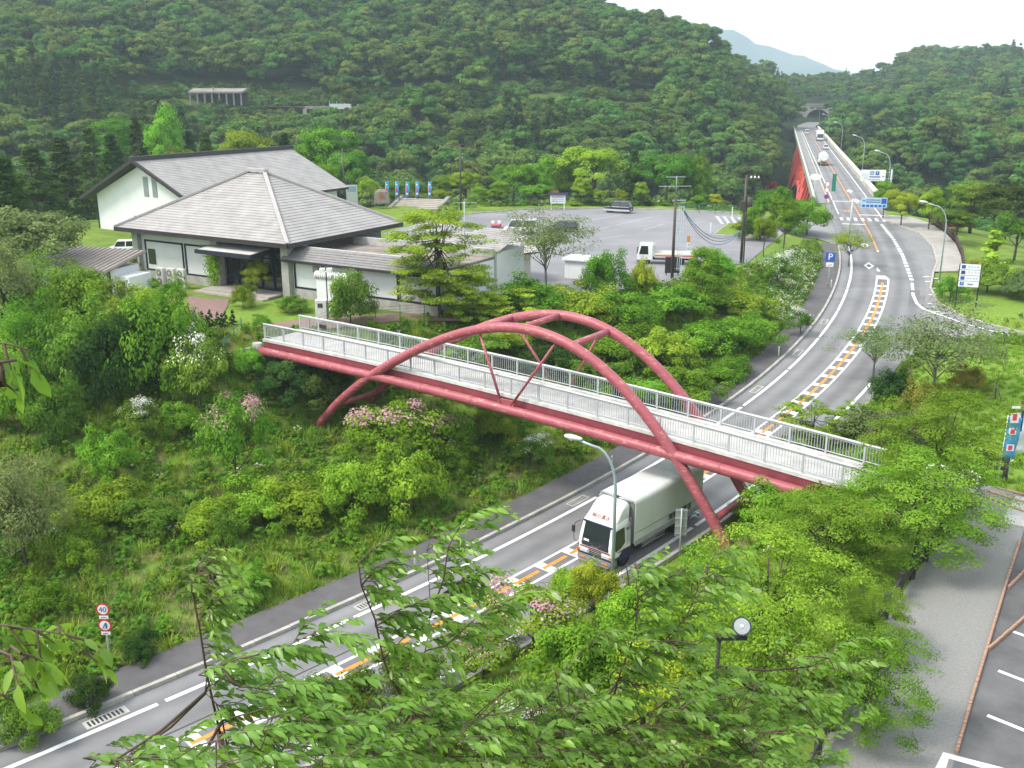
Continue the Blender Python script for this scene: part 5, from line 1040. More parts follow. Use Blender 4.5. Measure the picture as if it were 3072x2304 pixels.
p = rp(s_at_u(2665, 7.2, 0), 7.2, 0); p = W(2665, 617, 5); o = thing('overhead_parking_sign', 'white overhead sign with blue parking symbols beside the long bridge', 'road sign', p, R(-8)); MB().tube([(0, 0, -1), (0, 0, 6.2)], .15, 10).obj('pole', GALV, o)
for z in (5.7, 4.6): MB().tube([(.3, 0, z), (-1.2, 0, z)], .06, 8).obj('arm', GALV, o)
f1 = MB().box(-5.2, -1.0, -.16, -.08, 4.2, 6.1).obj('sign_panel', SW, o)
for x in (-3.3, -2.4): q_ = MB().box(x-.32, x+.32, -.17, -.16, 5.2, 5.85).obj('pictogram', SB, f1); text('P' if x > -3 else '♨', .5, SW, q_, (x, -.175, 5.52))
MB().tube([(-4.95, -.17, 5.0), (-4.8, -.17, 5.4), (-4.4, -.17, 5.45), (-4.3, -.17, 5.0), (-4.6, -.17, 4.7), (-4.2, -.17, 4.6), (-3.9, -.17, 5.6)], .035, 5).obj('emblem', SLB, f1)
MB().box(-3.7, -1.9, -.17, -.16, 4.8, 5.0).obj('text_line', SB, f1); MB().box(-3.9, -1.9, -.17, -.16, 4.4, 4.48).obj('text_line', INK, f1); MB().bar((-1.6, -.17, 5.0), (-1.2, -.17, 5.0), .1, .08).obj('arrow_mark', INK, f1)
p = G(W(2476, 628, 5)); o = thing('round_sign_post', 'post with two round red rimmed signs and a green plate by the bridge end', 'road sign', p, facecam(p)); MB().tube([(0, 0, -.5), (0, 0, 4.6)], .06, 8).obj('pole', GALV, o)
for z in (4.3, 3.3): disc(o, z, .42, 'round_sign', SW, SR)
disc(o, 2.2, .42, 'no_stopping_sign', SB, SR); g_ = MB().box(.7, 1.35, -.1, -.05, 3.1, 6.0).obj('green_plate', SG, o); MB().tube([(1.0, 0, -.5), (1.0, 0, 6)], .05, 8).obj('plate_post', GALV, o)
f1 = MB().tube([(-1.0, -.05, 5.4), (-1.0, .02, 5.4)], .55, 16).obj('oval_sign', SW, o); f1.scale = (1.7, 1, 1); f1.location = (-.3, 0, 0); MB().tube([(-2.0, 0, -.5), (-2.0, 0, 5.4)], .05, 8).obj('oval_post', GALV, o)
p = G(W(2897, 911, 4.2)); o = thing('facility_board', 'white facility board with four rows on two black posts at the junction', 'sign board', p, facecam(p)+.1)
for x in (-.95, .95): MB().box(x-.06, x+.06, -.06, .06, -.3, 4.4).obj('post', BLACK, o)
bd = MB().box(-.93, .93, -.1, -.061, 2.15, 4.4).obj('board', SW, o)
for k in range(4):
    z = 4.12-k*.56; MB().box(-.8, -.42, -.106, -.1, z-.18, z+.18).obj('pictogram', SB if k != 1 else INK, bd)
    if k == 1: text('レストラン', .3, SB, bd, (.2, -.106, z))
    elif k < 3: [MB().box(-.2+i*.26, -.02+i*.26, -.106, -.1, z-.1, z+.1).obj('text_block', SLB, bd) for i in range(4)]
    else: text('P', .3, SW, bd, (-.6, -.112, z)); MB().bar((-.1, -.106, z), (.4, -.106, z), .1, .06).obj('arrow_mark', SB, bd)
    if k: MB().box(-.93, .93, -.104, -.1, z+.26, z+.3).obj('row_line', INK, bd)
# white delineator posts on the pavement kerb
dm_ = MB().lathe([(.045, -.1), (.045, .62), (.05, .64), (.05, .70), (.035, .74)], 8).mesh('delineator_post', WHITE)
for i, (u, v) in enumerate(((2541, 850), (2485, 954), (2384, 1062), (2190, 1209), (1856, 1416), (1268, 1713), (275, 2136))):
    z = roadz([W(u, v, 1).x], [W(u, v, 1).y])[0][0]; s, _ = chain(W(u, v, z+.1)); p = rp(s, -5.12, .14)
    o = thing('delineator_post', ('short white marker post on the pavement, ' + ('nearest the lower corner of the view', 'second up the road', 'third up the road', 'fourth up the road', 'fifth up the road', 'sixth up the road', 'farthest, by the junction')[6-i]), 'marker post', p, 0, 'white marker posts on the pavement'); put('post', dm_, o); MB().lathe([(.047, .56), (.047, .61)], 8).obj('reflector', AMBER, o); o.scale = (1.25, 1.25, 1.25)
# car park boards, poles, wires
p = W(1674, 632, ZL); o = thing('notice_board', 'small white notice board with blue roof at the car park edge', 'sign board', p+Vector((0, 1, 0))); MB().box(-1.2, 1.2, -.06, .06, 1.0, 2.3).obj('board', SW, o)
for x in (-1, 1): MB().box(x-.07, x+.07, -.05, .05, -.3, 1.0).obj('leg', SW, o)
MB().extr([(-1.5, -.35, 2.3), (-1.5, .35, 2.3), (-1.5, 0, 2.65)], (3, 0, 0)).obj('board_roof', NAVY, o); [MB().box(-.9, .9, -.07, -.06, z, z+.12).obj('text_line', SR if z > 1.8 else SLB, o) for z in (1.95, 1.6, 1.3)]
p = W(2063, 778, ZL); o = thing('lorry_bay_post', 'white and orange pillar sign beside the flatbed truck', 'sign board', p); MB().box(-.16, .16, -.06, .06, -.2, 2.6).obj('pillar', SW, o); MB().box(-.16, .16, -.062, .062, 1.9, 2.6).obj('orange_top', LINE_O, o)
for i, c in enumerate('大型車'): text(c, .3, INK, o, (0, -.068, 1.6-i*.42))
p = W(2016, 826, ZL); o = thing('dark_board', 'low dark board on the verge below the flatbed truck', 'sign board', p); MB().box(-.75, .75, -.08, .08, .25, 1.9).obj('panel', mat('board_black', (.03, .03, .032), .5), o); [MB().box(x-.05, x+.05, -.05, .05, -.3, .3).obj('leg', DKMETAL, o) for x in (-.6, .6)]
def pole(p, h, label):
    o = thing('utility_pole', label, 'utility pole', p, 0); MB().tube([(0, 0, -.4), (0, 0, h)], [.17, .12], 10).obj('pole', DKMETAL, o); return o
pA = W(2016, 835, ZL); hA = D(2032, 590, pA.y).z-pA.z; A_ = pole(pA, hA, 'dark utility pole with television aerials behind the flatbed truck')
for z, L in ((hA+1.9, 1.0), (hA+1.0, 1.7)): MB().bar((-L, 0, z), (L*.9, .3, z), .06).obj('aerial_boom', GALV, A_); [MB().bar((x*L, -.35, z), (x*L, .4, z), .025).obj('aerial_rod', GALV, A_) for x in np.linspace(-.9, .8, 8)]
MB().tube([(0, 0, hA), (0, 0, hA+2.0)], .03, 6).obj('aerial_mast', GALV, A_); MB().bar((-.3, 0, hA-.35), (1.0, 0, hA-.35), .1).obj('cross_arm', GALV, A_)
cg = MB()
for x in (.45, .65, .85): cg.bar((x, 0, .8), (x, 0, hA-.9), .06)
for z in np.linspace(1, hA-1, 6): cg.bar((.15, 0, z), (.95, 0, z), .04)
cg.obj('cable_ladder', mat('pale_blue_steel', (.45, .55, .58), .5), A_)
pB = W(2222, 800, 6.0); hB = D(2232, 525, pB.y).z-pB.z; B_ = pole(pB, hB, 'tall dark utility pole with transformer at the car park corner')
MB().tube([(.28, 0, -.3), (.22, 0, hB*.72)], .07, 8).obj('stay_pipe', DKMETAL, B_); MB().bar((-.1, 0, hB-.4), (1.6, 0, hB-.4), .1).obj('cross_arm', DKMETAL, B_)
for x in (.5, .9, 1.3): MB().lathe([(.06, 0), (.1, .1), (.05, .25)], 8, (x, 0, hB-.35)).obj('insulator', SW, B_)
MB().lathe([(.3, 0), (.34, .1), (.34, .9), (.2, 1.0)], 12, (.5, 0, hB*.66)).obj('transformer', DKMETAL, B_); MB().box(-.5, .1, -.2, .2, hB*.62, hB*.72).obj('switch_box', DKMETAL, B_)
a, b = pA+Vector((.4, 0, hA-.6)), pB+Vector((0, 0, hB*.42)); CB = mat('blue_cable', (.06, .16, .26), .6)
for k in range(3): tag(MB().tube([a.lerp(b, t)-Vector((0, 0, (2.1+.35*k)*4*t*(1-t))) for t in np.linspace(0, 1, 16)], .035, 5).obj('overhead_cable', CB), ('upper', 'middle', 'lower')[k]+' blue cable drooping between the two utility poles', 'cable', 'cables between the utility poles')
p = F0+Matrix.Rotation(HA, 3, 'Z') @ Vector((12.6, 9.0, 4.4)); o = thing('aerial_mast', 'aerial mast with a white satellite dish on the low wing roof', 'aerial', p); MB().tube([(0, 0, -1), (0, 0, 4.2)], .05, 6).obj('mast', GALV, o)
for z in (4.1, 2.8): MB().bar((-1.0, 0, z), (1.1, .2, z), .04).obj('boom', GALV, o); [MB().bar((x, -.4, z), (x, .4, z), .02).obj('rod', GALV, o) for x in np.linspace(-.9, 1.0, 7)]
dsh = MB().lathe([(.05, .12), (.3, .1), (.5, .02), (.52, 0)], 16, axis='y').obj('dish', WHITE, o, (.55, -.1, 2.0)); dsh.rotation_euler = (R(25), 0, R(20))
# fences
def post_fence(name, pts, label, sp, h, m, rails, pr=.05, rr=.04, square=False, cat='fence'):
    pts = [Vector(p) for p in pts]; o = thing(name, label, cat, pts[0]); acc = [0]
    for a, b in zip(pts, pts[1:]): acc.append(acc[-1]+(b-a).length)
    n = max(1, int(round(acc[-1]/sp))); Q = []
    for i in range(n+1):
        s = acc[-1]*i/n; k = min(max(j for j in range(len(acc)-1) if acc[j] <= s+1e-6), len(pts)-2); Q.append(pts[k].lerp(pts[k+1], (s-acc[k])/(acc[k+1]-acc[k]+1e-9))-pts[0])
    pm = (MB().box(-pr, pr, -pr, pr, -.3, h) if square else MB().lathe([(pr, -.3), (pr, h-.03), (pr*.7, h)], 8)).mesh('post', m)
    for q in Q: put('post', pm, o, q)
    for a, b in zip(Q, Q[1:]):
        for z in rails: (MB().bar(a+Vector((0, 0, z)), b+Vector((0, 0, z)), rr, rr*2.2) if square else MB().tube([a+Vector((0, 0, z)), b+Vector((0, 0, z))], rr, 6)).obj('rail', m, o)
    return o
CHAR = mat('charcoal_timber', (.04, .038, .038), .8, 0, .3, 4); TEAL = mat('teal_wire', (.05, .19, .17), .6)
GP = [Vector((p.x, p.y, ZR)) for p in GRAV]
post_fence('timber_fence', [GP[0], GP[1], GP[2], GP[3], GP[4]], 'dark timber rail fence along the gravel path behind the foreground trees', 1.9, 1.1, CHAR, (.45, .85), .09, .055, True)
post_fence('timber_post_rail', [W(2950, 1440, ZR), W(2988, 1456, ZR), W(3013, 1444, ZR)], 'stout dark log posts and rails holding the two tall banners', 1.6, 1.5, CHAR, (.7, 1.2), .13, .1)
post_fence('wire_fence', [W(930, 985, ZP-.1), W(1000, 962, ZP), W(1200, 950, ZP), W(1380, 938, ZP), W(1480, 928, ZP)], 'teal wire fence along the terrace path above the footbridge', 2.0, 1.0, TEAL, (.15, .4, .65, .9), .03, .012)
post_fence('wire_fence', [G(W(640, 1040, 6.2)), G(W(690, 1015, 6.4)), G(W(725, 990, 6.6))], 'short teal wire fence below the garden path', 1.6, 1.0, TEAL, (.2, .5, .9), .035, .015)
post_fence('wire_fence', [W(2050, 640, ZL), W(2140, 641, ZL), W(2240, 646, ZL)], 'teal wire fence at the far right corner of the car park', 2.5, 1.4, TEAL, (.2, .5, .8, 1.1, 1.35), .04, .015)
post_fence('wire_fence', [W(1860, 905, ZL-.2), W(1990, 870, ZL-.1), W(2130, 825, ZL-.1), W(2300, 790, 6.0), W(2350, 760, 5.9)], 'teal wire fence along the near edge of the car park', 2.2, 1.0, TEAL, (.2, .45, .7, .95), .03, .012)
post_fence('footpath_fence', [Vector((p.x, p.y, float(roadz([p.x], [p.y])[0][0])+.12)) for p in (W(2790, 668, 5.1), W(2840, 700, 5), W(2868, 730, 4.9), W(2885, 770, 4.7), W(2890, 812, 4.5))], 'brown post and rail fence along the concrete footpath', 1.1, 1.1, mat('brown_timber', (.07, .05, .04), .85, 0, .25, 4), (.5, .95), .09, .06)
post_fence('rail_fence', [W(1140, 592, 8.2), W(1200, 596, 8.0), W(1312, 604, 7.6)], 'brown rail fence behind the blue banners', 3.0, 1.2, mat('fence_brown', (.12, .10, .075), .85), (.5, 1.1), .08, .05)
# log edging along the gravel path
lg = MB().lathe([(.055, -.2), (.055, .1), (.045, .13)], 7).mesh('log_stake', mat('edging_timber', (.36, .22, .16), .8, 0, .25, 6))
def edging(P, label, sp=.115):
    P = [Vector(p) for p in P]; o = thing('log_edging', label, 'edging', P[0], 0, 'timber edging'); n = 0
    for a, b in zip(P, P[1:]):
        L = (b-a).length
        for s in np.arange(0, L, sp): q = put('log_stake', lg, o, a.lerp(b, s/L)-P[0]); q.scale.z = random.uniform(.85, 1.15); n += 1
random.seed(8)
edging([W(u, v, ZR) for u, v in ((2870, 2258), (2915, 2100), (2960, 1950), (3022, 1740), (3060, 1625))], 'long row of reddish log stakes between gravel path and parking bays', .12)
edging([W(2966, 1950, ZR), W(3072, 1858, ZR), W(3130, 1800, ZR)], 'short slanting row of log stakes nearer the parking bays', .12); edging([W(3026, 1765, ZR), W(3072, 1718, ZR), W(3130, 1660, ZR)], 'short slanting row of log stakes farther along the gravel path', .12)
for i, P in enumerate((((2985, 1463), (3130, 1500)), ((2962, 1474), (3110, 1520)), ((2940, 1484), (3080, 1540)))):
    o = ribbon('timber_step', [W(u, v, ZR) for u, v in P], .16, MATS['edging_timber'], None, .02); m_ = o.modifiers.new('s', 'SOLIDIFY'); m_.thickness = .1; m_.offset = 0; tag(o, ('upper', 'middle', 'lower')[i]+' timber step edge across the gravel path by the banners', 'step', 'timber step edges')
# banners
def banner(p, h, w_, m, label, ang, grp, blobs=(), wave=.12, lean=0, z0=None):
    o = thing('banner', label, 'banner', p, ang, grp); MB().tube([(0, 0, -.2), (lean*h*.3, 0, h+.1)], .018, 6).obj('pole', WHITE, o); z0 = z0 or h*.25
    b = MB(); b.sm = True; n = 10
    for i in range(n+1):
        z = z0+(h-z0)*i/n; x0 = lean*z*.3; dy = wave*math.sin(i*.9); b.v += [(x0+.02, dy*.3, z), (x0+w_*.5, dy, z), (x0+w_, dy*1.4-.02*i, z)]
    for i in range(n):
        for j in (0, 1): a = i*3+j; b.face((a, a+1, a+4, a+3))
    c = b.obj('cloth', m, o); s_ = c.modifiers.new('s', 'SOLIDIFY'); s_.thickness = .012
    MB().bar((lean*h*.3, 0, h+.02), (lean*h*.3+w_, 0, h+.02), .015).obj('top_rod', WHITE, o)
    for x, z, ww, hh, mm in blobs: q = MB().box(x-ww/2, x+ww/2, -.135-(.01 if mm is NR else 0), -.125-(.01 if mm is NR else 0), z-hh/2, z+hh/2); q.obj('printed_mark', mm, c)
    return o
NB = mat('banner_blue', (.06, .32, .62), .7); NW = mat('banner_white', (.72, .72, .70), .7); NR = mat('banner_red', (.6, .05, .10), .7)
for i, u in enumerate((1156, 1186, 1217, 1247, 1284)):
    p = W(u, 604, 7.6); banner(p, 3.0, .5, NB, 'small pale blue banner on the far lawn, '+('nearest the stone monument', 'second from the stone monument', 'middle one of five', 'second from the stairs lamp post', 'nearest the tall lamp post')[i], R(10), 'blue banners by the car park', ((.25, 2.6, .3, .25, NW), (.25, 1.9, .22, .5, NR), (.25, 1.2, .3, .3, NW)), .1, .15)
zb = ZR
p = W(2992, 1452, zb); banner(p, D(2998, 1251, p.y).z-zb, .62, NB, 'tall blue banner with red marks on a log post at the field edge', R(-5), 'tall banners at the field edge', ((.3, 4.1, .4, .12, NW), (.3, 3.55, .4, .5, NW), (.3, 3.6, .2, .34, NR), (.3, 2.85, .36, .34, NW), (.3, 2.85, .2, .24, NR), (.3, 2.0, .36, .34, NW), (.3, 2.0, .2, .24, NR)), .05, .03, 1.4)
p = W(3018, 1446, zb); banner(p, D(3037, 1245, p.y).z-zb, .68, NW, 'tall white banner with small dark writing on a log post at the field edge', R(-5), 'tall banners at the field edge', ((.35, 4.25, .5, .2, mat('banner_brown', (.16, .08, .07), .7)), (.5, 3.6, .1, .8, NR), (.25, 3.3, .14, 1.1, INK)), .05, .1, 1.6)
# air-conditioning units
for i in range(3):
    p = W(482+i*31, 862+i*2, ZP); o = thing('air_conditioner', 'white double-fan air-conditioning unit by the hall, '+('farthest from the entrance', 'middle of three', 'nearest the entrance')[i], 'air conditioner', p, HA, 'air-conditioning units')
    MB().box(-.47, .47, 0, .4, .12, 1.85).obj('casing', mat('unit_white', (.58, .57, .52), .5, 0, .04), o, bevel=.02); MB().box(-.5, .5, -.02, .44, -.1, .12).obj('plinth', CONC, o)
    for z in (.6, 1.4): f = MB().lathe([(.33, 0), (.33, .02)], 20, (-.05, -.03, z), 'y').obj('fan_grille', mat('grille_grey', (.2, .2, .19), .6), o); MB().box(-.15, .05, -.045, -.03, z-.1, z+.1).obj('fan_hub', MATS['unit_white'], f)
# monument, stairs, board by the far lawn
p = W(1146, 605, 8); o = thing('stone_monument', 'rough stone monument with a reddish plaque on the far lawn', 'monument', p); b = MB(); ring(b, [[(x*1.2*k, y*.7*k, z*.75) for x, y in ((-1, -.8), (-.2, -1), (.9, -.7), (1, .5), (.1, .9), (-.9, .6))] for k, z in ((1, -.3), (.95, .9), (.8, 2.0), (.45, 2.5))]); b.obj('boulder', mat('monument_stone', (.22, .19, .16), .9, 0, .3, 1), o); MB().box(-.3, .4, -.66, -.56, .5, 1.2).obj('plaque', mat('plaque_red', (.3, .1, .05), .6), o)
p = W(1250, 640, ZL); o = thing('stone_stairs', 'broad pale stone stairs rising from the car park to the far lawn', 'stairs', W(1225, 640, ZL), R(-18))
for k in range(8): MB().box(-3.6, 3.6, .6+k*.7, 1.4+k*.7, -.4, .18+k*.2).obj('step', mat('stair_stone', (.36, .33, .29), .85, 0, .12, 1), o, (0, 0, 0))
for sx in (-3.9, 3.9): MB().hexa([(sx-.3, .4, -.3), (sx+.3, .4, -.3), (sx+.3, 6.8, -.3), (sx-.3, 6.8, -.3)], [(sx-.3, .4, .3), (sx+.3, .4, .3), (sx+.3, 6.8, 2.0), (sx-.3, 6.8, 2.0)]).obj('side_wall', CONC_OLD, o)
p = W(1057, 612, 7); o = thing('standing_board', 'pale blue and white standing board behind the pyramid roof', 'sign board', p, R(15)); MB().box(-.9, .9, -.05, .05, -.2, 3.0).obj('panel', SW, o); MB().box(-.7, .7, -.06, -.05, 1.9, 2.8).obj('picture', SLB, o)
mp_ = MB().box(-.06, .06, -.06, .06, -.1, 1.3).mesh('marker_post', WHITE)
for (u, v), nm in (((2196, 650), 'beside the wire fence'), ((2281, 707), 'beside the clipped bushes'), ((2131, 700), 'at the tip of the grass island')): o = put('marker_post', mp_, None, W(u, v, ZL)); o.scale.z = 1.6 if u == 2281 else 1.1; tag(o, 'white marker post in the car park '+nm, 'marker post', 'car park marker posts')
o = thing('grass_island', 'grass island with stone kerb in the car park', 'kerb island', W(2215, 690, ZL)); P = [W(2140, 706, ZL), W(2185, 672, ZL), W(2290, 672, ZL), W(2275, 712, ZL)]; P = [q-o.location for q in P]; MB().prism([(q.x, q.y) for q in P], -.1, .14).obj('kerb', CONC, o); MB().prism([(q.x*.95, q.y*.95) for q in P], .0, .17).obj('turf', MATS['ground'], o)

# ------------------------------------------------------------------ cars and small trucks
def car(name, label, p, ang, L=3.9, Wd=1.6, H=1.5, hood=.24, tail=.06, m=WHITE, low=None, cabz=.55, van=False, grp=None):
    """front towards +x"""
    o = thing(name, label, 'car' if not van else 'van', p, ang, grp); w2 = Wd/2; zb_ = H*.17; zs = H*cabz
    def sec(x, zt, k=1.0): return [(x, -w2*k*.96, zb_), (x, -w2*k, zb_+.2), (x, -w2*k, zt-.12), (x, -w2*k*.9, zt), (x, w2*k*.9, zt), (x, w2*k, zt-.12), (x, w2*k, zb_+.2), (x, w2*k*.96, zb_)]
    b = MB(); b.sm = False; x0, x1 = -L/2, L/2; ring(b, [sec(x0, zs*.96, .9), sec(x0+.12, zs, .98), sec(x0+L*.4, zs), sec(x1-L*hood, zs), sec(x1-.25, zs*.86, .97), sec(x1, zs*.7, .86)]); bd = b.obj('body', m, o, bevel=.04)
    if low: MB().box(x0+.02, x1-.05, -w2-.012, w2+.012, zb_, zb_+.28).obj('lower_trim', low, bd, bevel=.02)
    a0, a1 = x0+L*tail, x1-L*hood*.9; r0, r1 = a0+.3*(1 if not van else .3), a1-L*.14
    g = MB(); g.hexa([(a0, -w2*.93, zs-.02), (a1, -w2*.93, zs-.02), (a1, w2*.93, zs-.02), (a0, w2*.93, zs-.02)], [(r0, -w2*.76, H-.06), (r1, -w2*.76, H-.06), (r1, w2*.76, H-.06), (r0, w2*.76, H-.06)]); go_ = g.obj('window_glass', GLASS, o)
    rf_ = MB(); ring(rf_, [[(r0-.06, -w2*.78, H-.09), (r1+.08, -w2*.78, H-.09), (r1+.08, w2*.78, H-.09), (r0-.06, w2*.78, H-.09)], [(r0, -w2*.72, H), (r1, -w2*.72, H), (r1, w2*.72, H), (r0, w2*.72, H)]]); rf_.obj('roof', m, o, bevel=.03)
    for sy in (-1, 1):
        for xa, xb in ((a0, r0), (a1, r1), ((a0+a1)/2, (r0+r1)/2)): MB().bar((xa, sy*w2*.94, zs-.03), (xb, sy*w2*.77, H-.06), .09, .05).obj('pillar', m, o)
        MB().box(x1-.12, x1-.02, sy*w2*.62-.16, sy*w2*.62+.16, zs*.62, zs*.62+.16).obj('headlight', LAMP, bd); MB().box(x0-.015, x0+.08, sy*w2*.74-.1, sy*w2*.74+.1, zs*.68, zs*.68+.22).obj('tail_light', TAIL, bd)
        MB().box(a1-.25, a1-.1, sy*(w2+.08)-.07, sy*(w2+.08)+.07, zs, zs+.13).obj('mirror', m, bd)
        for x in (x0+L*.19, x1-L*.19): wheel(o, x, sy*(w2-.1), H*.2, .19)
    MB().box(x0-.012, x0+.02, -.2, .2, zs*.5, zs*.5+.12).obj('number_plate', SW, bd); return o
DKB = mat('dark_blue_car', (.012, .018, .035), .25, 0, .1, 2); SILV = mat('silver_car', (.5, .52, .53), .35, .3, .05, 2); BLKC = mat('black_green_car', (.016, .022, .022), .22, 0, .1, 2)
car('parked_suv', 'dark blue off-road car with silver lower panels at the far car park edge', W(1857, 640, ZL)+Vector((0, 1, 0)), R(152), 4.3, 1.75, 1.8, .26, .03, DKB, SILV, .56)
car('parked_hatchback', 'dark sloping hatchback parked behind the annex tree', W(1688, 697, ZL)+Vector((0, 1, 0)), R(168), 4.4, 1.7, 1.42, .27, .04, BLKC, None, .55)
v_ = car('parked_van', 'white van with roof rack behind the cream annex roof', W(1562, 704, ZL)+Vector((0, 1, 0)), R(175), 4.4, 1.7, 1.9, .12, .02, WHITE, None, .52, True)
for y in (-.5, .5): MB().bar((-1.6, y, 1.98), (1.0, y, 1.98), .06).obj('roof_rack', CHROME, v_)
rc = car('red_utility_car', 'small red car with two white roof lamps behind the cream annex', W(1488, 712, ZL)+Vector((0, 1, 0)), R(90), 3.3, 1.45, 1.6, .14, .03, mat('red_car', (.45, .02, .06), .35), None, .55)
for y in (-.4, .4): MB().box(-.2, .2, y-.2, y+.2, 1.6, 1.95).obj('roof_lamp', SW, rc, bevel=.03)
car('small_white_car', 'small white hatchback parked beside the pyramid hall', W(374, 758, ZP), R(190), 3.3, 1.4, 1.45, .2, .02, WHITE, None, .56)
def on_bridge(v, off, u0):
    ss = np.arange(S_BR0, S_BR1, .5); vv = np.array([uofs(s, off, 0)[1] for s in ss]); s = float(ss[np.abs(vv-v).argmin()]); return rp(s, off, .004), rdir(s)
p, a = on_bridge(447.5, 1.75, 0); car('silver_car', 'silver car coming towards the crossing on the long bridge', p, a+math.pi, 3.9, 1.65, 1.5, .24, .06, SILV)
p, a = on_bridge(402, -1.7, 0); car('white_minivan', 'white minivan driving away near the tunnel end of the bridge', p, a, 4.4, 1.7, 1.9, .14, .02, WHITE, None, .52, True)
def truckbase(name, label, p, ang, L, Wd, cabm, cabL=1.6, cabH=2.0, cz=.5):
    o = thing(name, label, 'truck', p, ang); w2 = Wd/2; b = MB(); f = L/2
    ring(b, [rrect(f-cabL, f, w2, cz, .1), rrect(f-cabL, f+.02, w2, cz+.55, .12), rrect(f-cabL, f-.22, w2-.06, cabH-.08, .12), rrect(f-cabL+.03, f-.3, w2-.1, cabH, .12)]); cb = b.obj('cab', cabm, o, bevel=.02)
    zw = cz+.6; MB().hexa([(f-.02, -w2+.1, zw), (f+.035, -w2+.1, zw), (f+.035, w2-.1, zw), (f-.02, w2-.1, zw)], [(f-.3, -w2+.15, cabH-.12), (f-.2, -w2+.15, cabH-.12), (f-.2, w2-.15, cabH-.12), (f-.3, w2-.15, cabH-.12)]).obj('windscreen', GLASS, cb)
    for sy in (-1, 1):
        y = sy*(w2+.003); MB().extr([(f-.16, y-sy*.01, zw), (f-.36, y-sy*.06, cabH-.15), (f-cabL+.55, y-sy*.06, cabH-.15), (f-cabL+.5, y, zw)], (0, sy*.015, 0)).obj('side_window', GLASS, cb)
        MB().box(f-.05, f+.03, sy*w2*.7-.14, sy*w2*.7+.14, cz+.15, cz+.32).obj('headlight', LAMP, cb); MB().box(f+.02, f+.1, sy*(w2+.22)-.08, sy*(w2+.22)+.08, zw+.1, zw+.45).obj('mirror', BLACK, cb); MB().bar((f-.1, sy*w2, zw+.4), (f+.06, sy*(w2+.2), zw+.4), .03).obj('mirror_arm', BLACK, cb)
    MB().box(-f+.1, f-.2, -w2*.45, w2*.45, cz-.05, cz+.15).obj('chassis', BLACK, o); MB().box(f-.3, f+.06, -w2, w2, cz-.2, cz).obj('bumper', MATS['bumper_grey'], o); return o
fbk = truckbase('flatbed_truck', 'white flatbed truck with red and yellow side stripes in the car park', W(1995, 790, ZL), R(172), 6.0, 1.9, TWHITE, 1.65, 2.15)
MB().box(-3.0, 1.15, -.98, .98, .72, .85).obj('load_bed', mat('bed_grey', (.42, .42, .41), .6), fbk)
for sy in (-1, 1):
    g_ = MB().box(-3.0, 1.15, sy*.98-.02, sy*.98+.02, .85, 1.25).obj('drop_side', SW, fbk); y = sy*1.003
    MB().box(-2.98, 1.13, y-.004, y+.004, .92, 1.02).obj('red_stripe', SR, g_); MB().box(-2.98, 1.13, y-.004, y+.004, 1.04, 1.12).obj('yellow_stripe', mat('stripe_yellow', (.65, .4, .04), .5), g_)
    for x in (1.95, -1.7): wheel(fbk, x, sy*.8, .36, .24)
MB().box(-3.04, -3.0, -.98, .98, .85, 1.25).obj('tail_gate', SW, fbk); hb = MB(); [hb.bar((1.2, y, .85), (1.2, y, 2.1), .05) for y in (-.9, 0, .9)]; [hb.bar((1.2, -.9, z), (1.2, .9, z), .05) for z in (1.3, 1.7, 2.08)]; hb.obj('headboard_frame', CHROME, fbk)
p, a = on_bridge(494, -1.7, 0); tk = truckbase('tanker_truck', 'white round tanker truck driving away along the long bridge', p, a, 8.5, 2.4, TWHITE, 2.0, 2.6)
MB().tube([(-4.1, 0, 2.1), (-3.95, 0, 2.1), (1.9, 0, 2.1), (2.05, 0, 2.1)], [.8, 1.18, 1.18, .8], 20).obj('tank', mat('tank_white', (.62, .65, .62), .4), tk); MB().box(-4.2, -4.1, -1.15, 1.15, .45, .95).obj('rear_beam', BLACK, tk)
for sy in (-1, 1): MB().box(-4.24, -4.2, sy*.8-.3, sy*.8+.3, .75, .95).obj('tail_light', AMBER, tk); MB().box(-4.1, 1.8, sy*.95-.05, sy*.95+.05, .8, 1.3).obj('tank_skirt', MATS['tank_white'], tk)
MB().box(-4.24, -4.2, -1.0, 1.0, .5, .62).obj('reflector_bar', LINE_O, tk)
for x in (3.2, -1.6, -2.8): [wheel(tk, x, sy*1.0, .48, .3) for sy in (-1, 1)]
p, a = on_bridge(421, 1.75, 0); xk = truckbase('far_box_truck', 'white box truck coming along the far half of the long bridge', p, a+math.pi, 9.0, 2.4, TWHITE, 1.9, 2.7)
MB().box(-4.5, 2.5, -1.22, 1.22, .95, 3.7).obj('cargo_box', SW, xk, bevel=.05); [wheel(xk, x, sy*1.0, .48, .3) for x in (3.5, -2.6) for sy in (-1, 1)]
MB().extr([(2.7, -1.0, 2.7), (4.1, -1.0, 2.7), (2.7, -1.0, 3.6)], (0, 2.0, 0)).obj('roof_deflector', SW, xk)
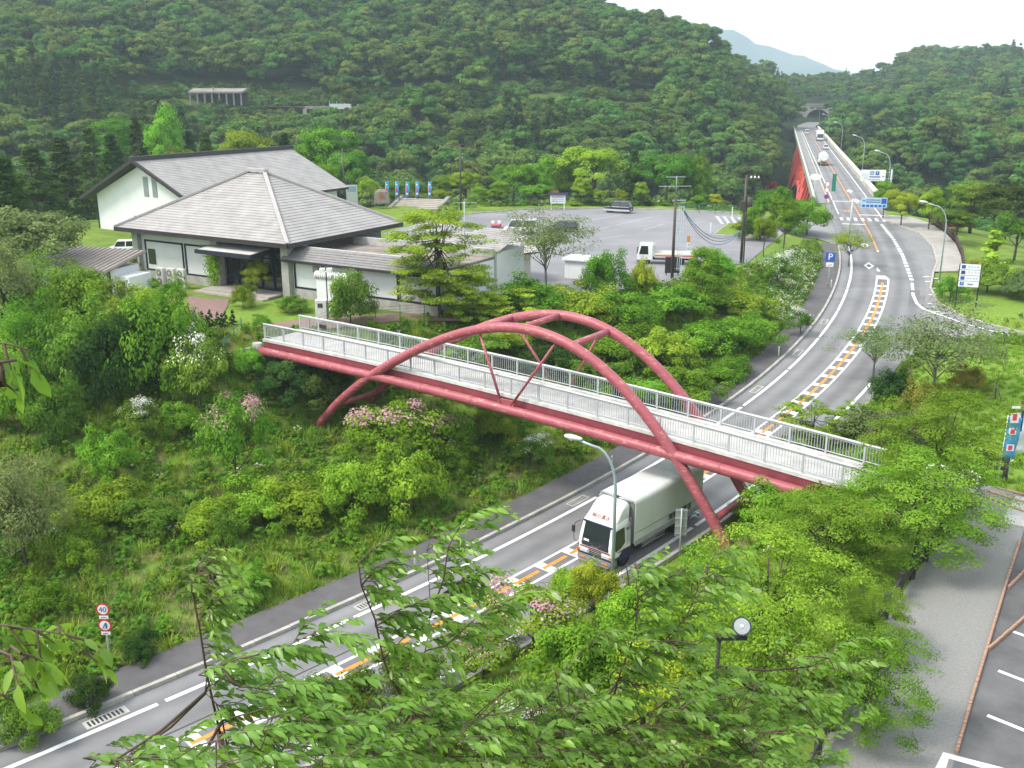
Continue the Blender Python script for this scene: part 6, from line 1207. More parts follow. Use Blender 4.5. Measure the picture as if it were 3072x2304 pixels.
# far blue mountain
b = MB(); b.sm = True; Ym = 4400; prof = [(-400, 200), (1200, 180), (1600, 150), (1900, 110), (2050, 86), (2120, 78), (2200, 95), (2270, 130), (2330, 142), (2420, 170), (2500, 208), (2540, 222), (2650, 250), (2900, 262), (3600, 270)]
us = np.linspace(-400, 3600, 160); vv = np.interp(us, [q[0] for q in prof], [q[1] for q in prof])+2.2*np.sin(us/17.)+1.5*np.sin(us/7.3)
rows = []
for k in range(7):
    f = k/6; rows.append([(q.x*(1-.16*f), Ym*(1-.16*f)+60*math.sin(u/60.+k), (q.z-10)*(1-f)**1.2+10-30*f+10*math.sin(u/33.+k*2)*(0 if k == 0 else 1)*(1-f)) for u, q in ((u, D(u, v, Ym)) for u, v in zip(us, vv))])
for r_ in rows: b.v += r_
n = len(us)
for k in range(6):
    for i in range(n-1): b.face((k*n+i, k*n+i+1, (k+1)*n+i+1, (k+1)*n+i))
tag(b.obj('mountain', mat('mountain_woods', (.035, .065, .035), .95, 0, .3, .004)), kind='structure')
# air: thin even haze over the whole valley
hz_ = MB().box(-4730, 4730, -320, 4730, -120, 460).obj('haze', None); vm = bpy.data.materials.new('haze_air'); vm.use_nodes = True; t = vm.node_tree; t.nodes.clear(); pv = N(t, 'ShaderNodeVolumePrincipled'); pv.inputs['Color'].default_value = (.72, .88, 1, 1); pv.inputs['Density'].default_value = .00022; pv.inputs['Anisotropy'].default_value = .2
ou = N(t, 'ShaderNodeOutputMaterial'); t.links.new(pv.outputs[0], ou.inputs['Volume']); hz_.data.materials.append(vm); tag(hz_, 'thin pale blue haze filling the valley', 'haze', kind='stuff')
# ------------------------------------------------------------------ plants nearer the camera
MM = dict(F=F_FRESH, L=F_LIME, M=F_MID, G=F_GREY, D=F_DARK, C=F_CEDAR, R=F_RED, O=F_ORANGE)
for i in range(4): proto('bush%d' % i, 200+i, 'open' if i > 0 else 'round', 1.6, 1.35, 60, 170, .115, F_FRESH, lift=.8, th=1.2, tr=.045, flat=.7, up=.4)
proto('bigbush', 206, 'open', 2.6, 2.3, 130, 130, .115, F_GREY, lift=1.5, th=2, tr=.08, flat=.6, nl=20)
for i in range(3): proto('small%d' % i, 210+i, 'round', 2.0, 2.0, 60, 180, .145, F_FRESH, lift=2.4, th=3.0, tr=.075)
for i in range(4): proto('tree%d' % i, 220+i, 'round', 3.4, 3.3, 64, 190, .23, F_MID, lift=5.6, th=7, tr=.19)
for i in range(2): proto('tier%d' % i, 230+i, 'tier', 4.0, 3.9, 190, 130, .19, F_FRESH, lift=5.4, th=8.6, tr=.14, flat=.28, up=1.0, nl=26)
for i in range(2): proto('layer%d' % i, 235+i, 'tier', 2.2, 1.3, 80, 90, .14, F_LIME, lift=1.8, th=2.6, tr=.06, flat=.3, up=1.0, nl=14)
for i in range(2): proto('airy%d' % i, 240+i, 'open', 3.0, 2.0, 90, 75, .12, F_GREY, lift=3.2, th=4.2, tr=.07, flat=.35, bark=BARK_GREY, nl=40)
for i in range(2): proto('cedar%d' % i, 245+i, 'cone', 2.8, 6.2, 130, 50, .36, F_CEDAR, lift=6.6, th=11.5, tr=.2)
for i in range(2): proto('spindle%d' % i, 250+i, 'cone', .55, .8, 40, 40, .12, F_DARK, lift=.85, th=1.2, tr=.03)
proto('pinkbush', 255, 'round', 1.9, 1.7, 60, 100, .14, F_FRESH, lift=1.9, th=2.2, tr=.06, flowers=(P_PINK, .15, .75)); proto('whitebush', 256, 'round', 1.7, 1.5, 54, 100, .13, F_MID, lift=1.4, th=1.6, tr=.05, flowers=(P_WHITE, .14, .75))
for i in range(3): proto('maple%d' % i, 260+i, 'tier', 3.5, 2.5, 170, 150, .11, F_MAPLE, lift=4.0, th=5.6, tr=.085, flat=.3, up=.8, nl=30, droop=.5)
random.seed(21); rg = np.random.default_rng(77)
def bush(u, vb, w_, h, m, what, where, key=None, name='shrub', cat='shrub'):
    k = key or 'bush%d' % random.randrange(4)
    return at_px(k, u, vb, w_, name, what+' '+where, cat, hpx=h, m=MM.get(m), names=('foliage', 'stem') if name == 'shrub' else ('crown', 'trunk'))
tone = dict(F='fresh green', L='yellow green', M='mid green', G='greyish green', D='dark green', C='dark conifer', R='dark red', O='orange tipped')
# slope below the visitor hall: (u, v of foot, width, height, tone, where)
for u, v, w_, h, m, wh in (
    (30,1030,230,300,'G','at the left edge level with the small outbuilding'),(150,1000,250,210,'M','directly below the small outbuilding'),(285,1010,230,190,'F','below the gap between outbuilding and hall'),(395,1020,210,165,'M','below the air-conditioning units'),
    (480,1035,220,170,'F','left of the reddish garden path'),(85,1160,250,250,'F','in the upper left of the slope'),(225,1180,240,270,'M','above the white blossom on the slope'),
    (350,1215,220,260,'D','in the shade left of the white blossom bush'),(478,1200,240,330,'F','between the white blossom bush and the outbuilding'),(20,1300,220,270,'F','low on the left edge above the terraces'),(165,1330,180,170,'M','above the terraces near the left edge'),
    (350,1450,150,170,'F','alone on the grassy terraces'),(560,1320,130,110,'F','below the white blossom bush'),(640,1130,140,120,'M','left of the footbridge end'),(745,1120,130,80,'F','beneath the railing at the far end of the footbridge'),(870,1200,200,120,'D','in the shade under the footbridge deck'),(960,1210,200,120,'D','behind the left foot of the arch'),
    (330,1580,240,120,'F','below the terraces'),(480,1600,200,110,'M','lower slope left of the pink bush'),(620,1610,190,110,'F','lower slope under the pink bush'),(790,1580,220,150,'F','right of the pink bush'),(920,1570,240,150,'F','below the left foot of the arch'),
    (1060,1560,240,180,'F','below the pale pink bush under the bridge'),(1240,1540,220,200,'F','between the pink bush and the pavement'),(1370,1420,130,90,'F','beside the flat stone under the bridge'),(80,1700,300,330,'G','at the lower left edge of the view'),(235,1720,170,130,'F','beside the big grey shrub at the lower left'),
    (150,1850,150,120,'F','low at the left behind the hanging leaves'),(740,1800,130,110,'F','near the pavement behind the windblown sapling'),(420,1990,120,90,'D','at the pavement edge behind the round signs'),(285,2120,140,110,'D','at the pavement edge by the marker post'),(90,2230,180,130,'M','in the lower left corner by the pavement'),
    (1480,1330,150,110,'F','under the middle of the footbridge'),(700,1330,140,120,'M','above the pink bush'),(690,1640,120,110,'M','lower middle of the slope')):
    bush(u, v, w_, h, m, tone[m]+' leafy shrub', wh, 'bigbush' if m == 'G' or w_ > 245 else None)
for u, v, w_, h, wh in ((600,1250,190,260,'in the middle of the slope'),(430,1330,130,140,'in the shade lower left of it'),(1500,1290,170,110,'under the middle of the footbridge'),(1590,1400,130,100,'beside the road under the footbridge'),(2400,1010,90,90,'beside the curving pavement'),(2330,870,120,110,'on the bank below the parking sign')): bush(u, v, w_, h, None, 'white flowering shrub', wh, 'whitebush')
bush(712, 1500, 230, 340, None, 'tall pink flowering shrub', 'on the slope left of the arch foot', 'pinkbush'); bush(1180, 1430, 320, 250, None, 'broad pink flowering shrub', 'just below the left arch foot', 'pinkbush'); bush(1320, 1370, 220, 160, None, 'small pink flowering shrub', 'below the footbridge deck', 'pinkbush')
bush(1600, 1960, 340, 230, None, 'pink flowering shrub', 'on the near bank in front of the road', 'pinkbush'); bush(1450, 2040, 260, 180, None, 'low pink flowering shrub', 'among the foreground branches', 'pinkbush')
# bank right of the footbridge up to the car park
for u, v, w_, h, m, wh in (
    (1590,965,250,170,'F','right of the tiered tree'),(1700,985,230,150,'F','behind the crown of the red arch'),(1500,1040,220,100,'L','just behind the top of the red arch'),(1800,960,220,150,'F','below the white kiosk'),(1905,1000,220,160,'F','behind the far rib of the arch'),(2010,960,230,150,'F','below the flatbed truck'),
    (2120,930,220,140,'F','below the tall utility pole'),(2230,950,200,130,'F','below the car park corner'),(1850,1090,230,150,'F','beside the far rib of the arch'),(1980,1100,230,170,'F','in the middle of the bank above the road'),(2110,1060,220,140,'F','in the middle of the bank near the white blossoms'),(2230,1040,200,130,'F','above the curving pavement'),
    (2060,1190,230,130,'F','at the pavement edge behind the footbridge'),(2170,1140,170,90,'F','at the pavement edge above the marker post'),(1930,1210,220,120,'F','low on the bank behind the railing'),(1790,1180,220,140,'M','behind the middle of the railing'),(1690,1110,220,130,'D','in the shade behind the arch hangers'),(1390,1080,220,110,'M','behind the left part of the railing'),(1560,1120,200,90,'D','behind the railing under the arch crown')):
    bush(u, v, w_*.95, h*.72, m, tone[m]+' leafy shrub', wh)
for u, v, w_, h, m, k, wh in ((1322,955,330,300,'F','tier0','tiered spreading tree in front of the low wing'),(1640,890,300,250,'G','airy0','airy grey-green tree in front of the cream annex'),(1420,985,200,150,'L','layer0','low layered yellow-green tree beside the tiered tree'),(1540,1000,220,120,'L','layer1','low layered yellow-green tree behind the arch crown'),(1810,895,140,140,'F','bush2','small rounded tree below the flatbed truck'),(1925,910,100,130,'L','bush3','small yellow-green tree beside the dark board'),(2160,880,110,120,'F','small2','small tree at the foot of the tall utility pole'),(2100,940,150,180,'F','small0','leafy small tree on the bank below the utility poles'),
    (1052,970,170,165,'M','bush1','dense round small tree beside the white garden wall'),(772,888,88,105,'L','small2','slim yellow-green tree in front of the entrance'),(925,885,75,95,'L','small0','pale yellowish sapling against the white wing'),(120,885,290,270,'G','small1','grey-green many-stemmed tree over the small outbuilding'),(412,830,66,75,'O','small2','orange tipped young tree beside the air-conditioning units'),
    (2290,770,80,120,'F','small1','slender tree on the lawn beside the car park entrance'),(2350,745,110,150,'F','small2','leafy tree in the middle of the entrance garden'),(2420,705,170,95,'F','bush0','broad bright tree at the car park entrance'),(2310,700,110,140,'M','small1','tree behind the clipped hedge in the entrance garden'),(2327,690,90,130,'R','small2','dark red leaved maple in the entrance garden'),(2400,650,90,55,'F','bush3','tree hiding the foot of the red bridge'),(2250,690,80,90,'F','bush1','small tree behind the tall utility pole'),
    (2545,800,150,110,'L','airy1','thin pale tree on the flowery bank by the parking sign')):
    at_px(k, u, v, w_, 'tree', wh, 'tree', hpx=h, m=MM[m])
for u, v, w_, h, m, wh in ((730,925,90,75,'F','beside the slim tree at the entrance'),(885,935,110,50,'M','low beside the white garden wall'),(440,880,110,60,'F','in front of the air-conditioning units'),(505,890,80,45,'M','beside the entrance pillar'),(790,985,70,40,'F','on the lawn edge above the footbridge'),(2230,700,90,35,'L','clipped low on the grass island'),(2280,722,120,60,'D','clipped into a hedge beside the car park entrance')): bush(u, v, w_, h, m, tone[m]+' shrub', wh)
for i, u in enumerate((585, 608, 632, 655, 678, 700, 622, 668)): bush(u, 985+(9 if i > 5 else 0)-i % 3*4, 30, 48, 'D', 'small dark pointed conifer at the end of the garden path,', ('first from the left', 'second from the left', 'third from the left', 'fourth from the left', 'fifth from the left', 'nearest the footbridge', 'front row, left one', 'front row, right one')[i], 'spindle%d' % (i % 2))
# climbing vine on the entrance pillar
vn = thing('climbing_vine', 'green vine climbing the round pillar beside the entrance', 'vine', F0, HA); n = 1500; P = np.stack([-10.35-.15+rg.normal(size=n)*.42, y0-.62-rg.random(n)*.25, rg.random(n)**.6*4.0], 1); P[:, 0] += (P[:, 2] > 3.4)*rg.normal(size=n)*.5
V, F = leaves(P, np.stack([rg.normal(size=n)*.4, -np.ones(n), rg.random(n)], 1), rg, .2); put('foliage', arr_mesh('vine_leaves', V, F, [F_FRESH], {'v': np.repeat(rg.random(n), 4)}), vn); MB().tube([(-10.5, y0-.7, -.2), (-10.4, y0-.68, 2), (-10.6, y0-.7, 3.8)], .06, 6).obj('stem', BARK, vn)
# trees by their tops: (u, v of top, distance, width, kind, tone)
def top_px(k, u, vt, Y, w_, m, label, name='tree', zmin=None, grp=None):
    t = D(u, vt, Y); g = float(ground([t.x], [Y])[0]); g = max(g, t.z-17) if zmin is None else zmin; cm, tm, rx, H0 = PROTO[k]; dep = Y*_c+(CAMZ-t.z)*_s
    return plant(k, name, label, 'tree', (t.x, Y, g-.1), w_/3/FPX*dep/(2*rx), m=MM[m], sz=(t.z-g)/H0, group=grp)
for u, vt, Y, w_, k, m, lb in ((5,470,112,190,'cedar0','D','tall dark conifer at the left edge of the view'),(90,440,140,190,'cedar1','D','dark conifer left of the gabled hall, nearest the edge'),(175,410,148,170,'cedar0','C','brownish dark conifer left of the gabled hall'),(262,385,165,150,'cedar1','D','dark conifer rising behind the gable corner'),(330,400,172,140,'cedar0','D','dark conifer behind the gable, left of the ridge'),
    (402,352,178,120,'cedar1','D','tallest dark conifer behind the gable apex'),(470,325,186,150,'tree0','F','bright broadleaf tree above the gable apex'),(340,345,190,170,'tree1','M','brown-green tree behind the dark conifers'),(540,415,178,120,'tree2','M','leafy tree behind the middle of the tiled ridge'),(612,392,184,110,'cedar0','D','dark pointed conifer behind the tiled ridge'),(565,395,190,100,'cedar1','D','second dark pointed conifer behind the tiled ridge'),
    (742,368,180,200,'tree3','L','olive green rounded tree behind the tiled ridge'),(850,400,178,110,'cedar1','D','dark conifer at the end of the tiled ridge'),(905,400,185,110,'tree0','M','mid green tree beyond the end of the tiled ridge'),(985,372,176,200,'tree1','F','broad bright tree right of the gabled hall'),(1040,430,172,120,'tree2','M','tree behind the single brown lamp post'),(930,480,160,160,'tree3','F','low bright tree at the end of the gabled roof'),
    (1108,522,158,75,'small1','L','small bright tree beside the stone monument'),(1180,548,172,100,'small0','M','low tree behind the blue banners'),(1255,540,174,120,'tree0','M','spreading tree behind the blue banners'),(1345,520,172,110,'tree1','F','bright tree left of the twin brown lamp'),(1395,502,170,110,'tree2','F','bright tree right of the twin brown lamp'),(1540,482,172,130,'tree3','F','rounded bright tree in the middle of the car park edge'),
    (1610,470,176,130,'tree0','F','bright tree left of the tallest car park tree'),(1690,465,178,140,'tree1','F','bright tree touching the tallest car park tree'),(1785,420,174,190,'tree2','F','tallest bright tree at the car park edge'),(1905,448,182,120,'cedar0','D','dark conifer right of the tallest car park tree'),(2005,445,176,180,'tree3','M','big mid green tree behind the parked off-road car'),(2090,470,180,120,'tree0','M','mid green tree behind the television aerials'),
    (1450,560,166,80,'small2','F','small tree behind the car park hedge, left part'),(1500,545,164,85,'small0','L','pale blossoming small tree at the car park hedge'),(1600,548,165,95,'small1','F','small leafy tree left of the notice board'),(1650,565,166,60,'small2','O','thin orange tinted tree left of the notice board'),(1742,535,164,80,'small0','F','small feathery tree right of the notice board'),(1802,562,163,50,'small1','L','slim young tree left of the parked off-road car'),(1868,566,163,45,'small2','L','slim young tree behind the parked off-road car'),(1928,548,162,60,'small0','F','clipped egg-shaped tree right of the parked off-road car'),
    (1320,565,164,60,'small1','L','young staked tree below the blue banners'),(2095,580,158,60,'small2','F','small tree left of the wire fence corner'),(2150,582,158,60,'small0','L','small yellow-green tree at the wire fence corner'),
    (2715,560,150,105,'small1','L','clipped yellow-green tree behind the footpath, left one'),(2800,566,146,95,'small2','L','clipped yellow-green tree behind the footpath, right one'),(2660,545,158,80,'small0','F','small tree behind the white overhead sign'),(2990,690,112,150,'spindle0','L','cone-shaped bright tree beside the footpath fence'),
    (2930,540,150,180,'tree1','M','dark leafy tree behind the cone-shaped tree'),(3040,530,140,200,'tree2','D','big dark tree at the right edge of the view'),(2880,620,135,130,'tree3','M','leafy tree behind the footpath fence'),(3060,640,120,140,'tree0','M','leafy tree at the right edge below the dark one'),(2860,555,170,140,'tree2','D','dark tree behind the clipped yellow-green trees'),(2990,600,165,150,'tree1','D','dark tree in the gap behind the cone-shaped tree'),(2760,590,168,110,'tree0','D','dark tree between the two clipped yellow-green trees')):
    top_px(k, u, vt, Y, w_, m, lb)
# low hedge strip along the car park
for i in range(16):
    u = 1340+i*55; p = W(u, 622, ZL); k = 'bush%d' % (i % 4); plant(k, 'hedge_bush', 'low hedge bush along the far kerb of the car park', 'shrub', (p.x, p.y+2.2, ZL-.1), .9, m=[F_MID, F_FRESH, F_DARK][i % 3], group='hedge bushes along the far kerb', sz=.42, names=('foliage', 'stem'))
# field, side-road bank
for u, v, w_, h, m, k, wh in ((2800,1225,400,290,'G','airy0','wide airy tree with bare twigs beside the junction field'),(2620,1140,260,170,'G','airy1','low airy tree overhanging the road centre band'),(2435,1345,250,130,'F','layer0','layered bright small tree behind the near end of the railing'),(2570,1300,130,90,'L','layer1','small yellow-green tree behind the near end of the railing')): at_px(k, u, v, w_, 'tree', wh, 'tree', hpx=h, m=MM[m])
for u, v, w_, h, m, wh in ((2690,1240,160,130,'D','dark at the field edge below the airy tree'),(2760,1260,120,110,'O','at the field edge below the airy tree'),(2900,1180,110,90,'O','in the field behind the airy tree'),(2620,1330,200,110,'G','on the bank left of the grass field'),(2740,1340,200,120,'G','on the bank below the airy tree'),(2500,1350,120,70,'F','beside the road below the near end of the railing'),(2850,900,110,70,'M','beside the junction lamp post'),(2960,880,180,90,'M','behind the white facility board'),(3050,900,140,80,'G','right of the white facility board'),(2920,850,90,70,'O','behind the white facility board, autumn toned'),(2840,690,110,30,'R','low in the bed by the crossing')): bush(u, v, w_, h, m, tone[m]+' shrub', wh)
for i, (u, v) in enumerate(((2940,1090),(3005,1075),(2880,1130),(2985,1200),(3010,1110))):
    p = Hit(u, v); o = thing('staked_sapling', 'bare staked sapling in the grass field, '+('upper left', 'upper right', 'beside the airy tree', 'nearest the banners', 'middle right')[i], 'sapling', p, i, 'staked saplings'); MB().tube([(0, 0, -.2), (.05, 0, 1.0), (.0, .05, 1.9)], [.03, .025, .01], 5).obj('stem', BARK, o); [MB().tube([(a, b, -.2), (0, 0, 1.0)], .025, 5).obj('stake', BARK_GREY, o) for a, b in ((-.4, .1), (.4, .1))]
    for k in range(6): t = k*1.1; MB().tube([(0, 0, 1.0+.12*k), (.35*math.cos(t), .35*math.sin(t), 1.3+.14*k)], [.012, .005], 4).obj('twig', BARK, o)
# near bank and trees by the gravel path
for u, v, w_, h, k, wh in ((2290,2090,560,500,'maple0','leafy young tree beside the floodlight and timber fence'),(2480,1740,440,270,'maple1','spreading leafy tree over the right arch foot'),(2745,1690,500,330,'maple2','wide leafy tree overhanging the gravel path'),(2790,1545,420,370,'maple0','leafy tree hiding the near end of the footbridge'),(2590,2210,420,330,'maple1','leafy tree leaning over the timber fence'),(2600,1960,260,230,'maple2','leafy tree against the middle of the timber fence')): at_px(k, u, v, w_, 'tree', wh, 'tree', hpx=h, m=None)
for u, v, w_, h, m, wh in ((1800,1830,170,170,'L','around the foot of the curved street lamp'),(1900,1900,230,170,'L','on the near bank right of the curved street lamp'),(1700,1790,150,90,'L','at the road edge in front of the lorry'),(2010,1830,160,110,'F','at the road edge beside the lorry'),(2060,1960,260,170,'L','on the near bank left of the floodlight'),(1780,2050,300,200,'F','in the middle of the near bank'),(2100,1740,150,90,'F','around the right arch foot'),(2330,1600,210,140,'F','below the near end of the deck'),(2250,1560,120,60,'F','at the road edge under the near end of the deck'),(1250,2100,230,170,'M','at the road edge among the foreground branches'),(1050,2200,260,200,'M','at the lower road edge among the foreground branches'),(1180,2290,260,200,'D','in the bottom middle behind the branches'),(2000,2150,300,200,'L','below the floodlight')): bush(u, v, w_, h, m, tone[m]+' shrub', wh)
bush(1600, 2260, 230, 150, None, 'white flowering shrub', 'at the bottom edge behind the foreground branches', 'whitebush')

# ------------------------------------------------------------------ windblown cherry branches close to the camera
CH = leafmat('cherry_leaf', (.06, .155, .014), (.24, .43, .04), .42, .035, .015, (.92, 1.08), (.42, .50, .22)); CHL = leafmat('cherry_leaf_young', (.10, .21, .02), (.26, .42, .045), .45, .03, .01, (.95, 1.05))
TWIG = mat('cherry_twig', (.09, .06, .045), .8, 0, .3, 20)
def leafset(P, Dr, Up, L, rg):
    """folded, drooping leaves: base P, direction Dr, blade normal Up, length L"""
    n = len(P); Dr = Dr/np.linalg.norm(Dr, axis=1)[:, None]; S_ = np.cross(Dr, Up); S_ /= np.linalg.norm(S_, axis=1)[:, None]+1e-9; U = np.cross(S_, Dr); L = L[:, None]; wv = (.42+.12*rg.random(n))[:, None]*L; cu = (.1+.22*rg.random(n))[:, None]
    def q(t, s, k): return P+Dr*L*t+S_*wv*s-U*L*cu*t*t+U*wv*abs(s)*.45
    V = np.stack([q(0, 0, 0), q(.33, .42, 0), q(.36, 0, 0), q(.33, -.42, 0), q(.68, .36, 0), q(.7, 0, 0), q(.68, -.36, 0), q(1.0, 0, 0)], 1).reshape(-1, 3); o = (np.arange(n)*8)[:, None]
    F = np.concatenate([o+np.array([a]) for a in ((0, 2, 1, 1), (0, 3, 2, 2), (1, 2, 5, 4), (2, 3, 6, 5), (4, 5, 7, 7), (5, 6, 7, 7))]); return V, F
def tri_mesh(name, V, F, m, v):
    F3 = np.concatenate([F[:, :3], F[F[:, 2] != F[:, 3]][:, [0, 2, 3]]]); return arr_mesh(name, V, F3, [m], {'v': v}, True)
def branchset(name, label, cat, mains, mass, seed, leaf=.135, base=None, m=CH, spacing=.085, wind=(1.0, .15, .0), tl=(.25, .55)):
    """mains: branch lines as (u,v,distance) sightings; mass: (u,v,distance,spread px,twigs) sprays"""
    rg = np.random.default_rng(seed); root = D(*mains[0][0]); o = thing(name, label, cat, base or root); wd = MB(); tw = []; off = Vector(o.location)
    for br in mains:
        pts = [D(*p)-off for p in br]; k = len(pts); r0 = br[0][2]*.0011*(1.5 if br is mains[0] else 1); wd.tube(pts, [r0*(1-.75*i/(k-1)) for i in range(k)], 6)
        for a, b in zip(pts[(1 if k > 3 else 0):], pts[(2 if k > 3 else 1):]):
            for t in np.arange(0, (b-a).length, spacing): tw.append(a.lerp(b, t/(b-a).length))
    if base is not None: wd.tube([Vector((0, 0, -.3)), (D(*mains[0][0])-off)*.5+Vector((.1, .1, 0)), D(*mains[0][0])-off], [.09, .06, .035], 8)
    m0 = [D(*q_)-off for br in mains for q_ in br]
    for br in mains[1:]:
        st_ = D(*br[0])-off; nn_ = min((D(*q_)-off for q_ in mains[0]), key=lambda q_: (q_-st_).length)
        if (nn_-st_).length > .01: wd.tube([nn_, nn_.lerp(st_, .5)+Vector((0, 0, .03)), st_], [.008, .007, .006], 5)
    for u, v, Y, sp, n in mass:
        cc = D(u, v, Y)-off; nn_ = min(m0, key=lambda q_: (q_-cc).length); wd.tube([nn_, nn_.lerp(cc, .5)+Vector((0, 0, -.05)), cc], [.018, .014, .01], 5); nodes = [cc, nn_.lerp(cc, .5)+Vector((0, 0, -.05))]
        for i in range(n): e_ = D(u+rg.normal()*sp, v+rg.normal()*sp*.55, Y+rg.normal()*.6)-off; tw.append(e_); c2_ = min(nodes, key=lambda q_: (q_-e_).length+.35*(q_-cc).length); nodes.append(e_); wd.tube([c2_, c2_.lerp(e_, .5)+Vector((rg.normal()*.03, 0, .03)), e_], [.008, .006, .005], 4, False)
    P, Dv, Un, LL, vv = [], [], [], [], []; wnd = np.array(wind)
    for t in tw:
        d = wnd*(.8+.4*rg.random())+rg.normal(size=3)*np.array([.35, .5, .45])+np.array([0, 0, .18]); d /= np.linalg.norm(d); L = rg.uniform(*tl); tv = rg.random()*.3; n = int(L/.032); p0 = np.array(t); pl = [p0]
        for i in range(n):
            f = i/n; dd = d+wnd*.5*f+np.array([0, 0, -.55*f]); dd /= np.linalg.norm(dd); p0 = p0+dd*L/n; pl.append(p0)
            if True:
                sd = np.cross(dd, [0, 0, 1]); ld = dd*.75+sd*(1 if i % 2 else -1)*.75+wnd*.45+np.array([0, 0, -.35])+rg.normal(size=3)*.22; P.append(p0); Dv.append(ld); Un.append(np.array([0, -.15, 1])+rg.normal(size=3)*.45); LL.append(leaf*rg.uniform(.6, 1.15)); vv.append(min(1, .3*rg.random()+.45*f+tv))
        wd.tube([Vector(pl[0]), Vector(pl[len(pl)//2]), Vector(pl[-1])], [.006, .004, .002], 4, False)
    V, F = leafset(np.array(P), np.array(Dv), np.array(Un), np.array(LL), rg); put('crown', tri_mesh(name+'_leaves', V, F, m, np.repeat(vv, 8)), o); wd.obj('trunk', TWIG, o); return o
gb_ = lambda u, v, Y: G(D(u, v, Y))
branchset('cherry_tree', 'windblown cherry tree with twin stems in front of the road', 'tree',
    [[(1250,2400,9.6),(1232,2138,9.4),(1177,2045,9.3),(1149,1976,9.3),(1126,1860,9.2),(1084,1758,9.1),(1075,1689,9.0),(1117,1647,9.0),(1180,1610,9.0)], [(1232,2138,9.4),(1262,2020,9.6),(1283,1915,9.7),(1292,1832,9.7),(1281,1652,9.7),(1302,1575,9.7)], [(1290,1850,9.7),(1330,1740,9.6),(1345,1640,9.5),(1376,1582,9.5),(1440,1590,9.5)], [(1283,1950,9.6),(1340,1935,9.3),(1431,1851,9.2),(1533,1795,9.2)], [(1126,1880,9.2),(1200,1830,9.0),(1290,1790,9.0)], [(1084,1758,9.1),(1130,1700,9),(1180,1680,9)], [(1300,1800,9.7),(1360,1760,9.7),(1440,1700,9.6)]],
    [(1240,2190,9.2,100,28),(1420,2170,9.6,110,26),(1120,2270,9.0,130,34),(1340,2270,9.2,150,46),(1500,2220,9.6,120,30)], 31, base=gb_(1250, 2400, 10))
branchset('cherry_tree', 'windblown cherry tree at the lower left over the road edge', 'tree',
    [[(700,2420,8.4),(685,2263,8.3),(667,2161,8.2),(648,2110,8.2),(616,2078,8.2)], [(625,2010,8.2),(720,1975,8.1),(833,1953,8.0),(930,1905,8.0),(1000,1895,8.0)], [(667,2161,8.2),(780,2130,8.1),(880,2085,8.1),(990,2040,8.1)], [(616,2078,8.2),(640,2020,8.2),(660,1990,8.2)], [(685,2220,8.3),(820,2200,8.2),(960,2130,8.2)]],
    [(720,2060,8.1,60,8),(860,2120,8.1,80,12),(950,2210,8.1,110,24),(820,2280,8.0,140,36),(400,2260,7.6,60,10),(330,2290,7.2,50,7),(560,2320,7.6,120,24)], 32, base=gb_(700, 2420, 9))
branchset('cherry_tree', 'windblown cherry tree left of the floodlight with dark leaning stem', 'tree',
    [[(1780,2420,10.4),(1811,2212,10.2),(1853,2041,10.1),(1904,1906,10.0),(1913,1795,10.0),(1904,1690,9.9)], [(1811,2212,10.2),(1930,2150,10.1),(2040,2080,10.1),(2150,2000,10.1)], [(1853,2041,10.1),(1960,1960,10),(2060,1850,10),(2120,1700,10),(2170,1630,10)], [(1880,1970,10),(1800,1900,9.8),(1740,1960,9.8)], [(1913,1795,10),(1990,1740,10),(2070,1700,10)]],
    [(1760,2170,9.8,140,50),(1960,2240,9.8,150,56),(2090,2120,10,100,30),(2200,2200,10,130,50),(1620,2120,9.8,110,36),(2010,1930,10,50,9),(2120,1740,10,45,10),(1940,1730,9.9,40,7),(1880,2290,9.6,170,50),(1660,2280,9.4,120,34),(2350,2110,10.4,90,26),(2440,2000,10.6,70,18),(2280,2280,10,120,36)], 33, base=gb_(1780, 2420, 11))
branchset('cherry_sapling', 'thin windblown cherry sapling standing alone before the road', 'tree', [[(660,2200,8.8),(620,2022,8.7),(597,1874,8.6),(574,1767,8.6),(590,1700,8.6),(639,1645,8.6)], [(600,1860,8.6),(640,1800,8.6),(720,1770,8.6)], [(585,1800,8.6),(560,1740,8.6),(552,1700,8.6)], [(590,1720,8.6),(640,1715,8.6),(680,1710,8.6)]], [(625,1800,8.6,28,9),(640,1740,8.6,26,8)], 34, base=gb_(660, 2200, 9.5), spacing=.055, tl=(.16, .34), leaf=.115)
branchset('leafy_branch', 'large leafy branch hanging in at the left edge, lower one', 'branch', [[(-160,1840,3.7),(-40,1870,3.6),(30,1878,3.6),(110,1890,3.6),(200,1905,3.6),(260,1960,3.6)], [(30,1880,3.6),(80,1960,3.6),(100,2060,3.6)], [(-60,2060,3.5),(10,2085,3.5),(60,2110,3.5)]], [(20,1960,3.6,30,3)], 35, leaf=.115, m=CHL, spacing=.09, tl=(.08, .2), wind=(.5, .1, -.75))
branchset('leafy_branch', 'large leafy branch hanging in at the left edge, upper one', 'branch', [[(-160,1010,3.3),(-60,1030,3.2),(10,1030,3.2),(60,1040,3.2),(110,1060,3.2)], [(-40,1120,3.2),(0,1140,3.2),(20,1170,3.2)]], [(0,1090,3.2,12,1)], 36, leaf=.11, m=CHL, spacing=.12, tl=(.06, .14), wind=(.5, .1, -.75))

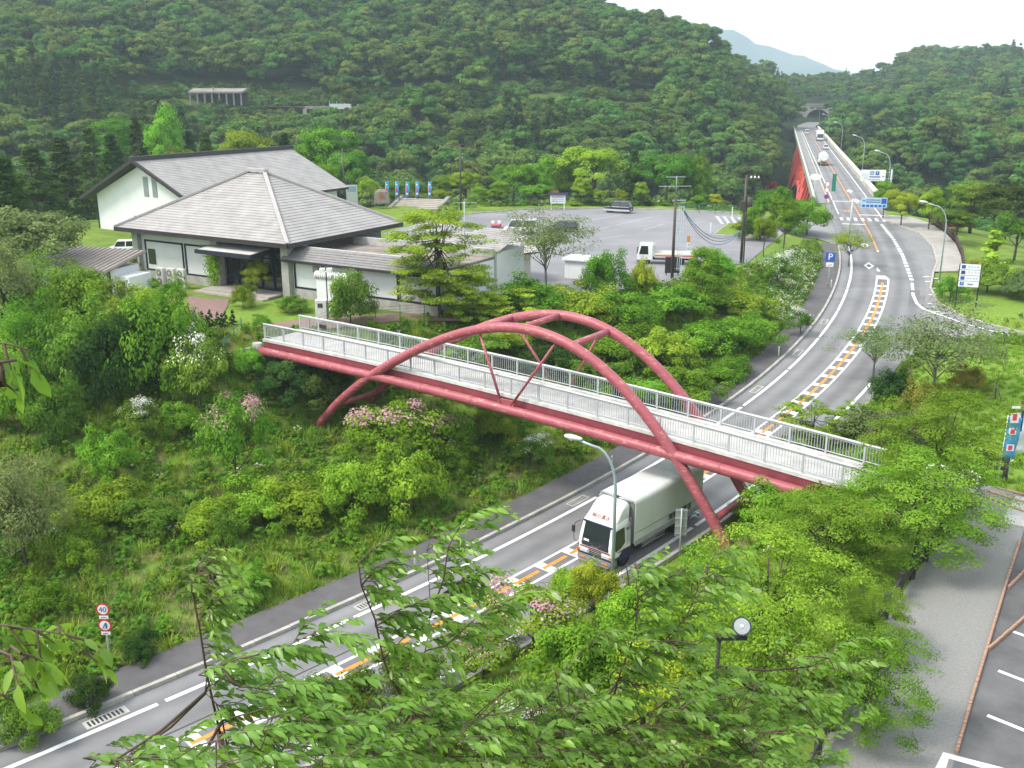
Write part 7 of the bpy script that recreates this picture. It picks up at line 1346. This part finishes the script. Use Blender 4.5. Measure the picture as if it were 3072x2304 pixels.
# ------------------------------------------------------------------ grass, weeds and flowers on the slopes
def tuft(seed, n, h, spread, m, wdt=.03, lean=.5):
    rg = np.random.default_rng(seed); a = rg.random(n)*6.283; r = spread*rg.random(n)**.6; P = np.stack([np.cos(a)*r, np.sin(a)*r, np.zeros(n)-.05], 1); d = np.stack([np.cos(a)*lean*rg.random(n), np.sin(a)*lean*rg.random(n), np.ones(n)], 1); H_ = h*(.5+.6*rg.random(n))[:, None]; s_ = np.stack([-np.sin(a), np.cos(a), 0*a], 1)*wdt*.5
    V = np.stack([P-s_, P+s_, P+d*H_*.6+s_*.7, P+d*H_*.6-s_*.7, P+d*H_+np.stack([np.cos(a), np.sin(a), -.3+0*a], 1)*H_*.25], 1).reshape(-1, 3); o = (np.arange(n)*5)[:, None]; F = np.concatenate([o+np.array([[0, 1, 2]]), o+np.array([[0, 2, 3]]), o+np.array([[3, 2, 4]])]); return arr_mesh('tuft%d' % seed, V, F, [m], {'v': np.repeat(rg.random(n), 5)})
T_ = [tuft(1, 34, .5, .3, F_GRASS), tuft(2, 30, .75, .28, F_GRASS, .035, .7), tuft(3, 40, .3, .35, F_FRESH, .05), tuft(4, 30, .45, .3, F_DRY, .025, .9)]
wd_, _ = crown_mesh('weed', 300, 'round', .42, .3, 12, 22, .11, F_FRESH, lift=.22); wd2, _ = crown_mesh('weed2', 301, 'round', .5, .35, 12, 22, .13, F_MID, lift=.25); fl_, _ = crown_mesh('daisy', 302, 'round', .4, .28, 10, 16, .09, F_GRASS, lift=.25, flowers=(P_WHITE, .35, .8)); T_ += [wd_, wd2, fl_]
def fill(name, polyg, dens, wts, label, cat, smin=.7, smax=1.4, excl=(), zmax=99):
    rg = np.random.default_rng(len(name)*7+3); xs = [p[0] for p in polyg]; ys = [p[1] for p in polyg]; n = int((max(xs)-min(xs))*(max(ys)-min(ys))*dens); x = rg.uniform(min(xs), max(xs), n); y = rg.uniform(min(ys), max(ys), n); k = polyd(x, y, polyg) < 0
    for e_ in excl: k &= polyd(x, y, e_) > .2
    zr, d, s_ = roadz(x, y); k &= ~((s_ < 0) & (d < 7.15) & (y < 190)) & ~((s_ >= 0) & (d < 4.75) & (y < 190)); x, y = x[k], y[k]; z = ground(x, y); wts = np.array(wts, float); mod = hnoise(x, y, 3.1, 2) > .25
    idx = rg.choice(len(wts), len(x), p=wts/wts.sum()); idx = np.where(mod & (idx == 0), 3, idx) if wts[3] > 0 else idx
    return scatter(name, np.stack([x, y, z], 1), rg.random(len(x))*6.28, rg.uniform(smin, smax, len(x)), idx, T_, label, cat)
LEFTS = [(-62,30),(-40,12),(-20,26),(5,52),(20,68),(38,92),(46,125),(40,134),(30,112),(14,96),(4,89),(-8,81),(-18,78),(-26,78),(-45,82),(-62,83)]
fill('slope_grass', LEFTS, 5.0, (3, 2, 3, 1.2, 2.2, 1.6, .12), 'rough grass and weeds covering the slope between road and terrace', 'grass', excl=(PLAT, LOT))
RIGHTS = [(-28,14),(-12,24),(0,38),(12,50),(24,68),(36,88),(44,92),(60,88),(60,50),(24,52),(18,44),(12,34),(8,24),(0,10)]
fill('bank_grass', RIGHTS, 4.5, (3, 2, 3, .6, 2.4, 1.2, .15), 'grass and weeds on the near bank and the junction field', 'grass', .6, 1.2, (GRAV, NPARK, LAYBY, FIELD))
fill('field_grass', FIELD, 6.0, (2, .3, 6, 0, .25, 0, .1), 'bright short grass of the junction field', 'grass', .35, .75, (GRAV, LAYBY))
FLB = [W(2290,790,5.9), W(2400,760,5.2), W(2470,760,4.8), W(2520,780,4.6), W(2470,860,4.2), W(2400,980,3.4), W(2340,940,4.2), W(2300,850,5.4)]
fill('daisy_bank', FLB, 7, (1, 0, 1, 0, 1, 0, 7), 'white wild flowers covering the grassy bank by the parking sign', 'flowers', .7, 1.3)
fill('verge_plants', [W(1340,640,ZL), W(1560,618,ZL), W(1800,614,ZL), W(2200,625,ZL), W(2230,600,6), W(1700,590,6), W(1300,600,6)], 1.2, (2, 0, 3, 0, 4, 3, 1.0), 'low plants along the verge beyond the car park', 'ground cover', .8, 1.6)
